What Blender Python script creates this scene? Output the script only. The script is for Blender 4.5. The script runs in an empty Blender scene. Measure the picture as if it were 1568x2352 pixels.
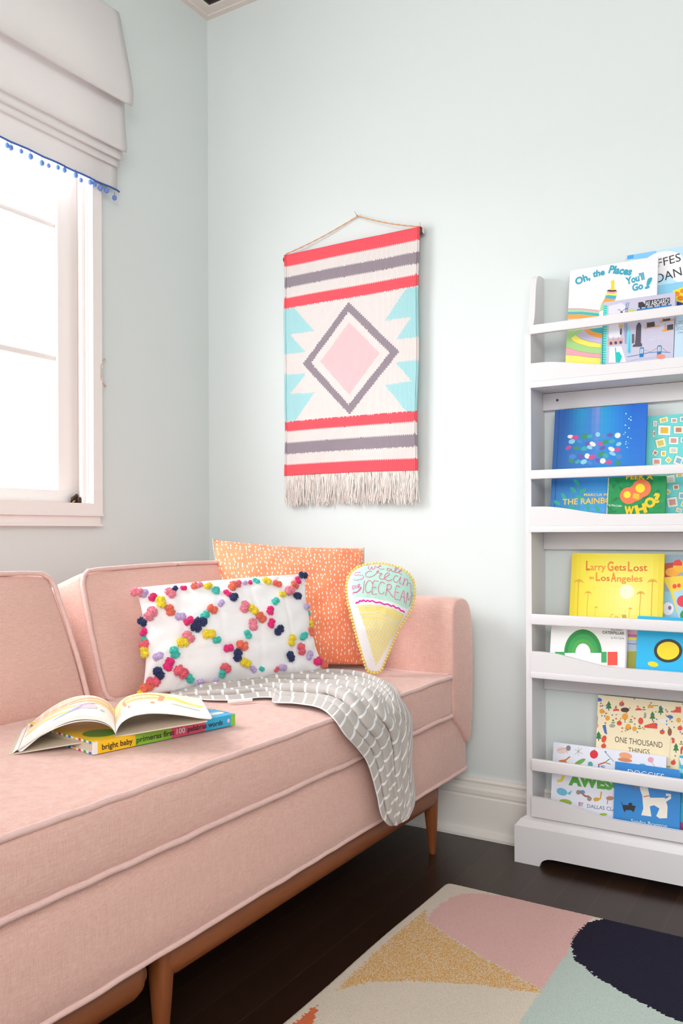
import bpy, bmesh, math, random
from mathutils import Vector, Matrix, noise
S = bpy.context.scene
COL = S.collection
PI = math.pi

# ---------------------------------------------------------------- camera
CAM = (1.94764, -2.30107, 0.88)
cd = bpy.data.cameras.new('camera'); cam = bpy.data.objects.new('camera', cd); COL.objects.link(cam)
cd.sensor_fit = 'VERTICAL'; cd.sensor_height = 36.0; cd.lens = 1945.0 / 2352.0 * 36.0
cd.shift_y = 45.0 / 2352.0; cd.clip_start = 0.02
yaw = math.atan(1186.0 / 1945.0)
cam.matrix_world = Matrix.Translation(CAM) @ Matrix.Rotation(yaw, 4, 'Z') @ Matrix.Rotation(PI / 2, 4, 'X') @ Matrix.Rotation(-0.0039, 4, 'Z')
S.camera = cam
# ---------------------------------------------------------------- world, lights, exposure
S.view_settings.view_transform = 'Standard'; S.view_settings.look = 'None'
S.view_settings.exposure = 0.66; S.view_settings.gamma = 1.0
try: S.view_settings.use_curve_mapping = False
except Exception: pass
w = bpy.data.worlds.new('daylight'); S.world = w; w.use_nodes = True
bg = w.node_tree.nodes['Background']; bg.inputs[0].default_value = (0.93, 0.97, 1.0, 1); bg.inputs[1].default_value = 1.15
def area(name, loc, rot, sx, sy, power, col):
    l = bpy.data.lights.new(name, 'AREA'); l.shape = 'RECTANGLE'; l.size = sx; l.size_y = sy; l.energy = power; l.color = col
    o = bpy.data.objects.new(name, l); COL.objects.link(o); o.location = loc; o.rotation_euler = rot
    return o
# daylight just outside the window, and an added fill lamp high behind the viewer
def aim(loc, to): return (Vector(to) - Vector(loc)).to_track_quat('-Z', 'Y').to_euler()
area('window_daylight', (-0.45, -1.1, 1.5), aim((-0.45, -1.1, 1.5), (1.5, -0.4, 1.3)), 1.9, 1.9, 33.0, (0.95, 0.975, 1.0))
area('high_daylight', (-1.3, -1.9, 2.5), aim((-1.3, -1.9, 2.5), (0.9, -0.6, 0.5)), 2.0, 1.6, 66.0, (0.94, 0.97, 1.0))
area('room_fill', (3.2, -3.7, 2.5), aim((3.2, -3.7, 2.5), (1.5, -0.7, 0.0)), 2.4, 1.6, 60.0, (1.0, 0.95, 0.89))

# ---------------------------------------------------------------- helpers
def lin(h):
    if isinstance(h, str):
        h = h.lstrip('#'); h = tuple(int(h[i:i + 2], 16) / 255 for i in (0, 2, 4))
    return tuple((c / 12.92 if c <= 0.04045 else ((c + 0.055) / 1.055) ** 2.4) for c in h) + (1.0,)
MATS = {}
def mat(name, col, rough=0.6, **k):
    if name in MATS: return MATS[name]
    m = bpy.data.materials.new(name); m.use_nodes = True; b = m.node_tree.nodes['Principled BSDF']
    b.inputs['Base Color'].default_value = lin(col); b.inputs['Roughness'].default_value = rough
    for kk, v in k.items(): b.inputs[kk.replace('_', ' ')].default_value = v
    MATS[name] = m; return m
def nodes(m): return m.node_tree.nodes, m.node_tree.links, m.node_tree.nodes['Principled BSDF']
def bump(m, src, strength, dist):
    n, l, b = nodes(m); bp = n.new('ShaderNodeBump'); bp.inputs['Strength'].default_value = strength; bp.inputs['Distance'].default_value = dist
    l.new(src, bp.inputs['Height']); l.new(bp.outputs[0], b.inputs['Normal'])
def coords(m, kind='Object', scale=(1, 1, 1)):
    n, l, b = nodes(m); t = n.new('ShaderNodeTexCoord'); mp = n.new('ShaderNodeMapping'); mp.inputs['Scale'].default_value = scale
    l.new(t.outputs[kind], mp.inputs[0]); return mp.outputs[0]
def noise_tex(m, vec, scale, detail=4.0, rough=0.6):
    n, l, b = nodes(m); t = n.new('ShaderNodeTexNoise'); t.inputs['Scale'].default_value = scale; t.inputs['Detail'].default_value = detail; t.inputs['Roughness'].default_value = rough
    l.new(vec, t.inputs['Vector']); return t.outputs['Fac']
def mixcol(m, fac, a, b_):
    n, l, b = nodes(m); x = n.new('ShaderNodeMix'); x.data_type = 'RGBA'
    x.inputs[6].default_value = lin(a); x.inputs[7].default_value = lin(b_)
    l.new(fac, x.inputs[0]); return x.outputs[2]
def ramp(m, fac, a, b_):
    n, l, b = nodes(m); r = n.new('ShaderNodeMapRange'); r.inputs[1].default_value = a; r.inputs[2].default_value = b_
    l.new(fac, r.inputs[0]); return r.outputs[0]
def tocol(m, out): n, l, b = nodes(m); l.new(out, b.inputs['Base Color'])

def fabric(name, a, b_, weave=900, bumpd=0.0006, rough=0.9, sheen=0.5, aniso=(1, 1, 1)):
    m = mat(name, a, rough, Sheen_Weight=sheen, Sheen_Roughness=0.35, Specular_IOR_Level=0.2)
    v = coords(m, 'Object', aniso); v1 = noise_tex(m, coords(m, 'Object', (1, 1, 0.08)), weave, 2); v2 = noise_tex(m, coords(m, 'Object', (0.08, 0.08, 1)), weave, 2)
    n, l, b = nodes(m); ad = n.new('ShaderNodeMath'); ad.operation = 'ADD'; l.new(v1, ad.inputs[0]); l.new(v2, ad.inputs[1])
    h = ramp(m, ad.outputs[0], 0.75, 1.25)
    st = noise_tex(m, coords(m, 'Object', (1, 0.15, 6)), 26, 5, 0.7); a2 = n.new('ShaderNodeMath'); a2.operation = 'MULTIPLY_ADD'; l.new(st, a2.inputs[0]); a2.inputs[1].default_value = 0.5; a2.inputs[2].default_value = -0.25
    a3 = n.new('ShaderNodeMath'); a3.operation = 'ADD'; a3.use_clamp = True; l.new(h, a3.inputs[0]); l.new(a2.outputs[0], a3.inputs[1]); tocol(m, mixcol(m, a3.outputs[0], a, b_)); bump(m, h, 0.5, bumpd); return m

M_wall = mat('wall_paint', '#dde4e3', 0.85)
bump(M_wall, noise_tex(M_wall, coords(M_wall), 180, 3), 0.08, 0.001)
M_ceil = mat('ceiling_paint', '#f1efeb', 0.9)
M_trim = mat('trim_paint', '#f3ece9', 0.45)
M_base = mat('baseboard_paint', '#efeae3', 0.4)
M_dark = mat('dark_bead', '#3a3030', 0.5)
M_wpaint = mat('white_lacquer', '#e6e2e4', 0.38)
M_sofa = fabric('pink_linen', (0.878, 0.682, 0.632), (0.922, 0.765, 0.72), 700, 0.0005)
M_sofa_in = M_sofa
M_pipe = fabric('pink_piping', '#e6bbb3', '#efccc6', 900, 0.0003)
M_wood = mat('walnut', '#7d4526', 0.45, Coat_Weight=0.0)
_v = noise_tex(M_wood, coords(M_wood, 'Object', (14, 1.2, 14)), 6, 6); tocol(M_wood, mixcol(M_wood, _v, '#74391a', '#9a582c'))
M_wood2 = mat('walnut_upright', '#7d4526', 0.45, Coat_Weight=0.0)
_v = noise_tex(M_wood2, coords(M_wood2, 'Object', (14, 14, 1.2)), 6, 6); tocol(M_wood2, mixcol(M_wood2, _v, '#74391a', '#9a582c'))
M_white = mat('white_cotton', '#f6f3f4', 0.95, Sheen_Weight=0.2)
bump(M_white, noise_tex(M_white, coords(M_white), 1200, 2), 0.3, 0.0004)
M_metal = mat('metal', '#8f8f92', 0.3, Metallic=1.0)
M_bronze = mat('bronze', '#4c3a34', 0.4, Metallic=0.6)
M_page = mat('paper', '#f7f5f1', 0.7)
M_pageedge = mat('page_edges', '#d9cdb9', 0.8)
bump(M_pageedge, noise_tex(M_pageedge, coords(M_pageedge, 'Object', (1, 1, 60)), 40, 2), 0.5, 0.0005)
def paint(c, rough=0.35):
    return mat('print_' + c, c, rough)

class MB:
    """collects geometry in world metres, links it as one mesh"""
    def __init__(s): s.v = []; s.f = []; s.m = []; s.mats = []; s.sm = []; s.uv = []
    def mi(s, m):
        if m not in s.mats: s.mats.append(m)
        return s.mats.index(m)
    def add(s, vs, fs, m, smooth=True):
        k = len(s.v); i = s.mi(m); s.v += [tuple(p) for p in vs]
        for f in fs: s.f.append(tuple(k + a for a in f)); s.m.append(i); s.sm.append(smooth)
    def box(s, x0, x1, y0, y1, z0, z1, m, M=None):
        vs = [Vector((x, y, z)) for z in (z0, z1) for y in (y0, y1) for x in (x0, x1)]
        if M: vs = [M @ v for v in vs]
        s.add(vs, [(0, 2, 3, 1), (4, 5, 7, 6), (0, 1, 5, 4), (2, 6, 7, 3), (0, 4, 6, 2), (1, 3, 7, 5)], m, False)
    def rbox(s, x0, x1, y0, y1, z0, z1, r, m, seg=3, n=1, bulge=(0, 0, 0), M=None, fn=None):
        lo = (x0, y0, z0); hi = (x1, y1, z1); c = [(a + b) / 2 for a, b in zip(lo, hi)]; h = [(b - a) / 2 for a, b in zip(lo, hi)]
        r = min(r, *h)
        nn = n if isinstance(n, (tuple, list)) else (n, n, n)
        ax = []
        for k in range(3):
            L = [-h[k] + r * (1 - math.cos(PI / 2 * i / seg)) for i in range(seg)] if r > 0 else []
            fl = [-h[k] + r + (2 * h[k] - 2 * r) * i / nn[k] for i in range(nn[k] + 1)]
            ax.append(L + fl + [-a for a in reversed(L)])
        idx = {}; vs = []; fs = []
        def vert(p):
            key = tuple(round(a, 7) for a in p)
            if key in idx: return idx[key]
            q = [max(-h[k] + r, min(h[k] - r, p[k])) for k in range(3)]; d = Vector([p[k] - q[k] for k in range(3)])
            P = Vector(q)
            if d.length > 1e-9: P += d.normalized() * r
            t = [P[k] / h[k] for k in range(3)]
            for k in range(3):
                if bulge[k]:
                    a, b = (k + 1) % 3, (k + 2) % 3
                    P[k] += bulge[k] * t[k] * max(0, 1 - t[a] ** 4) * max(0, 1 - t[b] ** 4)
            P += Vector(c)
            if fn: P = fn(P)
            if M: P = M @ P
            idx[key] = len(vs); vs.append(P); return idx[key]
        for k in range(3):
            a, b = (k + 1) % 3, (k + 2) % 3
            for sg in (-1, 1):
                for i in range(len(ax[a]) - 1):
                    for j in range(len(ax[b]) - 1):
                        q = []
                        for di, dj in ((0, 0), (1, 0), (1, 1), (0, 1)):
                            p = [0, 0, 0]; p[k] = sg * h[k]; p[a] = ax[a][i + di]; p[b] = ax[b][j + dj]; q.append(vert(p))
                        if sg < 0: q.reverse()
                        if len(set(q)) > 2: fs.append(tuple(dict.fromkeys(q)))
        s.add(vs, fs, m)
    def tube(s, pts, r, m, seg=8, closed=False, caps=True, sq=1.0):
        P = [Vector(p) for p in pts]; n = len(P); rr = r if isinstance(r, (list, tuple)) else [r] * n
        vs = []; fs = []; up = None
        for i in range(n):
            if closed: t = P[(i + 1) % n] - P[i - 1]
            else: t = P[min(i + 1, n - 1)] - P[max(i - 1, 0)]
            t.normalize()
            if up is None:
                up = Vector((0, 0, 1)) if abs(t.z) < 0.9 else Vector((1, 0, 0))
            u = (up - t * up.dot(t)).normalized(); up = u; w_ = t.cross(u)
            for k in range(seg):
                a = 2 * PI * k / seg; vs.append(P[i] + u * (math.cos(a) * rr[i] * sq) + w_ * (math.sin(a) * rr[i]))
        for i in range(n if closed else n - 1):
            j = (i + 1) % n
            for k in range(seg):
                k2 = (k + 1) % seg; fs.append((i * seg + k, i * seg + k2, j * seg + k2, j * seg + k))
        if caps and not closed: fs.append(tuple(range(seg - 1, -1, -1))); fs.append(tuple((n - 1) * seg + k for k in range(seg)))
        s.add(vs, fs, m)
    def prism(s, prof, axis, a, b, m, M=None, smooth=False):
        """prof: closed 2D polygon, extruded along axis from a to b (x: (y,z), y: (x,z), z: (x,y))"""
        n = len(prof); vs = []
        for t in (a, b):
            for p, q in prof:
                v = Vector((t, p, q) if axis == 'x' else (p, t, q) if axis == 'y' else (p, q, t)); vs.append(M @ v if M else v)
        k = len(s.v)
        fs = [(i, (i + 1) % n, n + (i + 1) % n, n + i) for i in range(n)]
        s.add(vs, fs, m, smooth)
        s.add(vs, [tuple(range(n - 1, -1, -1)), tuple(range(n, 2 * n))], m, False)
    def sphere(s, c, r, m, nu=10, nv=7, sc=(1, 1, 1)):
        vs = [(c[0], c[1], c[2] + r * sc[2])]; fs = []
        for i in range(1, nv):
            for k in range(nu):
                a = PI * i / nv; b = 2 * PI * k / nu
                vs.append((c[0] + r * sc[0] * math.sin(a) * math.cos(b), c[1] + r * sc[1] * math.sin(a) * math.sin(b), c[2] + r * sc[2] * math.cos(a)))
        vs.append((c[0], c[1], c[2] - r * sc[2]))
        for k in range(nu): fs.append((0, 1 + k, 1 + (k + 1) % nu))
        for i in range(nv - 2):
            for k in range(nu): fs.append((1 + i * nu + k, 1 + (i + 1) * nu + k, 1 + (i + 1) * nu + (k + 1) % nu, 1 + i * nu + (k + 1) % nu))
        L = len(vs) - 1
        for k in range(nu): fs.append((L, 1 + (nv - 2) * nu + (k + 1) % nu, 1 + (nv - 2) * nu + k))
        s.add(vs, fs, m)
    def grid(s, rows, m, closed=False, flip=False):
        n = len(rows); k = len(rows[0]); vs = [p for r in rows for p in r]; fs = []
        for i in range(n - 1):
            for j in range(k if closed else k - 1):
                j2 = (j + 1) % k; q = (i * k + j, i * k + j2, (i + 1) * k + j2, (i + 1) * k + j); fs.append(q[::-1] if flip else q)
        s.add(vs, fs, m)
    def link(s, name, parent=None, loc=None, normals=True):
        o_ = Vector(ORG[parent.name]) if parent else Vector(loc or (0, 0, 0))
        me = bpy.data.meshes.new(name)
        me.from_pydata([tuple(Vector(v) - o_) for v in s.v], [], s.f)
        for m in s.mats: me.materials.append(m)
        for p, i, sm in zip(me.polygons, s.m, s.sm): p.material_index = i; p.use_smooth = sm
        me.validate(); me.update()
        if normals:
            bm = bmesh.new(); bm.from_mesh(me); bmesh.ops.recalc_face_normals(bm, faces=bm.faces); bm.to_mesh(me); bm.free()
        o = bpy.data.objects.new(name, me); COL.objects.link(o)
        if parent: o.parent = parent
        else: o.location = o_
        ORG[o.name] = tuple(o_)
        return o
ORG = {}
def tag(o, label=None, cat=None, group=None, kind=None):
    for k, v in (('label', label), ('category', cat), ('group', group), ('kind', kind)):
        if v: o[k] = v
    return o
def thing(name, loc, label=None, cat=None, group=None, kind=None):
    o = bpy.data.objects.new(name, None); COL.objects.link(o); o.location = loc; o.empty_display_size = 0.05; ORG[o.name] = tuple(loc)
    return tag(o, label, cat, group, kind)
def catmull(P, n):
    P = [Vector(p) for p in P]; out = []
    Q = [P[0] * 2 - P[1]] + P + [P[-1] * 2 - P[-2]]; m = len(P) - 1
    for i in range(n + 1):
        t = i / n * m; k = min(int(t), m - 1); t -= k; a, b, c, d = Q[k:k + 4]
        out.append(0.5 * ((2 * b) + (c - a) * t + (2 * a - 5 * b + 4 * c - d) * t * t + (3 * b - a - 3 * c + d) * t ** 3))
    return out
def inpoly(x, y, P):
    c = False; n = len(P)
    for i in range(n):
        x1, y1 = P[i]; x2, y2 = P[i - 1]
        if (y1 > y) != (y2 > y) and x < (x2 - x1) * (y - y1) / (y2 - y1) + x1: c = not c
    return c
def rotated(loc, axis, a): return Matrix.Translation(loc) @ Matrix.Rotation(a, 4, axis)

# text as filled outlines
_TX = {}
def text_geo(s, bold=0):
    if (s, bold) in _TX: return _TX[(s, bold)]
    c = bpy.data.curves.new('lettering', 'FONT'); c.body = s; c.size = 1.0; c.resolution_u = 3; c.offset = 0.016 * bold; c.fill_mode = 'FRONT'
    o = bpy.data.objects.new('lettering', c); COL.objects.link(o); dg = bpy.context.evaluated_depsgraph_get(); dg.update()
    me = bpy.data.meshes.new_from_object(o.evaluated_get(dg)); vs = [(v.co.x, v.co.y) for v in me.vertices]; fs = [tuple(p.vertices) for p in me.polygons]
    bpy.data.objects.remove(o); bpy.data.curves.remove(c); bpy.data.meshes.remove(me)
    xs = [p[0] for p in vs]; ys = [p[1] for p in vs]; x0 = min(xs); W = max(xs) - x0
    # cap height from a plain letter; use baseline 0
    r = ([(p[0] - x0, p[1]) for p in vs], fs, W); _TX[(s, bold)] = r; return r
def fit_text(s, L, cap, bold=0, shear=0):
    vs, fs, W = text_geo(s, bold); H = 0.69
    return [(x / W * L + shear * y / H * cap, y / H * cap) for x, y in vs], fs
def ribbon(P, w_):
    """flat stroke along 2D points"""
    L = []; R_ = []; n = len(P)
    for i in range(n):
        a = P[max(i - 1, 0)]; b = P[min(i + 1, n - 1)]; dx, dy = b[0] - a[0], b[1] - a[1]; d = math.hypot(dx, dy) or 1
        nx, ny = -dy / d * w_ / 2, dx / d * w_ / 2; L.append((P[i][0] + nx, P[i][1] + ny)); R_.append((P[i][0] - nx, P[i][1] - ny))
    vs = L + R_; fs = [(i, n + i, n + i + 1, i + 1) for i in range(n - 1)]
    return vs, fs
# ================================================================ ROOM
XR, YF, ZC = 3.7, -4.2, 2.735
WY0, WY1, WZ0, WZ1 = -1.60, -0.545, 0.966, 2.42      # window opening in the left wall
def struct(mb, name): o = mb.link(name); o['kind'] = 'structure'; return o
b = MB(); b.box(-0.14, XR, YF, 0.14, -0.1, 0, None); b = MB()
M_floor = mat('dark_floorboards', '#2b1a12', 0.3, Specular_IOR_Level=0.4)
n_, l_, bs_ = nodes(M_floor)
_c = coords(M_floor, 'Object'); sep = n_.new('ShaderNodeSeparateXYZ'); l_.new(_c, sep.inputs[0])
def mth(op, a, b_=None):
    x = n_.new('ShaderNodeMath'); x.operation = op
    for i, q in enumerate((a, b_)):
        if q is None: continue
        if isinstance(q, (int, float)): x.inputs[i].default_value = q
        else: l_.new(q, x.inputs[i])
    return x.outputs[0]
bx = mth('MULTIPLY', sep.outputs[0], 1 / 0.083); fx = mth('FRACT', bx); bi = mth('FLOOR', bx)
gap = mth('LESS_THAN', mth('ABSOLUTE', mth('SUBTRACT', fx, 0.5)), 0.492)
wn = n_.new('ShaderNodeTexWhiteNoise'); wn.noise_dimensions = '1D'; l_.new(bi, wn.inputs['W'])
gr = noise_tex(M_floor, coords(M_floor, 'Object', (30, 2, 1)), 3, 5)
tone = mth('ADD', mth('MULTIPLY', wn.outputs[0], 0.5), mth('MULTIPLY', gr, 0.5))
c1 = mixcol(M_floor, tone, '#24140e', '#3a251a')
mx = n_.new('ShaderNodeMix'); mx.data_type = 'RGBA'; mx.inputs[6].default_value = lin('#4a382c'); l_.new(c1, mx.inputs[7]); l_.new(gap, mx.inputs[0]); tocol(M_floor, mx.outputs[2])
bump(M_floor, mth('ADD', gap, mth('MULTIPLY', gr, 0.15)), 0.35, 0.001)
b.box(-0.14, XR, YF, 0.14, -0.1, 0, M_floor); struct(b, 'floor')
b = MB(); b.box(-0.14, XR, YF, 0.14, ZC, ZC + 0.1, M_ceil); struct(b, 'ceiling')
b = MB(); b.box(-0.14, XR, 0, 0.14, 0, ZC, M_wall); struct(b, 'wall_back')
b = MB(); b.box(XR, XR + 0.14, YF, 0.14, 0, ZC, M_wall); struct(b, 'wall_right')
b = MB()
b.box(-0.14, 0, YF, WY0, 0, ZC, M_wall); b.box(-0.14, 0, WY1, 0, 0, ZC, M_wall)
b.box(-0.14, 0, WY0, WY1, 0, WZ0, M_wall); b.box(-0.14, 0, WY0, WY1, WZ1, ZC, M_wall); struct(b, 'wall_left')
# cornice with a thin dark bead under the ceiling
cor = [(0, 2.678), (0.020, 2.6785), (0.022, 2.681), (0.053, 2.682), (0.0575, 2.685), (0.0575, 2.735), (0, 2.735)]
def lring(prof, m, name):
    b = MB()
    rows = []
    for pt in ((XR, 0), (0, 0), (0, YF)):
        if pt == (XR, 0): rows.append([(XR, -p, z) for p, z in prof])
        elif pt == (0, 0): rows.append([(p, -p, z) for p, z in prof])
        else: rows.append([(p, YF, z) for p, z in prof])
    b.grid(rows, m, closed=True)
    for f in b.sm[:]: pass
    b.sm = [False] * len(b.sm)
    return struct(b, name)
lring(cor, mat('cornice_paint', '#eadfd8', 0.6), 'trim_1')
lring([(0.0577, 2.6845), (0.063, 2.6855), (0.066, 2.735), (0.0577, 2.735)], M_dark, 'trim_2')
# baseboards
bp_ = [(0, 0), (0.034, 0), (0.034, 0.008), (0.030, 0.017), (0.020, 0.022), (0.018, 0.024), (0.018, 0.112), (0.0155, 0.115), (0.0155, 0.118), (0.0175, 0.122), (0.0175, 0.134), (0.014, 0.142), (0.012, 0.152), (0.0135, 0.158), (0.010, 0.165), (0, 0.167)]
b = MB(); b.prism([(-p, z) for p, z in bp_], 'x', 0.0, XR, M_base); struct(b, 'baseboard_back')
b = MB(); b.prism(bp_, 'y', YF, -0.034, M_base); struct(b, 'baseboard_left')

# ---- window
W = thing('window_1', (0, WY0, WZ0)); W['kind'] = 'structure'
b = MB()
co, th = 0.035, 0.02      # casing
b.box(0, th, WY1, WY1 + co, WZ0, WZ1 + 0.05, M_trim); b.box(0, th, WY0 - co, WY0, WZ0, WZ1 + 0.05, M_trim)
b.box(0, th, WY0 - co, WY1 + co, WZ1, WZ1 + 0.05, M_trim)
b.box(0, th, WY0 - co, WY1 + co, 0.934, WZ0, M_trim); b.box(0, 0.024, WY0 - co, WY1 + co, 0.929, 0.936, M_trim)
b.box(0, 0.014, WY0 - co + 0.004, WY1 + co - 0.004, 0.903, 0.929, M_trim); b.box(0, 0.02, WY0 - co, WY1 + co, 0.899, 0.905, M_trim)
b.link('casing', W)
b = MB()
for y0, y1 in ((WY1 - 0.004, WY1), (WY0, WY0 + 0.004)):
    b.box(-0.14, 0.0, y0, y1, WZ0, WZ1, M_trim)
    s_ = -1 if y0 > -1 else 1
    ya = y0 if s_ < 0 else y1
    b.box(-0.022, -0.010, min(ya, ya + s_ * 0.012), max(ya, ya + s_ * 0.012), WZ0, WZ1, M_trim)
b.box(-0.14, 0.0, WY0, WY1, WZ1 - 0.01, WZ1, M_trim); b.box(-0.14, 0.0, WY0, WY1, WZ0 - 0.006, WZ0 + 0.001, M_trim)
b.link('jamb', W)
sx0, sx1 = -0.075, -0.04
sash = MB()
for y0, y1 in ((WY1 - 0.08, WY1 - 0.004), (WY0 + 0.004, WY0 + 0.08)):
    sash.rbox(sx0, sx1, y0, y1, WZ0, WZ1 - 0.01, 0.004, M_trim, 2)
sash.rbox(sx0, sx1 + 0.002, WY0 + 0.004, WY1 - 0.004, WZ0, 1.005, 0.004, M_trim, 2)
sash.rbox(sx0, sx1, WY0 + 0.004, WY1 - 0.004, 2.33, WZ1 - 0.01, 0.004, M_trim, 2)
so = sash.link('sash', W)
b = MB()
for z in (1.388, 1.775): b.rbox(-0.068, -0.048, WY0 + 0.08, WY1 - 0.08, z - 0.009, z + 0.009, 0.004, M_trim, 2)
b.link('muntins', so)
gl = bpy.data.materials.new('window_glass'); gl.use_nodes = True; n = gl.node_tree.nodes; l = gl.node_tree.links; n.clear()
ou = n.new('ShaderNodeOutputMaterial'); tr = n.new('ShaderNodeBsdfTransparent'); go = n.new('ShaderNodeBsdfGlossy'); go.inputs['Roughness'].default_value = 0.02
mx = n.new('ShaderNodeMixShader'); mx.inputs[0].default_value = 0.06; l.new(tr.outputs[0], mx.inputs[1]); l.new(go.outputs[0], mx.inputs[2]); l.new(mx.outputs[0], ou.inputs[0])
b = MB(); b.box(-0.060, -0.056, WY0 + 0.07, WY1 - 0.07, 1.0, 2.34, gl); b.link('glass', so)
b = MB()   # bronze sash latch on the bottom rail
b.rbox(-0.040, -0.014, -0.572, -0.553, 0.967, 0.985, 0.004, M_bronze, 2); b.tube([(-0.030, -0.584, 0.968), (-0.026, -0.584, 0.982), (-0.024, -0.574, 0.988), (-0.026, -0.566, 0.984)], 0.004, M_bronze)
b.sphere((-0.026, -0.569, 0.990), 0.005, M_bronze)
b.tube([(-0.024, -0.586, 0.968), (-0.020, -0.580, 0.975)], 0.0028, mat('brass', '#b98f4a', 0.35, Metallic=0.9))
b.link('latch', W)

# ---- cord cleat on the wall beside the casing
M_cl = mat('cleat_tan', '#d9c2ae', 0.5)
b = MB()
b.tube([(0.014, -0.494, 1.402), (0.019, -0.5155, 1.379)], 0.0028, M_cl, 8); b.tube([(0.019, -0.5155, 1.379), (0.019, -0.5155, 1.338)], 0.0022, M_cl, 8); b.tube([(0.019, -0.5155, 1.338), (0.014, -0.491, 1.320)], 0.0028, M_cl, 8)
b.rbox(0.0, 0.022, -0.514, -0.508, 1.345, 1.372, 0.002, mat('cleat_metal', '#c9cdcb', 0.4), 2)
tag(b.link('cord_cleat', None, (0, -0.508, 1.358)), 'small tan blind cord cleat beside the right window casing', 'cleat')

# ---- roman blind
M_bl = bpy.data.materials.new('blind_linen'); M_bl.use_nodes = True; n = M_bl.node_tree.nodes; l = M_bl.node_tree.links; pb = n['Principled BSDF']
pb.inputs['Base Color'].default_value = lin('#eae6e5'); pb.inputs['Roughness'].default_value = 0.95
tl = n.new('ShaderNodeBsdfTranslucent'); tl.inputs[0].default_value = lin('#efeae8'); mx = n.new('ShaderNodeMixShader'); mx.inputs[0].default_value = 0.15
l.new(pb.outputs[0], mx.inputs[1]); l.new(tl.outputs[0], mx.inputs[2]); l.new(mx.outputs[0], n['Material Output'].inputs[0])
bump(M_bl, noise_tex(M_bl, coords(M_bl, 'Object', (1, 0.12, 1)), 500, 3), 0.4, 0.0008)
BL = thing('roman_blind', (0.0, -1.1, 1.92), 'white linen roman blind with stacked folds and blue pompom hem over the window', 'blind')
prof = [(0.006, 2.463), (0.033, 2.463), (0.052, 2.38), (0.070, 2.30), (0.083, 2.24), (0.091, 2.20), (0.089, 2.168), (0.084, 2.160), (0.074, 2.166), (0.062, 2.180), (0.055, 2.176), (0.055, 2.15), (0.060, 2.09), (0.066, 2.045), (0.065, 2.030), (0.058, 2.027), (0.050, 2.036), (0.047, 2.030), (0.049, 2.016), (0.047, 2.006), (0.041, 2.006), (0.037, 2.012), (0.035, 2.004), (0.036, 1.992), (0.033, 1.986), (0.028, 1.990), (0.025, 1.984), (0.025, 1.95), (0.026, 1.918)]
pr = catmull([Vector((x, 0, z)) for x, z in prof], 112)
rows = []
NY = 46
for i in range(NY + 1):
    y = -0.45 - 1.27 * i / NY; row = []
    for k, p in enumerate(pr):
        f = min(1, (2.463 - p.z) / 0.2); row.append(Vector((p.x + 0.0035 * f * math.sin(y * 9 + p.z * 5) * (1 if i else 1), y, p.z - 0.003 * f * math.sin(y * 5 + 1))))
    rows.append(row)
b = MB(); b.grid(rows, M_bl); bf = b.link('fabric', BL); sm = bf.modifiers.new('thickness', 'SOLIDIFY'); sm.thickness = 0.0018; sm.offset = -1
b = MB(); b.box(0.0, 0.028, -1.71, -0.455, 2.425, 2.462, M_trim); b.link('headrail', BL)
M_blue = mat('blue_trim', '#4468ae', 0.9); M_pom = mat('blue_pompom', '#6a8ad2', 0.95)
b = MB(); pts = [(rows[i][-1].x + 0.0015, rows[i][-1].y + (0.0), rows[i][-1].z + 0.0015 + 0.0012 * math.sin(i * 1.7)) for i in range(NY + 1)]
b.tube([(pts[0][0] + 0.001, -0.444, pts[0][2] - 0.003)] + pts, 0.0028, M_blue); b.link('hem_trim', BL)
rnd = random.Random(3)
PY = [-0.466, -0.5, -0.519, -0.546, -0.561, -0.594, -0.618, -0.655, -0.678, -0.713, -0.732, -0.772, -0.803, -0.832, -0.847]
PZ = [1.894, 1.904, 1.907, 1.907, 1.908, 1.903, 1.908, 1.910, 1.909, 1.900, 1.902, 1.904, 1.906, 1.906, 1.905]
y = -0.88
while y > -1.7: PY.append(y); PZ.append(1.905 + rnd.uniform(-0.003, 0.003)); y -= rnd.uniform(0.018, 0.04)
b = MB(); b.sphere((0, 0, 0), 0.0066, M_pom, 12, 8)
proto_me = b.link('pompom', BL).data
proto = bpy.data.objects[-1] if False else [o for o in BL.children if o.name.startswith('pompom')][0]
for v in proto_me.vertices: v.co += Vector(ORG[BL.name])     # back to a centred ball
for i, (y, z) in enumerate(zip(PY, PZ)):
    o = proto if i == 0 else proto.copy()
    if i: COL.objects.link(o)
    o.parent = BL; o.location = Vector((0.028 + 0.003 * math.sin(i * 2.3), y, z)) - Vector(ORG[BL.name]); s_ = rnd.uniform(0.85, 1.15); o.scale = (s_, s_, s_ * 1.1)
b = MB(); b.tube([(0, 0, 0.004), (-0.0004, 0.001, 0.014)], 0.0007, M_blue, 5); st0 = b.link('string', None)
for i, po in enumerate([o for o in BL.children if o.name.startswith('pompom')]):
    o = st0 if i == 0 else st0.copy()
    if i: COL.objects.link(o)
    o.parent = po
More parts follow.
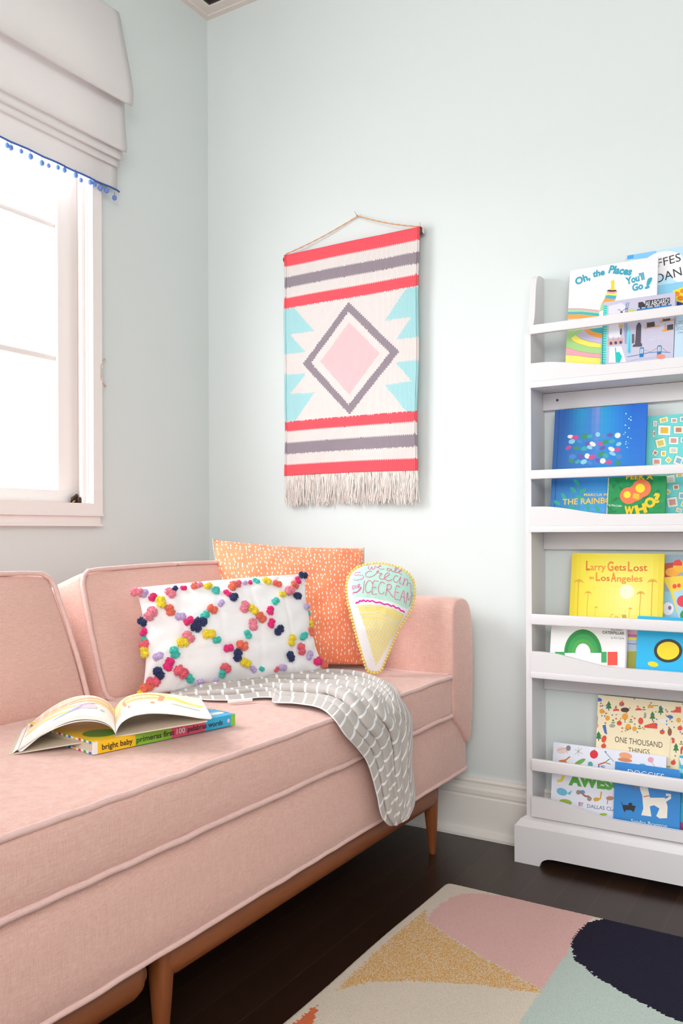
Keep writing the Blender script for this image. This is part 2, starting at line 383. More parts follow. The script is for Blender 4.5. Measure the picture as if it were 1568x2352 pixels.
# ================================================================ WALL HANGING
KW = thing('wall_hanging', (0.59, -0.012, 1.78), 'woven wall hanging with coral and grey stripes around a pink diamond, cream fringe', 'wall hanging')
KC = {'c': mat('yarn_cream', '#e0d7d4', 0.95), 'r': mat('yarn_coral', '#ec5560', 0.95), 'g': mat('yarn_grey_mauve', '#93868f', 0.95), 'b': mat('yarn_aqua', '#a3d2d6', 0.95), 'p': mat('yarn_pink', '#f6bcc0', 0.95)}
for m in KC.values():
    n, l, bb = nodes(m); wv = n.new('ShaderNodeTexWave'); wv.bands_direction = 'X'; wv.inputs['Scale'].default_value = 95; wv.inputs['Distortion'].default_value = 1.2; wv.inputs['Detail'].default_value = 1
    l.new(coords(m), wv.inputs['Vector']); bump(m, wv.outputs['Fac'], 0.55, 0.0012)
GO = [(0.593, 1.5976), (0.4166, 1.4220), (0.5936, 1.2453), (0.7690, 1.4220)]
GI = [(0.5920, 1.567), (0.4485, 1.4225), (0.5916, 1.2757), (0.7360, 1.4220)]
PK = [(0.5935, 1.5335), (0.4839, 1.4225), (0.5930, 1.3067), (0.7023, 1.4250)]
BLU = [[(0.33, 1.612), (0.3875, 1.609), (0.4640, 1.5235), (0.3713, 1.5233), (0.4280, 1.4605), (0.33, 1.4605)],
       [(0.33, 1.3951), (0.4301, 1.3903), (0.3704, 1.3300), (0.4634, 1.3254), (0.3884, 1.2405), (0.33, 1.2405)],
       [(0.86, 1.6073), (0.7970, 1.6073), (0.7229, 1.5205), (0.8120, 1.5209), (0.7587, 1.4590), (0.86, 1.4590)],
       [(0.86, 1.3915), (0.7564, 1.3900), (0.8100, 1.3297), (0.7201, 1.3257), (0.7950, 1.2400), (0.86, 1.2390)]]
def kcol(x, z):
    for lo, hi, c in ((1.746, 1.80, 'r'), (1.711, 1.746, 'c'), (1.6768, 1.711, 'g'), (1.6432, 1.6768, 'c'), (1.610, 1.6432, 'r'), (1.207, 1.2400, 'r'), (1.171, 1.207, 'c'), (1.134, 1.171, 'g'), (1.0985, 1.134, 'c'), (1.0, 1.0985, 'r')):
        if lo <= z < hi: return c
    if inpoly(x, z, PK): return 'p'
    if inpoly(x, z, GI): return 'c'
    if inpoly(x, z, GO): return 'g'
    for P in BLU:
        if inpoly(x, z, P): return 'b'
    return 'c'
NX, NZ = 150, 232; ZT, ZB = 1.785, 1.063
def kpos(i, j):
    u = i / NX; v = j / NZ; z = ZT + (ZB - ZT) * v
    xl = 0.3475 - 0.004 * v + 0.0012 * math.sin(v * 17); xr = 0.8375 - 0.011 * v + 0.0015 * math.sin(v * 13 + 1)
    x = xl + (xr - xl) * u
    y = -0.030 + 0.004 * v * math.sin(u * 5.2 + 0.6) + 0.0016 * math.sin(u * 9 + v * 11) + 0.006 * v - (0.003 * math.cos(u * PI * 2) * v)
    zz = z + 0.0022 * v * math.sin(u * 4)
    return x, y, zz
b = MB(); vs = [kpos(i, j) for j in range(NZ + 1) for i in range(NX + 1)]
by = {k: [] for k in KC}
jr = random.Random(9)
for i in range(NX):
    off = 0.0012 * (1 if (i % 2) else -1) + jr.uniform(-0.0006, 0.0006)
    for j in range(NZ):
        x, y, z = vs[j * (NX + 1) + i]; zc = ZT + (ZB - ZT) * (j + 0.5) / NZ
        xc = 0.3475 + 0.49 * (i + 0.5) / NX - 0.011 * (j / NZ) * ((i + .5) / NX)
        by[kcol(xc, zc + off)].append((j * (NX + 1) + i, j * (NX + 1) + i + 1, (j + 1) * (NX + 1) + i + 1, (j + 1) * (NX + 1) + i))
k0 = 0; b.v = [tuple(v) for v in vs]
for k, F in by.items():
    i = b.mi(KC[k])
    for f in F: b.f.append(f); b.m.append(i); b.sm.append(True)
ko = b.link('woven_panel', KW); so_ = ko.modifiers.new('thickness', 'SOLIDIFY'); so_.thickness = 0.004; so_.offset = 0
for ii, dx in ((2, 0), (NX - 2, 0)):      # raised side selvedges
    b = MB()
    for j0 in range(0, NZ, 4):
        p = [Vector(kpos(ii, j)) + Vector((0, -0.0028, 0)) for j in range(j0, min(j0 + 5, NZ + 1))]
        zc = (p[0].z + p[-1].z) / 2; b.tube(p, 0.0016, KC[kcol(0.35 if ii < 9 else 0.83, zc)], 5, caps=False)
    b.link('selvedge', KW)
b = MB(); b.tube([(0.340, -0.0185, 1.774), (0.846, -0.0185, 1.774)], 0.0085, mat('rod', '#4a4442', 0.5), 14); b.tube([(0.8462, -0.0185, 1.774), (0.8478, -0.0185, 1.774)], 0.0092, mat('rod_end', '#d8d4d0', 0.5), 14); b.link('hanging_rod', KW)
# sleeve wrapping over the rod
b = MB(); rows = []
for i in range(0, 61):
    x = 0.3475 + 0.49 * i / 60; row = []
    for a in range(9): t = -0.1 + a / 8 * (PI + 0.2); row.append((x, -0.0175 - 0.0125 * math.cos(t), 1.778 + 0.0115 * math.sin(t)))
    rows.append(row)
b.grid(rows, KC['r']); sl = b.link('rod_sleeve', KW)
M_tw = mat('jute_twine', '#d9a97c', 0.9)
b = MB(); apex = Vector((0.6135, -0.008, 1.868))
for ex in ((0.350, -0.024, 1.790), (0.8375, -0.024, 1.787)):
    e = Vector(ex); P = [apex.lerp(e, t / 24) + Vector((0, 0, -0.006 * math.sin(PI * t / 24))) for t in range(25)]
    for ph in (0, PI):
        Q = [p + Vector((0, 0.0011 * math.cos(i * 1.3 + ph), 0.0011 * math.sin(i * 1.3 + ph))) for i, p in enumerate(P)]
        b.tube(Q, 0.0013, M_tw, 6)
b.tube([apex, apex + Vector((-0.004, -0.004, 0.006)), apex + Vector((-0.010, -0.003, 0.016))], 0.0009, M_tw, 5); b.tube([(0.8375, -0.024, 1.787), (0.8380, -0.028, 1.80)], 0.0008, M_tw, 5)
b.link('twine', KW)
b = MB(); b.tube([apex + Vector((0, 0.008, 0)), apex + Vector((0, -0.006, 0.001))], 0.0015, M_metal, 6); b.link('nail', KW)
M_fr = mat('fringe_cotton', '#efe5df', 0.95)
b = MB(); fr = random.Random(5)
for i in range(420):
    u = (i + fr.uniform(0, 1)) / 420; x, y, z = kpos(u * NX, NZ); L = fr.uniform(0.082, 0.104); sw = fr.uniform(-0.012, 0.012) + 0.006 * math.sin(u * 31); dy = fr.uniform(-0.008, 0.006); c = fr.uniform(-0.004, 0.004)
    P = [Vector((x + sw * t * t + c * math.sin(t * 5 + i), y + dy * t + (0.002 if t else 0), z - L * t)) for t in (0, 0.2, 0.4, 0.6, 0.8, 1.0)]
    P = [Vector((p.x, min(p.y, -0.004), p.z)) for p in P]
    b.tube(P, fr.uniform(0.0008, 0.0014), M_fr, 4, caps=False)
fo = b.link('fringe', KW); fo['kind'] = 'stuff'
# ================================================================ SOFA
YR, YL = -0.03, -2.42     # right end by the wall, left end
SF = thing('sofa', (0.52, -1.2, 0), 'blush pink linen sofa with piped cushions and walnut legs along the window wall', 'sofa')
b = MB()
b.rbox(0.06, 0.992, YL + 0.02, -0.052, 0.206, 0.376, 0.010, M_sofa, 4, (6, 16, 8), (0.013, 0, 0))
base = b.link('base', SF)
def ploop(pts, name, parent, r=0.0055, closed=False, jit=0.0008):
    rj = random.Random(7); P = []
    for i, p in enumerate(pts): P.append(Vector(p) + Vector((rj.uniform(-jit, jit), 0, rj.uniform(-jit, jit))))
    m = MB(); m.tube(catmull(P, len(P) * 3), r, M_pipe, 8, closed); return m.link(name, parent)
ploop([(0.993, YL + 0.03 + (2.42 - 0.10) * i / 60, 0.206) for i in range(61)] + [(0.990, -0.056, 0.207), (0.978, -0.052, 0.207), (0.90, -0.050, 0.206), (0.5, -0.050, 0.206)], 'piping', base)
# seat cushion
CY0, CY1 = YL + 0.17, -0.178
b = MB(); b.rbox(0.20, 1.004, CY0, CY1, 0.379, 0.487, 0.012, M_sofa, 4, (14, 30, 4), (0.008, 0.0, 0.011))
seat = b.link('seat_cushion', SF)
def rloop(z, x0=0.22, x1=1.0, y0=CY0, y1=CY1, r=0.02):
    P = [(x0, y1, z)]
    P += [(x0 + (x1 - r - x0) * t / 8, y1, z) for t in range(1, 9)]
    P += [(x1 - r + r * math.sin(a), y1 - r + r * math.cos(a), z) for a in (0.5, 1.05, 1.5)]
    P += [(x1, y1 - r - (y1 - y0 - 2 * r) * t / 50, z) for t in range(1, 51)]
    P += [(x1 - r * 0.3, y0 + 0.005, z), (x1 - r, y0, z), (x0, y0, z)]
    return P
ploop(rloop(0.4855, x1=1.0055), 'piping', seat, 0.0058, jit=0.0014); ploop(rloop(0.3800, x1=1.006), 'piping', seat, 0.0058, jit=0.0012)
# back cushions, leaning back 20 degrees
LEAN = math.radians(20)
def back_cushion(y0, y1, dx=0.0):
    M = rotated((0.492 + dx, 0, 0.492), 'Y', -LEAN)
    def fn(P):
        t = (P.z) / 0.315; e = 1 - abs(2 * (P.y - y0) / (y1 - y0) - 1)
        P.z += 0.006 * math.sin(PI * min(1, max(0, (P.y - y0) / (y1 - y0)))) * t - 0.004 * (1 - min(1, e * 8)) * t
        P.y += (0.012 * t * t * (-1 if P.y > (y0 + y1) / 2 else 1)) * 1.6
        return P
    b = MB(); b.rbox(-0.15, 0, y0, y1, 0, 0.316, 0.016, M_sofa, 4, (4, 14, 8), (0.022, 0.006, 0.012), M=M, fn=fn)
    c = b.link('back_cushion', SF)
    P = []
    for x in (0.0, -0.148):
        pts = []
        r = 0.03
        corners = [(y1, 0), (y1, 0.316), (y0, 0.316), (y0, 0)]
        raw = []
        for k in range(12): raw.append((y1, 0.03 + 0.256 * k / 11))
        raw += [(y1 - 0.006, 0.306), (y1 - 0.022, 0.316)]
        for k in range(1, 24): raw.append((y1 - 0.03 - (y1 - y0 - 0.06) * k / 24, 0.316))
        raw += [(y0 + 0.022, 0.316), (y0 + 0.006, 0.306)]
        for k in range(12): raw.append((y0, 0.286 - 0.256 * k / 11))
        raw += [(y0 + 0.006, 0.012), (y0 + 0.025, 0.002)]
        for k in range(1, 24): raw.append((y0 + 0.03 + (y1 - y0 - 0.06) * k / 24, 0.0))
        raw += [(y1 - 0.025, 0.002), (y1 - 0.006, 0.012)]
        rj = random.Random(int(y0 * 100))
        for yy, zz in raw: pts.append(M @ fn(Vector((x + (0.003 if x == 0 else 0) + rj.uniform(-0.001, 0.001), yy, zz))))
        m = MB(); m.tube(pts, 0.0056, M_pipe, 8, True); m.link('piping', c)
    return c
back_cushion(-0.940, -0.205); back_cushion(-1.725, -0.992, 0.004); back_cushion(-2.24, -1.745)
b = MB(); b.rbox(0.05, 0.22, YL + 0.02, -0.06, 0.36, 0.70, 0.04, M_sofa, 5, (2, 10, 3), (0.005, 0, 0.004)); b.link('backrest', SF)
def arm(yin, sgn):
    # front view outline in (distance from inner face, z)
    o = [(0, 0.366), (0.0, 0.44), (0.0, 0.56), (0.002, 0.655), (0.010, 0.678), (0.026, 0.691), (0.05, 0.696), (0.085, 0.6965), (0.110, 0.690), (0.128, 0.672), (0.140, 0.64), (0.149, 0.58), (0.153, 0.52), (0.152, 0.45), (0.147, 0.38), (0.138, 0.32), (0.124, 0.268), (0.105, 0.282), (0.075, 0.312), (0.04, 0.342)]
    xs = [(0.06, 0.97), (0.07, 1.0), (0.3, 1.0), (0.6, 1.0), (0.9, 1.0), (0.975, 1.0), (0.992, 0.985), (1.001, 0.955), (1.006, 0.91), (1.008, 0.6), (1.009, 0.25), (1.0095, 0.02)]
    cy, cz = 0.078, 0.49; rows = []
    for x, s in xs:
        if x < 0.99: rows.append([(x, yin + sgn * d * (1 if s == 1 else s), z if s == 1 else cz + (z - cz) * s) for d, z in o])
        else:
            # rounded front edge: inset by a constant amount
            ins = {0.985: 0.0015, 0.955: 0.005, 0.91: 0.011}.get(s)
            if ins is None: rows.append([(x, yin + sgn * (cy + (d - cy) * s), cz + (z - cz) * s) for d, z in o])
            else:
                row = []
                for d, z in o:
                    v = Vector((d - cy, (z - cz))); L = v.length; v = v * ((L - ins) / L); row.append((x, yin + sgn * (cy + v.x), cz + v.y))
                rows.append(row)
    b = MB(); b.grid(rows, M_sofa, closed=True); n = len(o); b.add(rows[0], [tuple(range(n))], M_sofa); b.add(rows[-1], [tuple(range(n))], M_sofa)
    a = b.link('armrest', SF); sb = a.modifiers.new('smooth', 'SUBSURF'); sb.levels = 2; sb.render_levels = 2
    return a
arm(-0.178, 1); arm(CY0, -1)
b = MB()
def leg(x, y, dx, dy):
    b = MB(); rows = []
    for z, h in ((0.208, 0.021), (0.17, 0.0205), (0.10, 0.016), (0.0, 0.0085)):
        t = 1 - z / 0.208; cx, cy = x + dx * t, y + dy * t; r = []
        for k in range(16):
            a = 2 * PI * k / 16; c, s = math.cos(a), math.sin(a); q = 0.72
            r.append((cx + h * math.copysign(abs(c) ** q, c), cy + h * math.copysign(abs(s) ** q, s), z))
        rows.append(r)
    b.grid(rows, M_wood2, closed=True); b.add(rows[0], [tuple(range(16))], M_wood2, False); b.add(rows[-1], [tuple(range(16))], M_wood2, False)
    b.link('leg', SF)
for y in (-0.212, -1.252, -2.30):
    leg(0.952, y, 0.0, 0.015 if y > -1 else 0); leg(0.18, y, -0.01, 0)
def rail(x, y0, y1):
    b = MB(); n = 30; P = []; R_ = []
    for i in range(n + 1):
        t = i / n; y = y0 + (y1 - y0) * t; d = min(y1 - y, y - y0); r = 0.031
        if d < 0.03: r *= math.sqrt(max(0.15, 1 - (1 - d / 0.03) ** 2))
        P.append((x, y, 0.168)); R_.append(r)
    # denser rounded ends
    P2 = []; R2 = []
    for e in (0.0, 0.003, 0.008, 0.015, 0.03): P2.append((x, y0 + e, 0.168)); R2.append(0.031 * math.sqrt(max(0.3, 1 - (1 - e / 0.03) ** 2)))
    P2.append((x, (y0 + y1) / 2, 0.168)); R2.append(0.031)
    for e in (0.03, 0.015, 0.008, 0.003, 0.0): P2.append((x, y1 - e, 0.168)); R2.append(0.031 * math.sqrt(max(0.3, 1 - (1 - e / 0.03) ** 2)))
    b.tube(P2, R2, M_wood, 20, sq=1.12); b.link('rail', SF)
rail(0.950, -1.262, -0.205); rail(0.950, -2.27, -1.300); rail(0.18, -2.27, -0.24)
b = MB(); b.rbox(0.19, 0.94, -0.232, -0.195, 0.15, 0.205, 0.008, M_wood, 2); b.link('cross_rail', SF)

# ================================================================ PILLOWS
def pillow(BLc, BRc, TLc, TRc, T, m, ex=(2.6, 2.2, 0.55), n=(44, 34), pinch=0.035, wr=0.004, seed=1, pv=None, rnd_=0.03):
    pv = pinch * 1.3 if pv is None else pv
    A, B_, C_, D_ = [Vector(p) for p in (BLc, BRc, TLc, TRc)]
    N = ((B_ - A) + (D_ - C_)).cross((C_ - A) + (D_ - B_)).normalized()
    def bil(u, v): return (A * (1 - u) * (1 - v) + B_ * (1 + u) * (1 - v) + C_ * (1 - u) * (1 + v) + D_ * (1 + u) * (1 + v)) / 4
    def h(u, v):
        u = min(1, abs(u)); v = min(1, abs(v)); return T * max(0, (1 - u ** ex[0]) * (1 - v ** ex[1])) ** ex[2]
    def pos(u, v, side=1, off=0.0):
        uu = u * (1 - pinch * (1 - v * v) * abs(u)); vv = v * (1 - pv * (1 - u * u) * abs(v)); rc = 1 - rnd_ * abs(u * v) ** 5; uu *= rc; vv *= rc
        p = bil(uu, vv); hh = h(u, v); q = Vector((u * 3.1 + seed, v * 3.1, side * 2.0))
        w_ = wr * noise.noise(q * 1.3) * (1 if hh > 0.004 else 0.0)
        # radiating wrinkles near the corners
        d = max(abs(u), abs(v)); w_ += wr * 0.7 * math.sin((u * 17 - v * 13) * side + seed) * max(0, d - 0.55) * (1 if hh > 0.004 else 0)
        return p + N * (side * (hh + w_) + off)
    return pos, N, h
def pillow_mesh(pos, m, n, name, parent, uvscale=None, extra=None):
    def par(i, k): t = -1 + 2 * i / k; return math.sin(t * PI / 2) * 0.55 + t * 0.45
    b = MB(); rows = []
    NU, NV = n
    idx = {}; uvs = []
    def vid(i, j, side):
        key = (i, j, 0 if i in (0, NU) or j in (0, NV) else side)
        if key not in idx:
            u, v = par(i, NU), par(j, NV); idx[key] = len(b.v); b.v.append(tuple(pos(u, v, side if key[2] else 1))); uvs.append((u, v))
        return idx[key]
    k = b.mi(m)
    for side in (1, -1):
        for i in range(NU):
            for j in range(NV):
                q = [vid(i, j, side), vid(i + 1, j, side), vid(i + 1, j + 1, side), vid(i, j + 1, side)]
                if side < 0: q.reverse()
                b.f.append(tuple(q)); b.m.append(k); b.sm.append(True)
    o = b.link(name, parent, normals=False)
    uvl = o.data.uv_layers.new(name='UVMap'); su, sv = uvscale or (1, 1)
    for lp in o.data.loops: u, v = uvs[lp.vertex_index]; uvl.data[lp.index].uv = (u * su, v * sv)
    return o
def edge_loop(pos, name, parent, m, r, rng, beads=None):
    b = MB(); P = [pos(u, v) for u, v in rng]
    if beads:
        for p in P: b.sphere(p, beads, m, 6, 5)
    else: b.tube(catmull(P, len(P) * 3), r, m, 6)
    return b.link(name, parent)
# orange speckled pillow
M_or = mat('orange_print', '#f68a5e', 0.9, Sheen_Weight=0.2)
n, l, bb = nodes(M_or); vo = n.new('ShaderNodeTexVoronoi'); vo.feature = 'F1'; vo.distance = 'MINKOWSKI'; vo.inputs['Exponent'].default_value = 3.0; vo.inputs['Scale'].default_value = 1.0; vo.inputs['Randomness'].default_value = 0.62
mp = n.new('ShaderNodeMapping'); mp.inputs['Scale'].default_value = (16.5, 12.5, 1); tc = n.new('ShaderNodeTexCoord'); l.new(tc.outputs['UV'], mp.inputs[0])
sc = n.new('ShaderNodeSeparateXYZ'); sb_ = n.new('ShaderNodeVectorMath'); sb_.operation = 'SUBTRACT'
l.new(mp.outputs[0], vo.inputs['Vector']); l.new(mp.outputs[0], sb_.inputs[0]); l.new(vo.outputs['Position'], sb_.inputs[1]); l.new(sb_.outputs[0], sc.inputs[0])
def mo(op, a, b_=None):
    x = n.new('ShaderNodeMath'); x.operation = op
    for i, q in enumerate((a, b_)):
        if q is None: continue
        if isinstance(q, (int, float)): x.inputs[i].default_value = q
        else: l.new(q, x.inputs[i])
    return x.outputs[0]
dd = mo('ADD', mo('POWER', mo('ABSOLUTE', mo('MULTIPLY', sc.outputs[0], 8.0)), 2.5), mo('POWER', mo('ABSOLUTE', mo('MULTIPLY', sc.outputs[1], 3.9)), 2.5))
fac = mo('LESS_THAN', dd, 1.0)
tocol(M_or, mixcol(M_or, fac, '#fb9468', '#fdeee6')); bump(M_or, noise_tex(M_or, coords(M_or), 900, 2), 0.3, 0.0004)
OP = thing('orange_pillow', (0.61, -0.42, 0.50), 'square orange pillow with small white dashes, standing against the sofa arm', 'pillow')
pos, N, h = pillow((0.497, -0.520, 0.503), (0.756, -0.222, 0.501), (0.349, -0.402, 0.861), (0.717, -0.152, 0.833), 0.055, M_or, (3.0, 2.6, 0.6), seed=2, wr=0.007, pinch=0.035, pv=0.06, rnd_=0.018)
pillow_mesh(pos, M_or, (48, 40), 'cover', OP)
M_bead = mat('grey_green_cord', '#b9c0b4', 0.9)
for u in (-1, 1): edge_loop(pos, 'edge_trim', OP, M_bead, 0, [(u, -1 + 2 * t / 70) for t in range(71)], beads=0.0032)
# white pompom pillow
WP = thing('pompom_pillow', (0.61, -0.57, 0.50), 'white lumbar pillow covered in multicoloured yarn pompoms, leaning on the back cushion', 'pillow')
pos, N, h = pillow((0.535, -0.873, 0.504), (0.761, -0.442, 0.519), (0.470, -0.825, 0.747), (0.682, -0.414, 0.767), 0.060, M_white, (2.2, 2.0, 0.65), seed=5, wr=0.0065, pinch=0.07, pv=-0.02, rnd_=0.0)
def qpos(u, v, side=1, off=0.0):
    q = 0
    for c in (-0.62, -0.2, 0.22, 0.62): q -= 0.0028 * math.exp(-((u - c) / 0.018) ** 2)
    for c in (-0.35, 0.28): q -= 0.0024 * math.exp(-((v - c) / 0.03) ** 2)
    e = 1 if max(abs(u), abs(v)) < 0.93 else 0
    return pos(u, v, side, off + q * e * side)
pillow_mesh(qpos, M_white, (96, 60), 'cover', WP)
YC = {'P': '#fa96aa', 'C': '#fa7f64', 'M': '#f42a86', 'N': '#1f2f66', 'Y': '#ffe636', 'T': '#48d4c6', 'L': '#d8c0ec', 'R': '#f46c80'}
def yarn_ball(col, var):
    m = mat('yarn_' + col, YC[col], 0.95, Sheen_Weight=0.3); b = MB(); r_ = random.Random(ord(col) * 7 + var)
    # two tied lobes of looped yarn
    for lobe in (-1, 1):
        c = Vector((0.36 * lobe, 0, 0.30))
        b.sphere(c, 0.46, m, 10, 7, (1, 1.15, 0.9))
        for i in range(84):
            a = r_.uniform(0, 2 * PI); e = math.acos(r_.uniform(-0.15, 1)); d = Vector((math.sin(e) * math.cos(a), math.sin(e) * math.sin(a) * 1.2, math.cos(e)))
            t = d.cross(Vector((0.3 * lobe, 0.2, 1))).normalized(); R1 = r_.uniform(0.50, 0.62); wv = r_.uniform(-0.3, 0.3)
            P = [Vector((0.05 * lobe, 0, 0.12)), c + d * R1 * 0.7 + t * wv * 0.3, c + d * R1, c + d * R1 * 0.94 + t * 0.10, c + d * R1 * 0.55 + t * 0.12]
            b.tube([tuple(p) for p in P], 0.043, m, 4, caps=False)
    b.v = [(x, y, max(z, -0.05)) for x, y, z in b.v]
    return b
POM = 'P,-102,91,16 L,-94,86,11 M,-87,75,12 N,-62,86,9 M,-53,85,9 P,-69,78,15 Y,-81,62,16 C,-73,45,15 C,-41,86,12 P,-36,86,11 Y,-27,83,12 T,-19,72,13 P,-93,45,18 N,-101,34,14 M,-103,14,12 T,-103,0,10 R,-103,-9,15 Y,-100,-23,15 L,-89,-37,13 M,-78,-53,16 N,-87,-66,16 R,-66,-69,19 T,-56,-81,13 R,-91,-79,17 C,-96,-89,17 Y,-101,-99,13 L,-63,30,13 M,-56,19,13 N,-44,14,16 N,-49,5,14 T,-38,25,13 C,-29,36,14 L,-18,46,10 M,-8,63,12 N,-3,53,14 C,2,79,15 R,9,83,11 L,17,84,8 M,24,84,8 T,32,86,11 Y,45,85,13 C,57,77,13 T,47,40,12 Y,59,54,11 C,79,73,13 P,70,62,16 M,87,84,12 N,96,95,14 N,81,50,14 P,7,34,16 Y,16,26,15 C,24,11,15 M,36,21,13 M,35,-3,13 N,44,-16,15 P,13,-2,16 P,-57,-10,16 Y,-64,-19,16 T,-73,-33,15 Y,-37,-11,16 T,-29,-23,11 T,5,-20,12 C,-1,-37,16 M,-16,-40,13 N,-7,-54,16 Y,2,-68,15 R,-19,-71,15 T,-22,-80,12 L,-29,-92,11 R,-37,-95,10 L,-45,-91,13 Y,60,-37,15 T,78,-30,14 R,72,-55,16 N,56,-66,15 L,82,-68,13 M,92,-83,15 C,102,-91,13 C,95,-22,13 Y,103,-5,11 M,102,-3,7 T,101,18,9 L,94,29,12 L,46,-84,12 R,39,-86,8 T,22,-82,8 L,12,-80,10'
yb = {}; pr_ = random.Random(12)
Nw = N
for i, s_ in enumerate(POM.split()):
    c, u, v, r = s_.split(','); u = int(u) / 100; v = int(v) / 100; r = int(r) / 1000
    key = (c, i % 2)
    if key not in yb:
        o = yarn_ball(*key).link('pompom', None); yb[key] = o.data; o.parent = WP
    else: o = bpy.data.objects.new('pompom', yb[key]); COL.objects.link(o); o.parent = WP
    uc = max(-1, min(1, u)); vc = max(-1, min(1, v)); p = qpos(uc, vc)
    e = 0.04; tu = qpos(min(uc + e, 1), vc) - qpos(max(uc - e, -1), vc); tv = qpos(uc, min(vc + e, 1)) - qpos(uc, max(vc - e, -1)); nn = tu.cross(tv).normalized()
    if nn.dot(Nw) < 0.35: nn = (nn + Nw * 0.8).normalized()
    q = nn.to_track_quat('Z', 'Y').to_matrix().to_4x4() @ Matrix.Rotation(pr_.uniform(0, 2 * PI), 4, 'Z')
    o.matrix_local = Matrix.Translation(p - Vector(ORG[WP.name])) @ q @ Matrix.Scale(r * 1.08, 4)
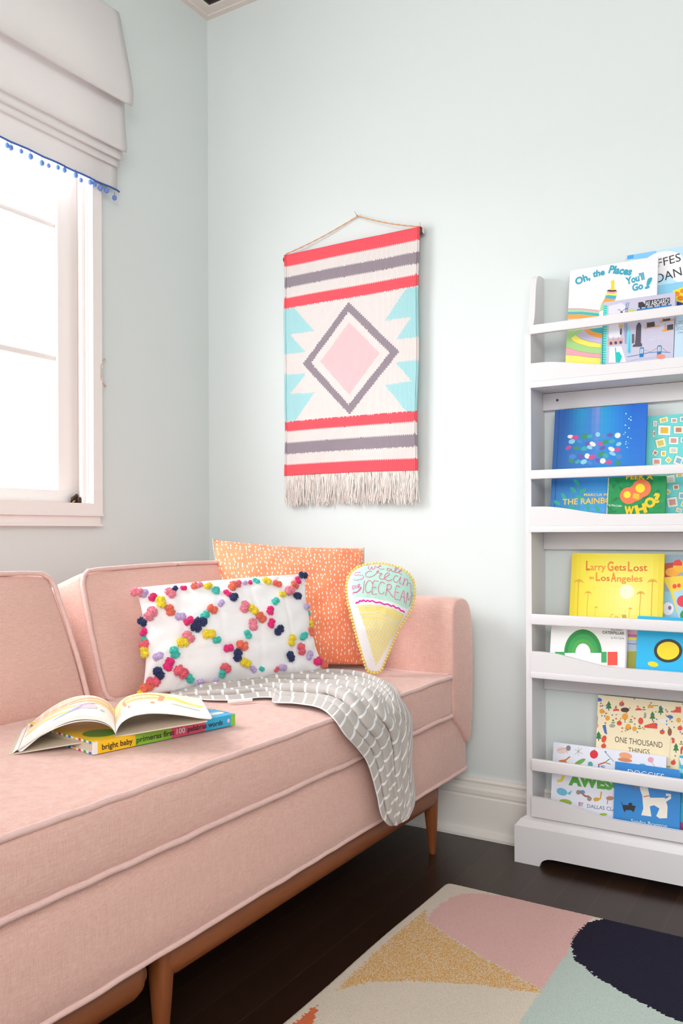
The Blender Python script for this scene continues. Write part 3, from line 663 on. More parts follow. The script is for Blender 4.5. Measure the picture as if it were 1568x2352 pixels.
# ice cream pillow
ICE = {'outline':[(-7.3,292.1),(-30.4,289.7),(-49.0,285.6),(-69.3,274.7),(-80.5,259.7),(-87.2,243.0),(-88.8,220.2),(-86.2,189.7),(-78.4,154.7),(-68.2,106.4),(-58.0,61.3),(-50.2,31.4),(-42.2,7.5),(-33.5,1.3),(-21.6,-0.6),(-9.5,2.0),(-1.5,13.5),(13.6,47.0),(33.6,88.1),(53.5,124.9),(73.0,149.9),(84.8,172.3),(92.3,199.4),(94.3,222.3),(90.1,245.4),(75.8,265.8),(53.4,278.8),(23.2,288.9)],'mint':[(-33.5,289.0),(-57.1,274.3),(-69.9,257.8),(-75.9,239.6),(-77.4,221.4),(-75.9,201.6),(-41.9,197.5),(-4.1,191.7),(33.5,181.5),(69.2,164.4),(85.1,176.8),(90.8,199.5),(92.8,222.3),(88.6,245.4),(74.2,264.3),(53.3,277.3),(23.1,287.4),(-7.4,289.8)],'cone':[(-65.4,177.7),(-35.1,178.3),(-4.9,175.1),(32.7,164.8),(61.6,149.5),(45.6,117.6),(21.1,79.5),(-3.2,41.6),(-19.3,17.1),(-28.5,48.4),(-41.4,98.0),(-52.0,135.8)],'ric':[(-68.3,183.1),(-59.0,188.1),(-49.8,189.4),(-37.7,188.2),(-25.6,187.1),(-4.6,181.9),(18.0,175.9),(33.0,170.9),(47.9,164.3),(62.6,154.8)],'strokes':[[(-43.0,244.0),(-49.0,209.1)],[(-22.1,234.2),(-25.6,242.0),(-32.4,242.9),(-39.7,232.4),(-41.7,220.3),(-39.7,212.6),(-33.8,210.1),(-26.7,215.3)],[(-4.3,240.5),(-18.8,240.2),(-24.0,207.6),(-11.1,206.4)],[(-20.2,224.2),(-11.8,224.3)],[(11.5,233.2),(7.1,237.9),(1.0,237.3),(-5.6,226.8),(-6.2,213.1),(-2.0,206.1),(4.1,205.9),(8.2,211.1)],[(18.2,230.7),(12.3,200.4)],[(17.5,230.7),(25.1,231.2),(29.4,225.8),(26.0,218.2),(16.1,217.8),(24.1,209.1),(27.5,201.4),(33.3,195.1)],[(53.0,222.8),(42.5,226.1),(36.3,193.5),(47.5,188.6)],[(40.2,210.2),(48.4,207.6)],[(49.6,184.8),(62.5,214.1),(63.1,180.5)],[(54.1,197.5),(63.8,195.0)],[(66.7,175.1),(73.7,209.1),(74.9,187.8),(87.2,204.1),(77.2,171.7)],[(-51.2,268.8),(-61.9,269.1),(-67.4,264.7),(-66.8,260.8),(-57.6,261.3),(-47.0,258.7),(-44.1,254.0),(-50.4,248.8),(-65.8,247.0),(-72.5,251.0)],[(-20.6,267.9),(-26.6,271.1),(-34.4,267.5),(-39.2,261.5),(-37.2,255.3),(-28.9,253.5),(-18.0,257.1),(-8.6,264.4),(-2.2,270.4),(-3.7,271.2),(-8.4,268.3),(-0.9,263.5),(5.9,262.5),(-1.3,255.8),(-0.1,248.1),(7.5,246.3),(13.8,250.7),(20.1,255.2),(26.4,259.6),(24.3,263.5),(17.4,262.1),(11.6,253.9),(13.6,246.1),(22.5,241.3),(33.4,245.5)],[(49.9,254.3),(42.3,255.3),(36.6,247.0),(39.2,237.7),(45.3,237.5),(53.4,246.5),(56.7,252.5),(52.9,235.8),(57.2,231.0)],[(65.8,249.2),(67.2,246.1),(61.7,227.8),(63.6,237.0),(71.7,245.9),(76.1,241.2),(73.1,226.7),(74.2,233.6),(81.9,234.9),(84.6,227.2),(83.7,210.4),(88.1,206.4)],[(-27.5,286.6),(-30.1,279.7),(-24.9,275.7),(-20.0,284.0),(-19.5,276.3),(-14.2,276.1),(-10.7,285.3),(-6.3,280.5),(1.5,284.2),(6.1,284.8),(3.2,287.2),(-1.7,280.4),(4.1,274.8),(13.4,276.1)],[(30.2,274.8),(22.7,277.4),(20.9,272.0),(26.9,269.6),(33.3,275.5),(33.7,268.6),(39.1,267.7),(48.7,275.8),(50.4,279.7),(44.1,277.5),(42.9,266.8),(48.1,265.1),(59.1,269.4),(61.6,273.2),(55.3,271.0),(54.2,263.4),(61.6,257.8)],[(-76.3,230.5),(-73.7,219.7)],[(-76.4,229.0),(-69.3,233.3)],[(-75.5,223.6),(-69.3,226.5)],[(-67.1,231.7),(-69.3,227.2),(-65.9,224.1),(-63.4,228.6),(-67.1,231.7)],[(-61.7,233.1),(-59.8,223.9)],[(-61.8,232.3),(-56.3,235.2),(-56.5,230.7),(-60.1,228.5),(-53.6,226.0)],[(-74.8,209.1),(-73.9,213.7),(-64.0,214.9),(-59.2,219.3),(-52.9,226.7),(-54.6,220.7),(-64.0,213.4),(-71.7,212.1)]],'wlines':[[(-61.1,172.3),(-5.1,170.5),(32.5,161.8),(59.2,147.3)],[(-60.3,154.2),(-36.1,154.9),(-6.0,149.4),(23.9,139.4),(47.6,128.1)],[(-54.6,146.4),(-21.3,146.1),(8.7,139.9),(41.5,126.8)],[(-61.6,160.2),(-48.0,158.3),(-44.9,161.2),(-39.0,156.5),(-20.9,155.9),(-8.6,159.3),(-5.8,153.9),(9.2,150.4),(13.9,153.3),(18.1,145.6),(33.3,145.1),(39.0,137.4)],[(-47.1,143.2),(-69.9,101.9)]]}
IO, IU, IV, IN_ = [Vector(v) for v in ((0.8578, -0.301, 0.5035), (0.8254, 0.5641, 0.0227), (-0.1244, 0.1425, 0.9819), (0.5507, -0.8133, 0.1878))]
IP = thing('cone_pillow', (0.8578, -0.301, 0.498), 'small ice cream cone shaped pillow with pink lettering and yellow pompom edge', 'pillow')
import mathutils.geometry as mg
ol = ICE['outline']; NS = 220; cl = [Vector((x, y, 0)) for x, y in ol + [ol[0]]]
cs = catmull(cl, NS)[:-1]; OC = Vector((sum(p.x for p in cs) / NS, 165, 0))
def ray_r(a):
    d = Vector((math.cos(a), math.sin(a))); best = 60
    for i in range(len(cs)):
        p, q = cs[i - 1], cs[i]; r = mg.intersect_line_line_2d((OC.x, OC.y), (OC.x + d.x * 400, OC.y + d.y * 400), (p.x, p.y), (q.x, q.y))
        if r: best = math.hypot(r[0] - OC.x, r[1] - OC.y); break
    return best
NA = 240; RA = [ray_r(2 * PI * k / NA) for k in range(NA)]
def ih(x, y):
    dx, dy = x - OC.x, y - OC.y; a = math.atan2(dy, dx) % (2 * PI); f = a / (2 * PI) * NA; k = int(f) % NA; R_ = RA[k] * (1 - f % 1) + RA[(k + 1) % NA] * (f % 1)
    t = min(1, math.hypot(dx, dy) / R_); half = 0.034 * min(1, 0.25 + max(0, y) / 150)
    return half * (max(0, 1 - t ** 2.6)) ** 0.6 + 0.0012 * noise.noise(Vector((x * 0.05, y * 0.05, 3))) * (1 - t ** 4)
def ipos(x, y, side=1, off=0.0): return IO + IU * (x / 1000) + IV * (y / 1000) + IN_ * (side * ih(x, y) + off)
M_mint = mat('mint_print', '#bfe9d8', 0.9); M_cone = mat('cone_print', '#f7e48e', 0.9); M_ipink = mat('pink_embroidery', '#ec5b9c', 0.8); M_mag = mat('magenta_ricrac', '#ea1fa6', 0.8); M_yb = mat('yellow_pompom', '#f8dd7c', 0.95)
b = MB(); NRg = 44; rings = []
vs = [ipos(OC.x, OC.y)]; par_ = [(OC.x, OC.y)]
for r in range(1, NRg + 1):
    t = (r / NRg) ** 0.8
    for k in range(NA): x = OC.x + RA[k] * t * math.cos(2 * PI * k / NA); y = OC.y + RA[k] * t * math.sin(2 * PI * k / NA); vs.append(ipos(x, y)); par_.append((x, y))
nf = len(vs)
fr_f = []
for k in range(NA): fr_f.append((0, 1 + k, 1 + (k + 1) % NA))
for r in range(NRg - 1):
    for k in range(NA): fr_f.append((1 + r * NA + k, 1 + (r + 1) * NA + k, 1 + (r + 1) * NA + (k + 1) % NA, 1 + r * NA + (k + 1) % NA))
b.v = [tuple(v) for v in vs]
for f in fr_f:
    cx = sum(par_[i][0] for i in f) / len(f); cy = sum(par_[i][1] for i in f) / len(f)
    m = M_mint if inpoly(cx, cy, ICE['mint']) else M_cone if inpoly(cx, cy, ICE['cone']) else M_white
    if m is M_cone:
        pass
    b.f.append(f); b.m.append(b.mi(m)); b.sm.append(True)
# back
kb = len(b.v); ids = {}
for i, (x, y) in enumerate(par_):
    if i >= nf - NA: ids[i] = i
    else: ids[i] = len(b.v); b.v.append(tuple(ipos(x, y, -1)))
for f in fr_f: b.f.append(tuple(ids[i] for i in reversed(f))); b.m.append(b.mi(M_white)); b.sm.append(True)
b.link('cover', IP, normals=False)
b = MB()
for st in ICE['strokes']:
    P = catmull([Vector((x, y, 0)) for x, y in st], len(st) * 5) if len(st) > 3 else [Vector((x, y, 0)) for x, y in st]
    if len(P) <= 3: P = catmull(P, 8)
    b.tube([ipos(p.x, p.y, 1, 0.0003) for p in P], 0.00085, M_ipink, 5)
b.link('lettering', IP)
b = MB(); P = catmull([Vector((x, y, 0)) for x, y in ICE['ric']], 110)
b.tube([ipos(p.x, p.y + 1.5 * math.sin(i * 0.54), 1, 0.0004) for i, p in enumerate(P)], 0.0019, M_mag, 6); b.link('rickrack', IP)
b = MB()
for sg in (1, -1):
    for k in range(-16, 34):
        run = []
        for q in range(0, 90):
            yy = 6 + q * 1.6; xx = (k * 8.2 - sg * yy * 0.62) / 0.9
            if inpoly(xx, yy, ICE['cone']) and yy < 136: run.append(ipos(xx, yy, 1, 0.0001))
            else:
                if len(run) > 2: b.tube(run, 0.00055, M_white, 4, caps=False)
                run = []
for st in ICE['wlines'][:4]:
    P = catmull([Vector((x, y, 0)) for x, y in st], len(st) * 5); b.tube([ipos(p.x, p.y, 1, 0.0001) for p in P], 0.0006, M_white, 4)
b.link('stitching', IP)
b = MB(); b.sphere((0, 0, 0), 0.0042, M_yb, 10, 7); yo = b.link('edge_pompom', None); yo.parent = IP
L = [0]
for i in range(NS): L.append(L[-1] + (cs[(i + 1) % NS] - cs[i]).length)
NB = 88; er = random.Random(8)
for k in range(NB):
    t = L[-1] * k / NB; i = max(j for j in range(NS) if L[j] <= t); p = cs[i].lerp(cs[(i + 1) % NS], (t - L[i]) / max(1e-6, L[i + 1] - L[i]))
    d = (p - OC).normalized() * 2.6
    o = yo if k == 0 else yo.copy()
    if k: COL.objects.link(o)
    o.parent = IP; s_ = er.uniform(0.85, 1.12); o.scale = (s_, s_, s_); o.location = ipos(p.x, p.y) + IU * (d.x / 1000) + IV * (d.y / 1000) - Vector(ORG[IP.name])

# ================================================================ THROW
TH = thing('throw_blanket', (0.95, -0.62, 0.50), 'grey throw with thin white stripes spilling over the front edge of the sofa seat', 'blanket')
Bc = [(0.60, -0.85, 0.503), (0.665, -0.838, 0.503), (0.705, -0.835, 0.503), (0.748, -0.812, 0.503), (0.785, -0.757, 0.503), (0.815, -0.748, 0.504), (0.850, -0.787, 0.504), (0.905, -0.775, 0.504), (0.965, -0.783, 0.504), (1.014, -0.805, 0.490), (1.032, -0.788, 0.455), (1.034, -0.742, 0.418), (1.034, -0.704, 0.383), (1.034, -0.675, 0.335), (1.034, -0.656, 0.290), (1.034, -0.636, 0.243), (1.034, -0.60, 0.212), (1.030, -0.565, 0.203)]
Ac = [(0.55, -0.79, 0.503), (0.56, -0.72, 0.504), (0.57, -0.65, 0.505), (0.585, -0.58, 0.506), (0.61, -0.52, 0.506), (0.64, -0.47, 0.506), (0.70, -0.405, 0.506), (0.78, -0.370, 0.506), (0.87, -0.395, 0.506), (0.975, -0.47, 0.502), (1.020, -0.515, 0.482), (1.034, -0.492, 0.440), (1.034, -0.484, 0.385), (1.034, -0.492, 0.330), (1.034, -0.480, 0.280), (1.034, -0.476, 0.232), (1.034, -0.502, 0.206), (1.030, -0.545, 0.202)]
NSs, NT = 210, 150
Bs = catmull(Bc, NSs); As = catmull(Ac, NSs)
bnds = [0.0, 0.13, 0.235, 0.37, 0.47, 0.60, 0.69, 0.80, 0.885, 1.0]; amps = [0.75, 0.9, 1.15, 0.85, 1.2, 0.8, 1.1, 0.8, 0.9]; offs = [0.0, 0.011, 0.024, 0.006, 0.029, 0.016, 0.002, 0.020, 0.012]
rows = []; uvp = []; acc = 0
for i in range(NSs + 1):
    s = i / NSs; A, B_ = As[i], Bs[i]; w_ = (A - B_).length
    if i: acc += ((As[i] + Bs[i]) / 2 - (As[i - 1] + Bs[i - 1]) / 2).length
    mid = (A + B_) / 2; down = min(1, max(0, (s - 0.47) / 0.09)); down = down * down * (3 - 2 * down)
    nrm = Vector((down, 0, 1 - down)).normalized(); row = []
    sm1 = math.sin(PI * min(1, s * 6) / 2); tail = max(0, min(1, (1 - s) / 0.10)) ** 0.5
    shear = 0.11 * down + 0.10 * max(0, s - 0.55)
    for j in range(NT + 1):
        t = j / NT; p = B_.lerp(A, t)
        tb = t + (0.045 * math.sin(s * 6.5 + 0.6) + 0.02 * math.sin(s * 15 + t * 3)) * math.sin(PI * t); tb = min(0.9999, max(0, tb))
        k = max(q for q in range(9) if bnds[q] <= tb); q = (tb - bnds[k]) / (bnds[k + 1] - bnds[k]); fq = q; lean_ = 0.62 if k % 3 else 1.5
        h_ = max(0.0, math.sin(PI * q ** lean_)) ** (0.75 - 0.12 * down) * amps[k] * (0.72 + 0.28 * math.sin(s * (5 + k * 0.9) + k * 2.1)) * (0.45 if k in (0, 8) else 1)
        h_ *= (0.020 + 0.006 * t * (1 - down) - 0.006 * down) * sm1 * (0.25 + 0.75 * tail)
        h_ += 0.0012 * (1 + noise.noise(Vector((s * 14, t * 9, 1.0))))
        lat = (A - B_).normalized() * (-0.45 * h_ * (1 if k % 3 else -1) * math.cos(PI * q) * tail)
        q = p + nrm * h_ + lat * (1 if 0 < j < NT else 0)
        row.append(q); uvp.append(((acc + 0.02 * t + down * (0.07 * t + 0.7 * max(0, t - 0.42) ** 2) + 0.005 * fq + offs[k] * (1 - 0.5 * down)) / 0.036, t * 8))
    rows.append(row)
M_th = mat('striped_jersey', '#bdb6b3', 0.95, Sheen_Weight=0.25)
n, l, bb = nodes(M_th); tc = n.new('ShaderNodeTexCoord'); sp = n.new('ShaderNodeSeparateXYZ'); l.new(tc.outputs['UV'], sp.inputs[0])
nz_ = noise_tex(M_th, tc.outputs['UV'], 6, 2)
fr_ = mo('FRACT', mo('ADD', sp.outputs[0], mo('MULTIPLY', nz_, 0.04)))
lt = mo('LESS_THAN', fr_, 0.17); tocol(M_th, mixcol(M_th, lt, '#beb5b0', '#f2efef')); bump(M_th, noise_tex(M_th, coords(M_th), 700, 2), 0.4, 0.0006)
b = MB(); b.grid(rows, M_th); o = b.link('cloth', TH, normals=False)
uvl = o.data.uv_layers.new(name='UVMap')
for lp in o.data.loops: uvl.data[lp.index].uv = uvp[lp.vertex_index]
sm = o.modifiers.new('thickness', 'SOLIDIFY'); sm.thickness = 0.0016; sm.offset = -1
b = MB()
for E_ in ([r[0] for r in rows], [r[-1] for r in rows]): b.tube(E_, 0.0016, M_th, 6)
b.link('hem', TH)
b = MB(); M = Matrix.Translation((0.7745, -0.812, 0.5015)) @ Matrix.Rotation(0.95, 4, 'Z'); b.rbox(-0.028, 0.028, -0.004, 0.005, 0, 0.007, 0.002, M_white, 2, M=M); b.link('care_label', TH)
ART = {
 'giraffe': ((1.434, -0.074, 1.276),0.266,0.3292,0.009,0.1771,'#bfe2f6',[
('p',0,'4aa6ee',[0,3292,215,3292,219,3178,0,3178]),('p',1,'86c6f3',[161,3292,725,3292,730,3129,166,3158]),('p',2,'f2f1f4',[1404,2926,1390,2801,1305,2693,1161,2619,980,2589,788,2609,615,2677,487,2782,425,2908,439,3036,528,3146,676,3220,861,3247,1053,3224,1223,3155,1346,3050]),('p',2,'f2f1f4',[1650,2527,1631,2431,1573,2357,1483,2316,1376,2314,1268,2352,1174,2424,1110,2520,1085,2625,1104,2722,1164,2796,1255,2837,1363,2838,1471,2798,1564,2725,1627,2630]),('p',3,'8ccdec',[754,2330,1396,2340,1407,1935,763,2036]),('p',4,'fbe21e',[1151,2120,1400,2195,1412,1734,1261,1843]),('p',5,'f28a1c',[1328,2020,1323,1996,1308,1978,1285,1968,1258,1967,1230,1977,1206,1994,1190,2017,1184,2042,1189,2066,1204,2084,1227,2094,1254,2095,1282,2085,1306,2068,1322,2045]),('p',5,'f28a1c',[1425,1889,1420,1864,1404,1844,1380,1833,1351,1832,1321,1842,1296,1861,1279,1886,1272,1913,1277,1939,1293,1959,1318,1970,1347,1971,1377,1961,1402,1942,1419,1917]),('p',5,'f28a1c',[1462,2070,1457,2049,1443,2032,1422,2023,1397,2023,1371,2031,1349,2047,1334,2068,1329,2091,1333,2113,1347,2129,1368,2138,1394,2138,1419,2130,1441,2114,1456,2093]),('p',5,'1c3c86',[1261,1829,1411,1763,1416,1562,1266,1642]),('t',5,'333338',['FFES',77.9,282.5,56.2,0.136,22.2,0,0]),('t',5,'333338',['DAN',76.5,240.1,61.6,0.18,23.6,0,0]),]),
 'seuss': ((1.288, -0.088, 1.276),0.226,0.3091,0.01,0.1822,'#f1eef3',[
('t',0,'3fa6bd',['Oh,',18.4,264.7,39.4,0.294,19.5,3,0]),('t',0,'3fa6bd',['the',61.8,280.1,31.7,0.064,17.1,3,0]),('t',0,'3fa6bd',['Places',101.5,285.9,61.2,-0.279,19.9,3,0]),('t',0,'3fa6bd',["You'll",149.2,244.4,46.6,0.175,18.7,3,0]),('t',0,'3fa6bd',['Go',165.4,224.2,27.2,0.096,18.1,3,0]),('t',0,'3fa6bd',['!',195.0,226.4,12.7,0.008,25.9,3,0.3]),('p',0,'f0a9b2',[0,2008,361,1958,616,1894,827,1836,844,1444,0,1560]),('p',1,'a9d8a4',[0,1967,363,1918,618,1853,828,1795,844,1444,0,1560]),('p',2,'48b3c4',[0,1917,365,1868,620,1804,831,1746,844,1444,0,1560]),('p',3,'f7a64a',[0,1845,368,1796,623,1732,834,1675,844,1444,0,1560]),('p',4,'c9c3e0',[0,1723,374,1674,629,1611,839,1555,844,1444,0,1560]),('p',5,'a9d48a',[0,623,0,1385,888,1371,972,356,8,464]),('p',6,'cabfe0',[247,1235,412,1314,451,1387,929,1366,950,881,825,918,572,1027,378,1129]),('p',7,'f7a64a',[442,1343,556,1372,930,1344,943,1046,776,1100,606,1188]),('p',8,'2fb6bd',[557,1350,930,1355,937,1189,728,1250]),('p',9,'f6ea66',[112,1164,247,1235,379,1107,594,1002,907,919,912,798,621,856,322,981,169,1078]),('p',10,'f6a5b4',[7,920,310,783,628,690,920,623,931,360,29,461]),('p',11,'f6ea72',[6,708,317,650,634,569,924,513,933,317,10,419]),('l',12,'77715f',[6,112,1164,169,1078,322,981,621,856,912,798]),('l',12,'77715f',[6,7,920,310,783,628,690,920,623]),('l',12,'77715f',[6,6,708,317,650,634,569,924,513]),('l',12,'77715f',[6,247,1235,379,1118,593,1013,907,912]),('l',12,'77715f',[6,3,2011,361,1958,616,1894,827,1836]),('p',13,'a9d8a4',[880,2037,984,2032,1193,1923,1174,1881,828,1800]),
('p',13,'f7a64a',[901,2045,958,2158,1237,2092,1172,1930,1069,1941,965,1990]),('p',14,'48b3c4',[959,2136,984,2265,1263,2199,1237,2092,1103,2113,1020,2148]),('p',15,'f8e96a',[986,2220,1003,2318,1271,2253,1254,2178,1120,2210,1037,2235]),('p',16,'ef9fb6',[1272,2290,1262,2271,1234,2259,1190,2254,1138,2258,1086,2271,1041,2289,1011,2312,1000,2334,1009,2353,1038,2365,1082,2370,1134,2366,1186,2353,1231,2334,1261,2312]),('p',17,'4a3a3a',[1258,2319,1249,2309,1223,2303,1183,2302,1136,2308,1089,2317,1048,2331,1021,2345,1011,2359,1020,2369,1047,2375,1087,2375,1134,2370,1181,2360,1221,2347,1248,2332]),('p',18,'f3d53a',[1093,2359,1113,2489,1094,2604,1164,2637,1197,2575,1188,2455,1206,2341]),]),
 'city': ((1.385, -0.102, 1.276),0.1755,0.202,0.009,0.1993,'#cbc6db',[
('p',0,'7fe0d6',[0,1940,97,1911,139,318,0,334]),('p',1,'12b3b2',[14,1931,84,1916,83,1889,13,1904]),('p',1,'12b3b2',[15,1869,85,1854,84,1827,14,1842]),('p',1,'12b3b2',[17,1799,87,1784,86,1758,16,1772]),('p',1,'12b3b2',[18,1739,88,1724,87,1697,17,1712]),('p',1,'12b3b2',[19,1676,89,1661,88,1635,18,1649]),('p',1,'12b3b2',[21,1605,91,1591,90,1565,20,1579]),('p',1,'12b3b2',[23,1532,92,1518,92,1491,22,1506]),('p',1,'12b3b2',[24,1470,94,1456,93,1429,23,1443]),('p',1,'12b3b2',[0,1414,0,1414,0,1412]),('p',1,'12b3b2',[25,1406,95,1392,94,1366,24,1380]),('p',1,'12b3b2',[0,1360,1,1360,0,1350]),('p',1,'12b3b2',[26,1352,96,1338,95,1312,25,1326]),('p',1,'12b3b2',[0,1291,3,1290,0,1266]),('p',1,'12b3b2',[28,1282,97,1268,97,1242,27,1256]),('p',1,'12b3b2',[0,1231,4,1231,1,1205,0,1205]),('p',1,'12b3b2',[29,1223,98,1209,98,1183,28,1197]),('p',1,'12b3b2',[0,1169,5,1168,2,1143,0,1143]),('p',1,'12b3b2',[30,1161,100,1147,99,1121,29,1135]),('p',1,'12b3b2',[0,1107,6,1106,3,1080,0,1081]),('p',1,'12b3b2',[31,1098,101,1085,100,1058,30,1072]),('p',1,'12b3b2',[0,1042,8,1040,5,1014,0,1015]),('p',1,'12b3b2',[33,1032,102,1019,101,993,32,1006]),('p',1,'12b3b2',[0,966,10,964,7,938,0,939]),('p',1,'12b3b2',[34,956,104,943,103,917,34,930]),('p',1,'12b3b2',[0,904,11,902,8,876,0,877]),('p',1,'12b3b2',[36,894,105,881,104,855,35,868]),('p',1,'12b3b2',[0,841,12,839,9,813,0,815]),('p',1,'12b3b2',[37,831,107,818,106,792,36,805]),('p',1,'12b3b2',[0,778,14,775,11,749,0,751]),('p',1,'12b3b2',[38,768,108,755,107,729,38,742]),('p',1,'12b3b2',[0,725,14,722,12,697,0,699]),
('p',1,'12b3b2',[39,715,109,702,108,676,38,689]),('p',1,'12b3b2',[0,660,16,657,13,631,0,633]),('p',1,'12b3b2',[41,650,110,637,109,611,40,624]),('p',1,'12b3b2',[0,591,17,588,15,562,0,565]),('p',1,'12b3b2',[42,581,112,568,111,542,41,555]),('p',1,'12b3b2',[0,526,19,523,16,497,0,500]),('p',1,'12b3b2',[44,516,113,503,112,477,43,490]),('p',1,'12b3b2',[0,461,20,458,17,432,0,435]),('p',1,'12b3b2',[45,450,114,438,113,412,44,424]),('p',1,'12b3b2',[0,398,22,394,19,368,0,372]),('p',1,'12b3b2',[46,387,116,375,115,349,45,361]),('p',1,'12b3b2',[0,349,22,345,19,319,0,322]),('p',1,'12b3b2',[47,338,116,326,115,300,46,312]),('p',2,'0f8f98',[0,1283,0,1937,3,1937,49,328,25,331]),('p',3,'e4e0ee',[128,1896,450,1935,554,1831,565,1567,140,1628]),('p',3,'eceaf4',[151,1385,393,1373,470,992,168,1010]),('p',3,'eceaf4',[199,766,500,751,637,305,198,333]),('p',3,'c9d27a',[638,1720,777,1721,781,1622,562,1633]),('l',4,'6f90c4',[14,586,1925,558,1743,555,1328,589,804]),('l',4,'6f90c4',[14,634,1928,608,1735,599,1322,632,799]),('l',4,'6f90c4',[8,542,1921,610,1914]),('l',4,'6f90c4',[8,544,1872,612,1866]),('l',4,'6f90c4',[8,546,1823,614,1817]),('l',4,'6f90c4',[8,548,1775,616,1769]),('l',4,'6f90c4',[8,550,1726,618,1721]),('l',4,'6f90c4',[8,552,1678,620,1672]),('l',4,'6f90c4',[8,554,1629,622,1624]),('l',4,'6f90c4',[8,556,1581,624,1576]),('l',4,'6f90c4',[8,558,1533,626,1527]),('l',4,'6f90c4',[8,560,1485,628,1479]),('l',4,'6f90c4',[8,562,1436,630,1431]),('l',4,'6f90c4',[8,564,1388,632,1383]),('l',4,'6f90c4',[8,566,1340,634,1335]),
('l',4,'6f90c4',[8,568,1292,636,1287]),('l',4,'6f90c4',[8,570,1244,638,1239]),('l',4,'6f90c4',[8,572,1196,640,1191]),('l',4,'6f90c4',[8,574,1148,642,1143]),('l',4,'6f90c4',[8,576,1100,644,1095]),('l',4,'6f90c4',[8,578,1052,646,1047]),('l',4,'6f90c4',[8,580,1004,648,999]),('l',4,'6f90c4',[8,582,956,650,952]),('l',4,'6f90c4',[8,584,908,652,904]),('l',4,'6f90c4',[8,586,861,654,856]),('l',4,'6f90c4',[8,588,813,656,809]),('p',5,'3c3a44',[869,1881,967,1888,1068,1775,1070,1731,874,1739]),('p',5,'3c3a44',[1044,1904,1630,1899,1636,1742,1050,1734]),('p',6,'1f83c4',[837,1701,1674,1708,1681,1669,838,1662]),('t',6,'f7f7fa',['All ABOARD!',105.0,174.5,56.1,0.012,13.5,0,0]),('p',6,'2d2b33',[954,1714,953,1706,949,1699,942,1696,935,1695,927,1698,921,1704,916,1711,914,1720,915,1728,919,1734,926,1738,933,1739,941,1736,947,1730,952,1723]),('p',6,'2d2b33',[1090,1715,1089,1707,1085,1700,1079,1696,1071,1696,1064,1699,1057,1704,1053,1712,1051,1721,1052,1729,1056,1735,1062,1739,1070,1739,1077,1737,1084,1731,1088,1723]),('p',6,'2d2b33',[1264,1716,1263,1707,1259,1701,1253,1697,1246,1697,1238,1700,1232,1705,1227,1713,1225,1721,1227,1729,1231,1736,1237,1740,1244,1740,1251,1737,1258,1732,1262,1724]),('p',6,'2d2b33',[1437,1716,1436,1708,1432,1702,1426,1698,1418,1698,1411,1700,1404,1706,1400,1714,1398,1722,1399,1730,1403,1737,1410,1740,1417,1741,1424,1738,1431,1732,1435,1725]),('p',6,'2d2b33',[1589,1717,1588,1709,1584,1703,1578,1699,1571,1699,1563,1701,1557,1707,1553,1715,1551,1723,1552,1731,1556,1737,1562,1741,1569,1742,1577,1739,1583,1733,1587,1726]),
('l',6,'2d2b33',[12,357,1755,407,1761,460,1692,547,1755,617,1756]),('p',6,'2d2b33',[493,1674,491,1667,484,1663,473,1660,461,1661,449,1664,438,1669,431,1676,428,1683,430,1689,437,1694,447,1696,460,1696,472,1693,483,1687,490,1681]),('p',6,'f3a638',[1051,1191,1397,1194,1402,1160,1053,1148]),('p',6,'f3a638',[1100,1328,1124,1331,1148,1182,1100,1178]),('p',6,'f3a638',[1478,1058,1755,1062,1755,1026,1479,1015]),('p',6,'f3a638',[1526,1193,1549,1197,1573,1049,1526,1045]),('p',6,'f3a638',[1422,1310,1755,1313,1755,1278,1423,1267]),('p',6,'f3a638',[1471,1446,1493,1449,1517,1301,1470,1297]),('p',7,'4b4650',[1096,1296,1279,1303,1299,1172,1106,1166]),('p',7,'4b4650',[1478,1338,1654,1345,1660,1281,1486,1280]),('p',7,'4b4650',[1592,1167,1731,1178,1735,1038,1585,1033]),('p',7,'56515f',[845,1245,881,1326,929,1330,963,1250,970,778,1002,748,1001,678,778,695,780,741,830,763]),('p',7,'69606f',[745,1043,800,1035,809,798,755,783]),('p',7,'7adbe8',[621,1081,651,1304,678,1127,719,1089,729,540,643,544]),('p',8,'3bbde0',[666,558,683,1094,725,540]),('p',8,'3c3a44',[455,1233,483,1230,486,1066,450,1069]),('p',8,'f2b53c',[509,1291,507,1273,500,1259,488,1250,475,1248,461,1254,449,1266,440,1282,436,1301,438,1319,446,1334,457,1343,471,1345,485,1339,497,1327,505,1310]),('p',8,'d9a9a0',[146,947,210,961,530,963,520,834,149,805]),('p',9,'4a4c7a',[267,856,265,839,258,826,247,818,233,816,219,821,207,832,198,848,195,865,197,881,204,894,215,902,229,904,243,899,255,888,264,873]),('l',9,'b77d70',[8,167,945,162,1054]),('p',9,'4a4c7a',[388,853,386,837,378,824,367,816,353,814,339,819,327,830,319,845,315,862,317,879,325,892,336,900,350,902,364,896,376,886,384,870]),
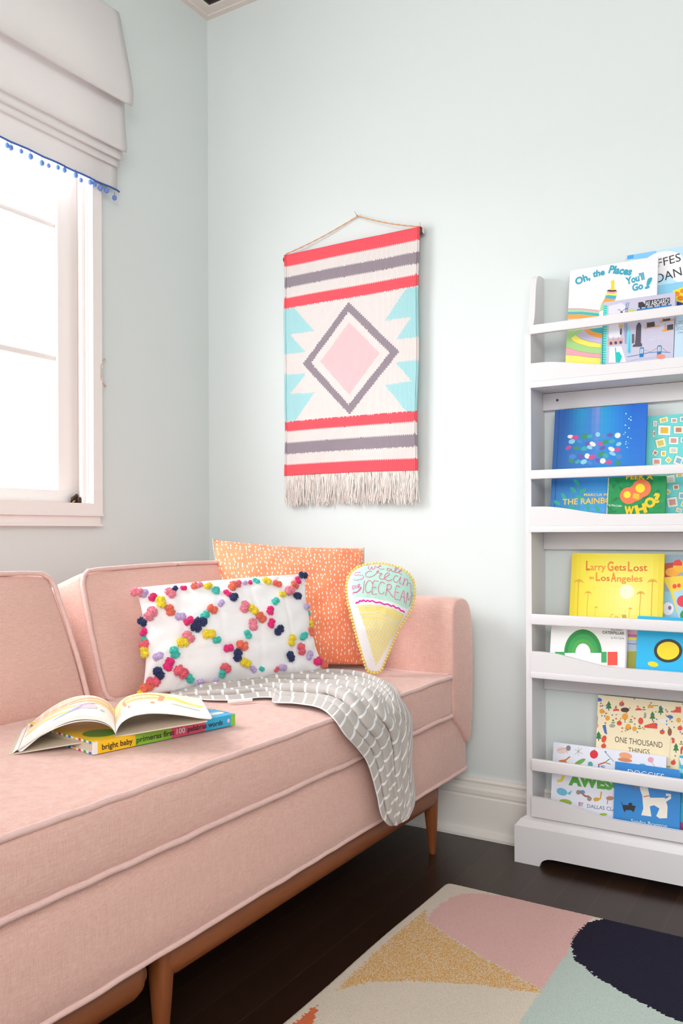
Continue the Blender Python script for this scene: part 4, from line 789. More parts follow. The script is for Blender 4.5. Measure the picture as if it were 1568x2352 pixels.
('l',9,'b77d70',[8,288,929,283,1038]),('p',9,'4a4c7a',[511,851,509,835,502,822,491,814,477,812,463,817,451,828,443,843,439,860,441,877,449,890,460,898,474,899,487,894,500,883,508,868]),('l',9,'b77d70',[8,413,913,408,1022]),('p',9,'16c3bd',[337,727,357,729,377,593,446,606,524,468,478,318,375,326]),('l',9,'2b7cb4',[14,651,442,924,463,1192,495,1441,482,1687,436]),('p',10,'1f76b4',[955,651,1048,650,1050,395,953,396]),('p',11,'eef0f8',[972,619,995,621,992,493,969,492]),('p',11,'eef0f8',[1011,619,1034,620,1031,493,1008,492]),('p',11,'1f76b4',[1378,652,1469,651,1470,399,1375,399]),('p',12,'eef0f8',[1394,620,1417,622,1414,496,1391,494]),('p',12,'eef0f8',[1432,620,1455,621,1451,495,1429,494]),('l',12,'9f6f5c',[6,1035,599,1211,510,1380,599]),('l',12,'9f6f5c',[6,1455,611,1611,466]),('l',12,'8ec9e6',[8,734,336,928,357,1140,353,1350,360]),('p',12,'f2937c',[1568,345,1561,322,1539,304,1505,295,1466,294,1426,304,1391,321,1368,345,1359,370,1366,393,1388,411,1422,421,1462,421,1502,411,1536,393,1559,370]),('t',12,'eeeef6',['NANCY PESTERS',116.6,81.2,36.8,0.01,4.7,0,0]),('t',12,'eeeef6',['ART BY',127.4,88.8,15.3,0.008,3.4,0,0]),]),
 'snow': ((1.562, -0.102, 1.276),0.198,0.132,0.007,0.2137,'#c3dcef',[
('t',0,'8f9cab',['Lots of',1.5,116.0,35.0,0.022,13.2,0,0]),('t',0,'8f9cab',['Snow',2.8,100.4,26.7,0.013,13.2,0,0]),('t',0,'5e6a78',['Claire',7.3,91.9,17.5,-0.037,5.1,0,0]),]),
 'fish': ((1.246, -0.088, 0.894),0.24,0.3178,0.01,0.1739,'#1d7fd0',[
('g',0,'000000',['water']),('p',1,'1d4f96',[108,0,132,0,132,3178,108,3178]),('p',2,'f3e2da',[534,2413,520,2382,481,2364,431,2366,388,2387,371,2418,384,2449,423,2467,474,2465,516,2444]),('p',2,'c64c92',[676,2396,668,2356,628,2326,572,2317,521,2333,494,2368,502,2408,542,2438,598,2447,649,2431]),('p',2,'3b8e62',[930,2394,914,2352,868,2330,811,2334,763,2363,744,2407,760,2449,806,2471,864,2467,911,2437]),('p',2,'3aa5b0',[1043,2401,1036,2368,1004,2344,957,2337,915,2350,894,2378,901,2411,934,2435,980,2442,1022,2429]),('p',2,'8fc9e2',[1239,2439,1237,2399,1213,2370,1175,2363,1138,2381,1117,2417,1118,2457,1143,2486,1181,2493,1217,2475]),('p',2,'4b86cc',[1396,2398,1398,2351,1374,2315,1331,2302,1288,2319,1260,2359,1258,2406,1283,2442,1325,2454,1368,2437]),('p',2,'6757a6',[1569,2401,1560,2367,1523,2344,1473,2339,1429,2355,1408,2385,1418,2419,1454,2443,1504,2447,1548,2431]),('p',2,'f3e2da',[1760,2398,1765,2353,1740,2313,1697,2295,1650,2306,1619,2340,1614,2386,1639,2425,1683,2443,1729,2433]),('p',2,'8fc9e2',[584,2296,579,2255,544,2221,491,2209,440,2222,412,2256,416,2298,452,2332,505,2344,555,2330]),('p',2,'4b86cc',[780,2248,760,2224,719,2218,670,2231,634,2259,623,2290,643,2314,685,2320,733,2307,769,2279]),('p',2,'6757a6',[1008,2221,1016,2174,993,2129,947,2105,895,2110,859,2142,851,2190,874,2234,921,2259,972,2254]),('p',2,'f3e2da',[1135,2128,1106,2107,1057,2111,1007,2139,975,2181,973,2220,1002,2241,1051,2237,1101,2208,1133,2167]),('p',2,'c64c92',[1329,2176,1318,2145,1284,2126,1240,2126,1203,2145,1186,2175,1197,2206,1231,2225,1275,2225,1312,2206]),
('p',2,'3b8e62',[1465,2252,1466,2214,1437,2174,1388,2147,1338,2144,1306,2165,1305,2203,1334,2243,1383,2270,1433,2273]),('p',2,'3aa5b0',[1632,2233,1624,2197,1588,2169,1536,2160,1489,2173,1465,2204,1472,2240,1509,2267,1561,2276,1608,2263]),('p',2,'8fc9e2',[1791,2164,1793,2129,1769,2097,1729,2077,1688,2079,1661,2102,1660,2136,1684,2169,1724,2188,1765,2186]),('p',2,'c64c92',[491,2146,492,2111,463,2075,417,2052,369,2051,340,2072,339,2107,368,2143,414,2166,462,2167]),('p',2,'3b8e62',[733,2080,715,2052,666,2038,606,2043,557,2066,537,2097,556,2126,604,2140,665,2135,714,2112]),('p',2,'3aa5b0',[931,2084,925,2044,885,2012,829,1999,776,2010,748,2041,754,2080,794,2113,851,2126,903,2115]),('p',2,'8fc9e2',[1053,2054,1028,2032,986,2032,941,2054,912,2089,909,2125,934,2147,977,2147,1021,2125,1050,2089]),('p',2,'4b86cc',[1255,2048,1253,2014,1229,1988,1192,1979,1157,1992,1136,2020,1138,2054,1162,2080,1199,2089,1235,2077]),('p',2,'6757a6',[1391,2091,1390,2056,1359,2020,1310,1996,1262,1994,1233,2014,1234,2049,1265,2085,1314,2108,1362,2111]),('p',2,'f3e2da',[1636,1964,1607,1942,1556,1945,1503,1973,1467,2014,1462,2053,1491,2075,1542,2071,1595,2043,1631,2002]),('p',2,'c64c92',[1772,2012,1772,1973,1744,1936,1697,1916,1650,1920,1620,1947,1620,1986,1648,2023,1695,2043,1742,2039]),('p',2,'4b86cc',[624,1870,615,1824,575,1792,518,1784,465,1805,438,1847,447,1893,487,1925,545,1933,597,1911]),('p',2,'6757a6',[835,1847,819,1807,777,1785,725,1789,682,1818,665,1861,680,1902,723,1924,775,1920,818,1890]),('p',2,'f3e2da',[991,1819,961,1788,917,1784,877,1807,855,1848,861,1893,891,1924,934,1928,974,1905,996,1863]),
('p',2,'c64c92',[1132,1864,1135,1820,1105,1778,1055,1753,1002,1754,967,1782,964,1825,994,1868,1045,1893,1097,1891]),('p',2,'3b8e62',[1376,1928,1378,1885,1348,1843,1298,1819,1245,1822,1212,1850,1210,1893,1240,1934,1291,1958,1343,1956]),('p',2,'3aa5b0',[1476,1796,1447,1769,1401,1767,1356,1792,1329,1833,1330,1876,1359,1904,1405,1905,1450,1881,1478,1839]),('p',2,'8fc9e2',[1662,1844,1636,1828,1588,1833,1536,1858,1498,1894,1491,1927,1516,1944,1565,1938,1618,1913,1655,1877]),('p',2,'4b86cc',[1826,1794,1809,1754,1766,1733,1713,1738,1670,1768,1654,1812,1671,1852,1715,1873,1767,1867,1810,1837]),('p',2,'3b8e62',[590,1707,563,1684,515,1685,465,1709,431,1748,427,1785,454,1808,502,1807,553,1783,586,1744]),('p',2,'3aa5b0',[748,1748,749,1716,723,1682,679,1660,636,1658,608,1677,608,1709,634,1743,677,1765,721,1767]),('p',2,'8fc9e2',[923,1734,922,1692,890,1655,838,1635,786,1642,755,1672,756,1714,789,1752,841,1771,892,1764]),('p',2,'4b86cc',[1071,1638,1048,1618,1005,1619,958,1638,925,1670,919,1702,941,1721,985,1721,1032,1701,1064,1669]),('p',2,'6757a6',[1285,1695,1262,1668,1218,1663,1171,1680,1137,1714,1131,1751,1154,1778,1198,1783,1245,1766,1279,1732]),('p',2,'f3e2da',[1404,1733,1410,1687,1387,1647,1344,1628,1298,1638,1266,1673,1260,1720,1283,1760,1326,1778,1372,1768]),('p',2,'c64c92',[1580,1662,1567,1626,1525,1603,1469,1601,1422,1622,1401,1658,1415,1694,1457,1717,1513,1719,1559,1698]),('p',2,'3b8e62',[1785,1652,1788,1609,1767,1575,1731,1564,1693,1580,1668,1617,1665,1661,1686,1694,1722,1705,1760,1689]),
('p',3,'a8e6f2',[1901,2937,1896,2923,1883,2918,1869,2925,1863,2940,1868,2954,1881,2959,1895,2952]),('p',3,'a8e6f2',[2024,2844,2019,2832,2008,2827,1996,2833,1991,2846,1995,2858,2007,2862,2018,2856]),('p',3,'a8e6f2',[1977,2795,1972,2781,1958,2776,1945,2783,1939,2798,1944,2812,1957,2817,1971,2810]),('p',3,'a8e6f2',[2032,2756,2026,2740,2011,2735,1996,2743,1989,2760,1994,2775,2010,2781,2025,2773]),('p',3,'a8e6f2',[1896,2628,1891,2614,1877,2609,1864,2616,1858,2630,1863,2644,1876,2649,1890,2642]),('p',3,'a8e6f2',[1988,2543,1983,2529,1970,2524,1956,2531,1950,2546,1955,2560,1968,2565,1982,2558]),('p',3,'a8e6f2',[1897,2434,1893,2422,1882,2418,1870,2424,1865,2436,1869,2448,1880,2453,1892,2447]),('p',3,'a8e6f2',[1861,2385,1857,2375,1848,2371,1838,2376,1834,2387,1837,2397,1847,2400,1857,2395]),('p',3,'a8e6f2',[1972,2306,1967,2292,1954,2287,1940,2294,1934,2308,1939,2322,1952,2327,1966,2320]),('p',3,'a8e6f2',[2041,2267,2037,2257,2028,2253,2018,2258,2014,2269,2017,2279,2027,2282,2037,2277]),('p',3,'a8e6f2',[1925,2185,1921,2173,1909,2169,1898,2175,1893,2187,1897,2199,1908,2203,1920,2198]),('p',3,'a8e6f2',[1972,2148,1970,2142,1964,2140,1959,2143,1956,2149,1958,2155,1964,2157,1970,2154]),('p',3,'a8e6f2',[1922,2122,1918,2110,1906,2106,1895,2112,1889,2124,1894,2136,1905,2141,1917,2135]),('p',3,'a8e6f2',[1958,2029,1953,2017,1942,2012,1930,2018,1925,2030,1929,2042,1941,2047,1952,2041]),('l',3,'2f9f8e',[20,655,1243,735,1036,717,804,763,428]),('l',3,'2f9f8e',[20,738,978,914,828,1044,423]),('l',3,'2f9f8e',[20,624,981,549,751,390,463]),
('p',3,'2aa58f',[743,1072,707,1068,659,1098,615,1149,594,1202,603,1237,639,1240,687,1211,730,1160,751,1107]),('p',3,'2aa58f',[678,883,644,874,592,894,541,937,512,986,514,1023,548,1033,601,1012,652,969,681,920]),('p',3,'2aa58f',[940,966,939,930,906,888,853,857,800,849,768,867,768,903,801,945,854,975,907,983]),('p',3,'2aa58f',[402,693,366,695,322,732,287,790,274,845,289,878,326,875,370,837,405,780,417,725]),('p',3,'2aa58f',[273,559,242,543,186,554,129,587,91,631,87,668,119,684,174,673,232,639,270,596]),('p',3,'2aa58f',[689,422,661,401,607,402,546,425,502,461,492,497,520,519,575,518,636,494,679,458]),('p',3,'2aa58f',[1039,391,1004,394,962,430,928,485,916,540,931,572,966,569,1009,533,1042,477,1054,423]),('p',3,'2aa58f',[1290,358,1256,361,1214,397,1180,452,1169,506,1183,538,1218,535,1261,499,1294,444,1305,390]),('p',3,'2aa58f',[878,724,855,698,802,690,739,703,691,732,675,766,698,792,752,800,814,787,862,758]),('t',4,'e9cf74',['MARCUS PFISTER',88.3,77.7,93.0,-0.026,6.9,1,0]),('t',4,'f4c23a',['THE RAINBOW',32.8,55.8,153.1,0.013,15.2,1,0]),]),
 'teal': ((1.47, -0.072, 0.894),0.27,0.2858,0.009,0.183,'#6cd5d3',[
('p',0,'4c8f93',[415,2786,616,2826,651,2691,449,2651]),('p',1,'f2ecc4',[427,2777,622,2816,655,2685,460,2645]),('p',2,'d8c46a',[476,2755,597,2779,618,2697,497,2673]),('p',0,'4c8f93',[707,2783,858,2765,858,2637,706,2654]),('p',1,'eef0ee',[717,2772,864,2756,864,2631,717,2648]),('p',2,'d79a8a',[751,2741,842,2730,842,2653,750,2663]),('p',0,'4c8f93',[918,2800,1041,2790,1044,2655,922,2664]),('p',1,'f4efd8',[928,2790,1047,2780,1051,2649,932,2658]),('p',2,'7fb3cc',[957,2758,1031,2752,1033,2671,959,2676]),('p',0,'4c8f93',[273,2738,372,2731,377,2578,278,2585]),('p',1,'f2ecc4',[283,2728,379,2721,384,2572,288,2579]),('p',2,'c9ccd8',[308,2693,367,2689,370,2597,311,2601]),('p',0,'4c8f93',[401,2610,708,2577,707,2321,401,2352]),('p',1,'eef0ee',[414,2598,712,2565,711,2317,414,2347]),('p',2,'e6b83c',[476,2539,661,2519,660,2365,476,2384]),('p',0,'4c8f93',[777,2559,1009,2543,1015,2348,782,2363]),('p',1,'f4efd8',[788,2548,1014,2532,1019,2343,794,2358]),('p',2,'c3826a',[838,2504,978,2494,981,2377,841,2386]),('p',0,'4c8f93',[334,2220,562,2268,619,2045,392,1996]),('p',1,'f2ecc4',[347,2209,568,2256,623,2040,403,1993]),('p',2,'d8c46a',[405,2172,542,2201,577,2067,440,2038]),('p',0,'4c8f93',[664,2284,898,2270,903,2075,670,2089]),('p',1,'eef0ee',[676,2274,903,2259,908,2070,682,2084]),('p',2,'d79a8a',[726,2230,866,2221,870,2104,729,2112]),('p',0,'4c8f93',[953,2251,1062,2244,1065,2109,957,2116]),('p',1,'f4efd8',[963,2241,1068,2234,1072,2104,966,2110]),('p',2,'7fb3cc',[989,2210,1054,2206,1056,2125,991,2129]),
('p',0,'4c8f93',[689,2017,894,1997,894,1833,688,1852]),('p',1,'f2ecc4',[700,2006,899,1987,899,1828,699,1846]),('p',2,'c9ccd8',[743,1968,867,1956,867,1857,743,1869]),('p',0,'4c8f93',[487,1932,619,1919,619,1770,487,1781]),('p',1,'eef0ee',[498,1921,625,1910,625,1764,497,1776]),('p',2,'e6b83c',[527,1887,607,1880,606,1789,527,1796]),('p',0,'4c8f93',[330,1973,429,1908,370,1793,271,1859]),('p',1,'f4efd8',[339,1963,435,1899,377,1788,281,1852]),('p',2,'c3826a',[352,1925,411,1885,376,1817,316,1856]),('p',0,'4c8f93',[668,1777,770,1681,690,1577,587,1673]),('p',1,'f2ecc4',[676,1767,776,1673,698,1572,598,1665]),('p',2,'d8c46a',[686,1725,748,1667,699,1604,637,1662]),('p',0,'4c8f93',[283,1743,506,1732,512,1552,289,1562]),('p',1,'eef0ee',[295,1732,511,1722,517,1547,301,1557]),('p',2,'d79a8a',[343,1692,477,1686,480,1577,346,1584]),('p',0,'4c8f93',[853,1797,1047,1711,983,1506,789,1590]),('p',1,'f4efd8',[863,1785,1051,1702,989,1502,801,1585]),('p',2,'7fb3cc',[893,1726,1009,1675,971,1551,854,1602]),('p',0,'4c8f93',[630,1261,832,1284,862,1093,661,1069]),('p',1,'f2ecc4',[642,1251,838,1273,867,1088,671,1065]),('p',2,'c9ccd8',[690,1215,812,1229,830,1114,708,1100]),('p',0,'4c8f93',[869,1309,1031,1318,1040,1229,879,1220]),('p',1,'eef0ee',[880,1300,1036,1309,1046,1223,889,1214]),('p',2,'e6b83c',[917,1281,1014,1286,1020,1233,923,1228]),('p',0,'4c8f93',[793,1025,940,1043,962,904,815,886]),('p',1,'f4efd8',[804,1016,947,1033,968,899,825,881]),('p',2,'c3826a',[841,989,929,1000,942,916,854,906]),('p',0,'4c8f93',[685,938,771,859,695,760,609,838]),
('p',1,'f2ecc4',[693,928,777,852,703,755,619,831]),('p',2,'d8c46a',[701,890,752,843,707,784,655,831]),('p',0,'4c8f93',[663,691,904,721,943,475,702,443]),('p',1,'eef0ee',[675,680,909,710,947,471,714,439]),('p',2,'d79a8a',[732,636,877,654,901,506,756,487]),('p',0,'4c8f93',[952,836,1100,818,1090,644,943,662]),('p',1,'f4efd8',[962,826,1105,809,1096,640,953,657]),('p',2,'7fb3cc',[993,786,1082,775,1076,671,988,681]),('p',0,'4c8f93',[913,457,1053,399,1019,291,879,348]),('p',1,'f2ecc4',[922,447,1059,391,1026,286,890,341]),('p',2,'c9ccd8',[948,412,1032,378,1012,312,927,347]),('p',0,'4c8f93',[1028,607,1117,570,1079,448,990,484]),('p',1,'eef0ee',[1036,597,1123,561,1086,443,1000,478]),('p',2,'e6b83c',[1051,563,1105,541,1082,468,1028,490]),('p',0,'4c8f93',[275,2479,332,2475,337,2307,281,2311]),('p',1,'f4efd8',[285,2468,339,2465,345,2302,290,2306]),('p',2,'c3826a',[302,2432,336,2430,339,2329,305,2331]),('p',0,'4c8f93',[1047,2757,1195,2722,1182,2590,1033,2624]),('p',1,'f4efd8',[1057,2746,1201,2713,1188,2585,1044,2618]),('p',2,'7fb3cc',[1087,2711,1177,2690,1168,2611,1079,2631]),('p',0,'4c8f93',[1036,2495,1237,2504,1258,2325,1058,2315]),('p',1,'eef0ee',[1047,2485,1242,2494,1263,2320,1068,2310]),('p',2,'7fb3cc',[1094,2448,1215,2454,1228,2346,1107,2340]),('p',0,'4c8f93',[1072,2222,1233,2181,1211,2021,1051,2062]),('p',1,'f2ecc4',[1082,2211,1238,2171,1217,2017,1061,2056]),('p',2,'d8c46a',[1113,2169,1210,2145,1197,2049,1100,2073]),('p',0,'4c8f93',[1079,1918,1267,1908,1271,1746,1083,1755]),('p',1,'f4efd8',[1090,1908,1272,1898,1276,1740,1094,1750]),
('p',2,'e6b83c',[1131,1872,1244,1865,1246,1768,1133,1774]),('p',0,'4c8f93',[1117,1626,1270,1558,1223,1409,1070,1476]),('p',1,'eef0ee',[1127,1615,1275,1550,1230,1404,1081,1469]),('p',2,'d8c46a',[1152,1570,1243,1530,1215,1440,1124,1480]),('p',0,'4c8f93',[1069,1187,1267,1210,1291,1050,1094,1026]),('p',1,'eef0ee',[1080,1177,1272,1200,1296,1045,1104,1021]),('p',2,'7fb3cc',[1127,1147,1246,1161,1260,1065,1142,1051]),('p',0,'4c8f93',[1136,855,1293,814,1269,673,1112,713]),('p',1,'f4efd8',[1146,845,1298,805,1275,668,1122,707]),('p',2,'e6b83c',[1176,807,1270,782,1256,697,1161,721]),('p',0,'4c8f93',[1098,539,1268,568,1294,425,1125,396]),('p',1,'eef0ee',[1109,530,1274,558,1299,420,1135,391]),('p',2,'7fb3cc',[1151,505,1253,522,1269,436,1167,419]),]),
 'who': ((1.398, -0.103, 0.894),0.142,0.1245,0.012,0.2021,'#15914f',[
('p',0,'d9d2c0',[0,0,21,0,21,1245,0,1245]),('p',1,'179553',[385,425,394,463,444,504,505,524,541,512,531,474,482,433,421,413]),('l',1,'0b4a2e',[7,532,506,394,430]),('p',1,'1ba35c',[332,352,296,365,255,421,233,487,243,524,280,511,321,455,342,389]),('l',1,'0b4a2e',[7,249,514,327,362]),('p',1,'1ba35c',[494,352,468,382,458,450,470,516,496,542,522,512,532,444,521,378]),('l',1,'0b4a2e',[7,496,531,495,363]),('p',1,'179553',[930,1112,914,1149,926,1215,942,1245,1005,1245,994,1183,963,1126]),('l',1,'0b4a2e',[6,987,1242,933,1122]),('p',1,'179553',[134,577,171,582,231,550,279,500,286,460,249,455,189,487,141,538]),('l',1,'0b4a2e',[7,277,467,143,570]),('p',1,'0f8247',[191,1088,199,1049,174,987,129,939,92,933,84,973,109,1035,154,1083]),('l',1,'0b4a2e',[7,98,942,185,1079]),('p',1,'1ba35c',[399,1134,403,1094,371,1036,323,994,285,992,281,1032,312,1090,361,1133]),('l',1,'0b4a2e',[7,292,1001,392,1126]),('p',1,'0f8247',[906,574,891,611,903,677,935,733,968,747,983,711,971,645,940,589]),('l',1,'0b4a2e',[6,965,737,910,585]),('p',1,'179553',[1150,729,1137,693,1086,658,1025,644,990,660,1003,695,1055,730,1116,744]),('l',1,'0b4a2e',[6,1000,664,1140,725]),('p',1,'1ba35c',[996,623,1010,658,1063,691,1124,703,1158,686,1144,651,1091,618,1030,606]),('l',1,'0b4a2e',[6,1148,682,1006,627]),('p',1,'0f8247',[478,692,455,662,393,646,327,653,297,679,320,709,383,725,448,717]),('l',1,'0b4a2e',[7,308,680,467,691]),('p',1,'179553',[271,1079,234,1085,183,1133,148,1196,151,1235,189,1229,240,1180,274,1118]),('l',1,'0b4a2e',[7,158,1226,264,1088]),
('p',1,'179553',[242,345,240,384,274,440,325,480,363,480,365,441,331,385,280,345]),('l',1,'0b4a2e',[7,355,472,249,353]),('p',1,'1ba35c',[1151,661,1150,622,1113,570,1062,535,1025,538,1026,576,1063,629,1115,664]),('l',1,'0b4a2e',[6,1033,545,1144,654]),('p',1,'179553',[638,291,603,304,564,361,544,427,555,463,590,449,629,393,649,327]),('l',1,'0b4a2e',[7,560,453,634,301]),('p',1,'179553',[593,1124,593,1085,555,1032,502,997,464,1000,464,1040,503,1093,556,1128]),('l',1,'0b4a2e',[7,472,1007,586,1117]),('p',1,'0f8247',[137,457,149,419,131,354,92,301,56,290,44,328,62,393,101,446]),('l',1,'0b4a2e',[7,61,300,132,447]),('p',1,'179553',[1164,274,1129,283,1084,333,1057,395,1063,433,1099,424,1143,374,1170,312]),('l',1,'0b4a2e',[6,1069,423,1158,283]),('p',1,'1ba35c',[1417,609,1394,581,1334,568,1271,577,1244,604,1267,632,1328,645,1389,635]),('l',1,'0b4a2e',[6,1254,604,1407,608]),('p',1,'179553',[1122,277,1086,276,1032,312,991,366,988,405,1024,406,1078,369,1119,316]),('l',1,'0b4a2e',[6,996,397,1115,284]),('p',1,'179553',[713,326,682,349,658,414,655,482,674,513,705,490,730,426,733,358]),('l',1,'0b4a2e',[7,677,502,711,337]),('p',1,'179553',[394,335,400,373,445,420,503,446,540,438,534,400,489,354,431,327]),('l',1,'0b4a2e',[7,531,432,403,341]),('p',1,'0f8247',[385,688,353,711,328,776,324,845,344,878,376,854,401,789,405,720]),('l',1,'0b4a2e',[7,347,866,383,699]),('p',1,'0f8247',[282,1002,320,1000,375,957,414,900,416,860,378,862,324,904,284,962]),('l',1,'0b4a2e',[7,408,868,290,993]),('p',1,'0f8247',[1143,786,1148,824,1190,871,1245,899,1281,892,1276,854,1234,807,1179,779]),
('l',1,'0b4a2e',[6,1273,886,1151,792]),('p',1,'1ba35c',[513,841,486,816,421,812,357,831,331,862,359,887,424,891,488,872]),('l',1,'0b4a2e',[7,342,861,503,842]),('p',1,'0f8247',[1129,825,1162,839,1224,823,1279,786,1294,750,1261,736,1200,752,1145,789]),('l',1,'0b4a2e',[6,1284,755,1139,821]),('p',1,'179553',[668,849,638,827,574,829,512,854,489,887,519,909,584,906,645,881]),('l',1,'0b4a2e',[7,500,885,658,851]),('p',1,'0f8247',[251,356,228,327,165,311,99,318,69,344,93,374,156,390,222,382]),('l',1,'0b4a2e',[7,80,345,241,355]),('p',1,'0f8247',[910,875,875,868,815,896,766,944,757,983,793,990,852,961,901,914]),('l',1,'0b4a2e',[7,766,977,901,881]),('p',1,'179553',[602,628,623,659,684,678,748,675,778,651,757,620,697,601,633,604]),('l',1,'0b4a2e',[7,768,650,613,629]),('p',1,'0f8247',[1061,973,1032,1000,1015,1066,1018,1134,1041,1163,1069,1136,1087,1070,1083,1002]),('l',1,'0b4a2e',[6,1042,1152,1060,984]),('p',1,'179553',[138,1134,142,1173,185,1222,230,1245,277,1245,280,1245,276,1205,233,1157,176,1127]),('l',1,'0b4a2e',[7,272,1238,146,1141]),('p',1,'0f8247',[1025,738,1008,705,951,678,888,674,855,694,873,728,930,754,993,758]),('l',1,'0b4a2e',[6,865,697,1015,735]),('p',1,'1ba35c',[62,1110,90,1081,103,1012,95,944,69,916,41,946,27,1015,36,1083]),('l',1,'0b4a2e',[7,69,928,62,1099]),('p',1,'1ba35c',[156,879,118,879,61,920,19,977,16,1017,54,1017,111,976,153,919]),('l',1,'0b4a2e',[7,24,1009,147,887]),('p',1,'179553',[1125,686,1160,689,1216,654,1259,602,1263,564,1228,561,1172,596,1129,647]),('l',1,'0b4a2e',[6,1255,571,1133,679]),
('p',1,'1ba35c',[921,631,957,623,1003,573,1031,511,1026,473,990,481,944,531,916,593]),('l',1,'0b4a2e',[6,1020,482,927,622]),('p',1,'179553',[1114,594,1146,609,1208,593,1263,557,1278,521,1246,507,1184,522,1129,558]),('l',1,'0b4a2e',[6,1269,526,1123,590]),('p',1,'0f8247',[125,355,88,364,40,415,10,478,15,517,53,508,101,458,131,394]),('l',1,'0b4a2e',[7,22,507,119,365]),('p',1,'1ba35c',[179,457,201,487,264,504,329,498,360,473,337,443,275,426,209,432]),('l',1,'0b4a2e',[7,349,472,189,458]),('p',1,'179553',[601,1131,599,1092,559,1041,504,1008,466,1013,468,1053,509,1104,563,1136]),('l',1,'0b4a2e',[7,474,1020,593,1124]),('p',1,'0f8247',[628,676,632,637,602,579,555,536,518,533,513,572,543,630,591,673]),('l',1,'0b4a2e',[7,524,541,621,668]),('p',1,'0f8247',[350,1183,328,1152,266,1134,200,1140,169,1165,191,1196,253,1214,319,1208]),('l',1,'0b4a2e',[7,179,1166,339,1182]),('p',1,'1ba35c',[1256,1200,1239,1167,1182,1141,1120,1138,1088,1159,1105,1192,1162,1217,1224,1221]),('l',1,'0b4a2e',[6,1097,1161,1246,1197]),('p',1,'1ba35c',[75,1193,113,1195,172,1159,218,1105,224,1065,186,1062,127,1098,81,1153]),('l',1,'0b4a2e',[7,215,1072,84,1185]),('p',1,'179553',[271,713,292,745,353,764,418,761,449,737,428,706,367,686,302,689]),('l',1,'0b4a2e',[7,439,736,281,715]),('p',1,'179553',[678,393,694,427,750,457,813,464,846,446,830,411,774,382,711,374]),('l',1,'0b4a2e',[6,836,442,688,396]),('p',1,'0f8247',[1065,418,1053,383,1001,348,940,334,905,349,918,384,970,420,1031,434]),('l',1,'0b4a2e',[6,915,353,1056,414]),('p',1,'1ba35c',[392,1087,422,1108,488,1104,549,1078,572,1045,542,1023,477,1027,415,1053]),
('l',1,'0b4a2e',[7,561,1047,403,1085]),('p',1,'0f8247',[274,719,267,680,220,636,160,611,123,621,130,659,177,704,237,728]),('l',1,'0b4a2e',[7,131,627,265,713]),('p',1,'179553',[1192,410,1200,448,1245,491,1302,514,1337,504,1330,467,1285,424,1227,401]),('l',1,'0b4a2e',[6,1329,499,1201,416]),('p',1,'179553',[107,564,80,594,68,663,79,730,105,757,132,727,144,658,134,591]),('l',1,'0b4a2e',[7,105,745,107,576]),('p',1,'0f8247',[746,496,767,527,827,546,891,543,921,519,900,489,840,469,777,472]),('l',1,'0b4a2e',[6,911,518,757,498]),('p',1,'0f8247',[1097,1030,1068,1056,1050,1123,1053,1191,1075,1220,1104,1194,1122,1127,1119,1060]),('l',1,'0b4a2e',[6,1076,1209,1096,1041]),('p',1,'179553',[1170,701,1202,683,1234,623,1246,556,1231,522,1198,540,1167,600,1155,667]),('l',1,'0b4a2e',[6,1227,532,1173,691]),('p',1,'1ba35c',[561,816,544,782,487,754,423,748,389,768,406,802,463,830,528,836]),('l',1,'0b4a2e',[7,399,770,551,813]),('p',1,'179553',[176,1206,205,1229,271,1230,335,1208,359,1176,331,1152,265,1151,201,1173]),('l',1,'0b4a2e',[7,349,1178,187,1204]),('p',1,'0f8247',[916,1245,946,1245,954,1242,994,1186,1015,1120,1005,1083,970,1096,930,1153,909,1219]),('l',1,'0b4a2e',[6,1000,1093,924,1242]),('p',1,'1ba35c',[1048,482,1081,465,1114,405,1126,339,1112,304,1079,322,1046,381,1034,448]),('l',1,'0b4a2e',[6,1108,315,1052,472]),('p',2,'ef7a4c',[1073,935,1065,863,1035,799,986,749,924,717,853,708,782,721,716,756,662,809,627,876,612,949,621,1022,651,1087,701,1138,764,1169,835,1178,907,1164,972,1128,1025,1074,1060,1008]),
('p',2,'ef7a4c',[752,749,744,682,716,622,670,575,611,545,545,536,477,548,415,580,364,630,330,692,317,761,324,828,353,889,400,936,459,966,526,975,594,962,656,929,706,879,739,817]),('p',2,'ef7a4c',[904,940,927,878,928,809,907,742,867,683,810,636,743,608,673,600,605,614,546,648,503,699,480,763,479,832,500,900,541,960,598,1006,666,1034,737,1041,804,1026,862,992]),('p',3,'f6e12a',[925,940,918,895,895,858,858,833,815,826,770,836,732,862,705,901,694,947,701,992,725,1029,762,1054,805,1061,850,1051,888,1024,915,985]),('p',3,'f6e12a',[585,782,579,747,561,719,533,700,498,694,463,702,433,722,412,752,404,786,409,821,428,850,456,868,491,874,526,866,556,846,576,816]),('p',3,'f5b92c',[652,822,798,790,790,651,631,696]),('t',4,'f7c618',['W',44.2,26.6,23.8,-0.014,20.2,4,0]),('t',4,'f7c618',['H',74.0,26.2,27.5,0.27,21.7,4,0]),('t',4,'f7c618',['O',98.7,41.1,25.8,0.422,22.7,4,0]),('t',4,'f7c618',['?',115.7,55.9,16.0,0.151,22.1,4,0]),('t',4,'eef3ee',['by Nina Laden',4.5,49.8,33.1,-0.088,5.7,0,0]),('t',4,'f7c618',['PEEK A',45.1,118.9,65.9,-0.037,11.9,2,0]),]),
 'yellow': ((1.291, -0.088, 0.509),0.236,0.3157,0.01,0.1719,'#efe04a',[
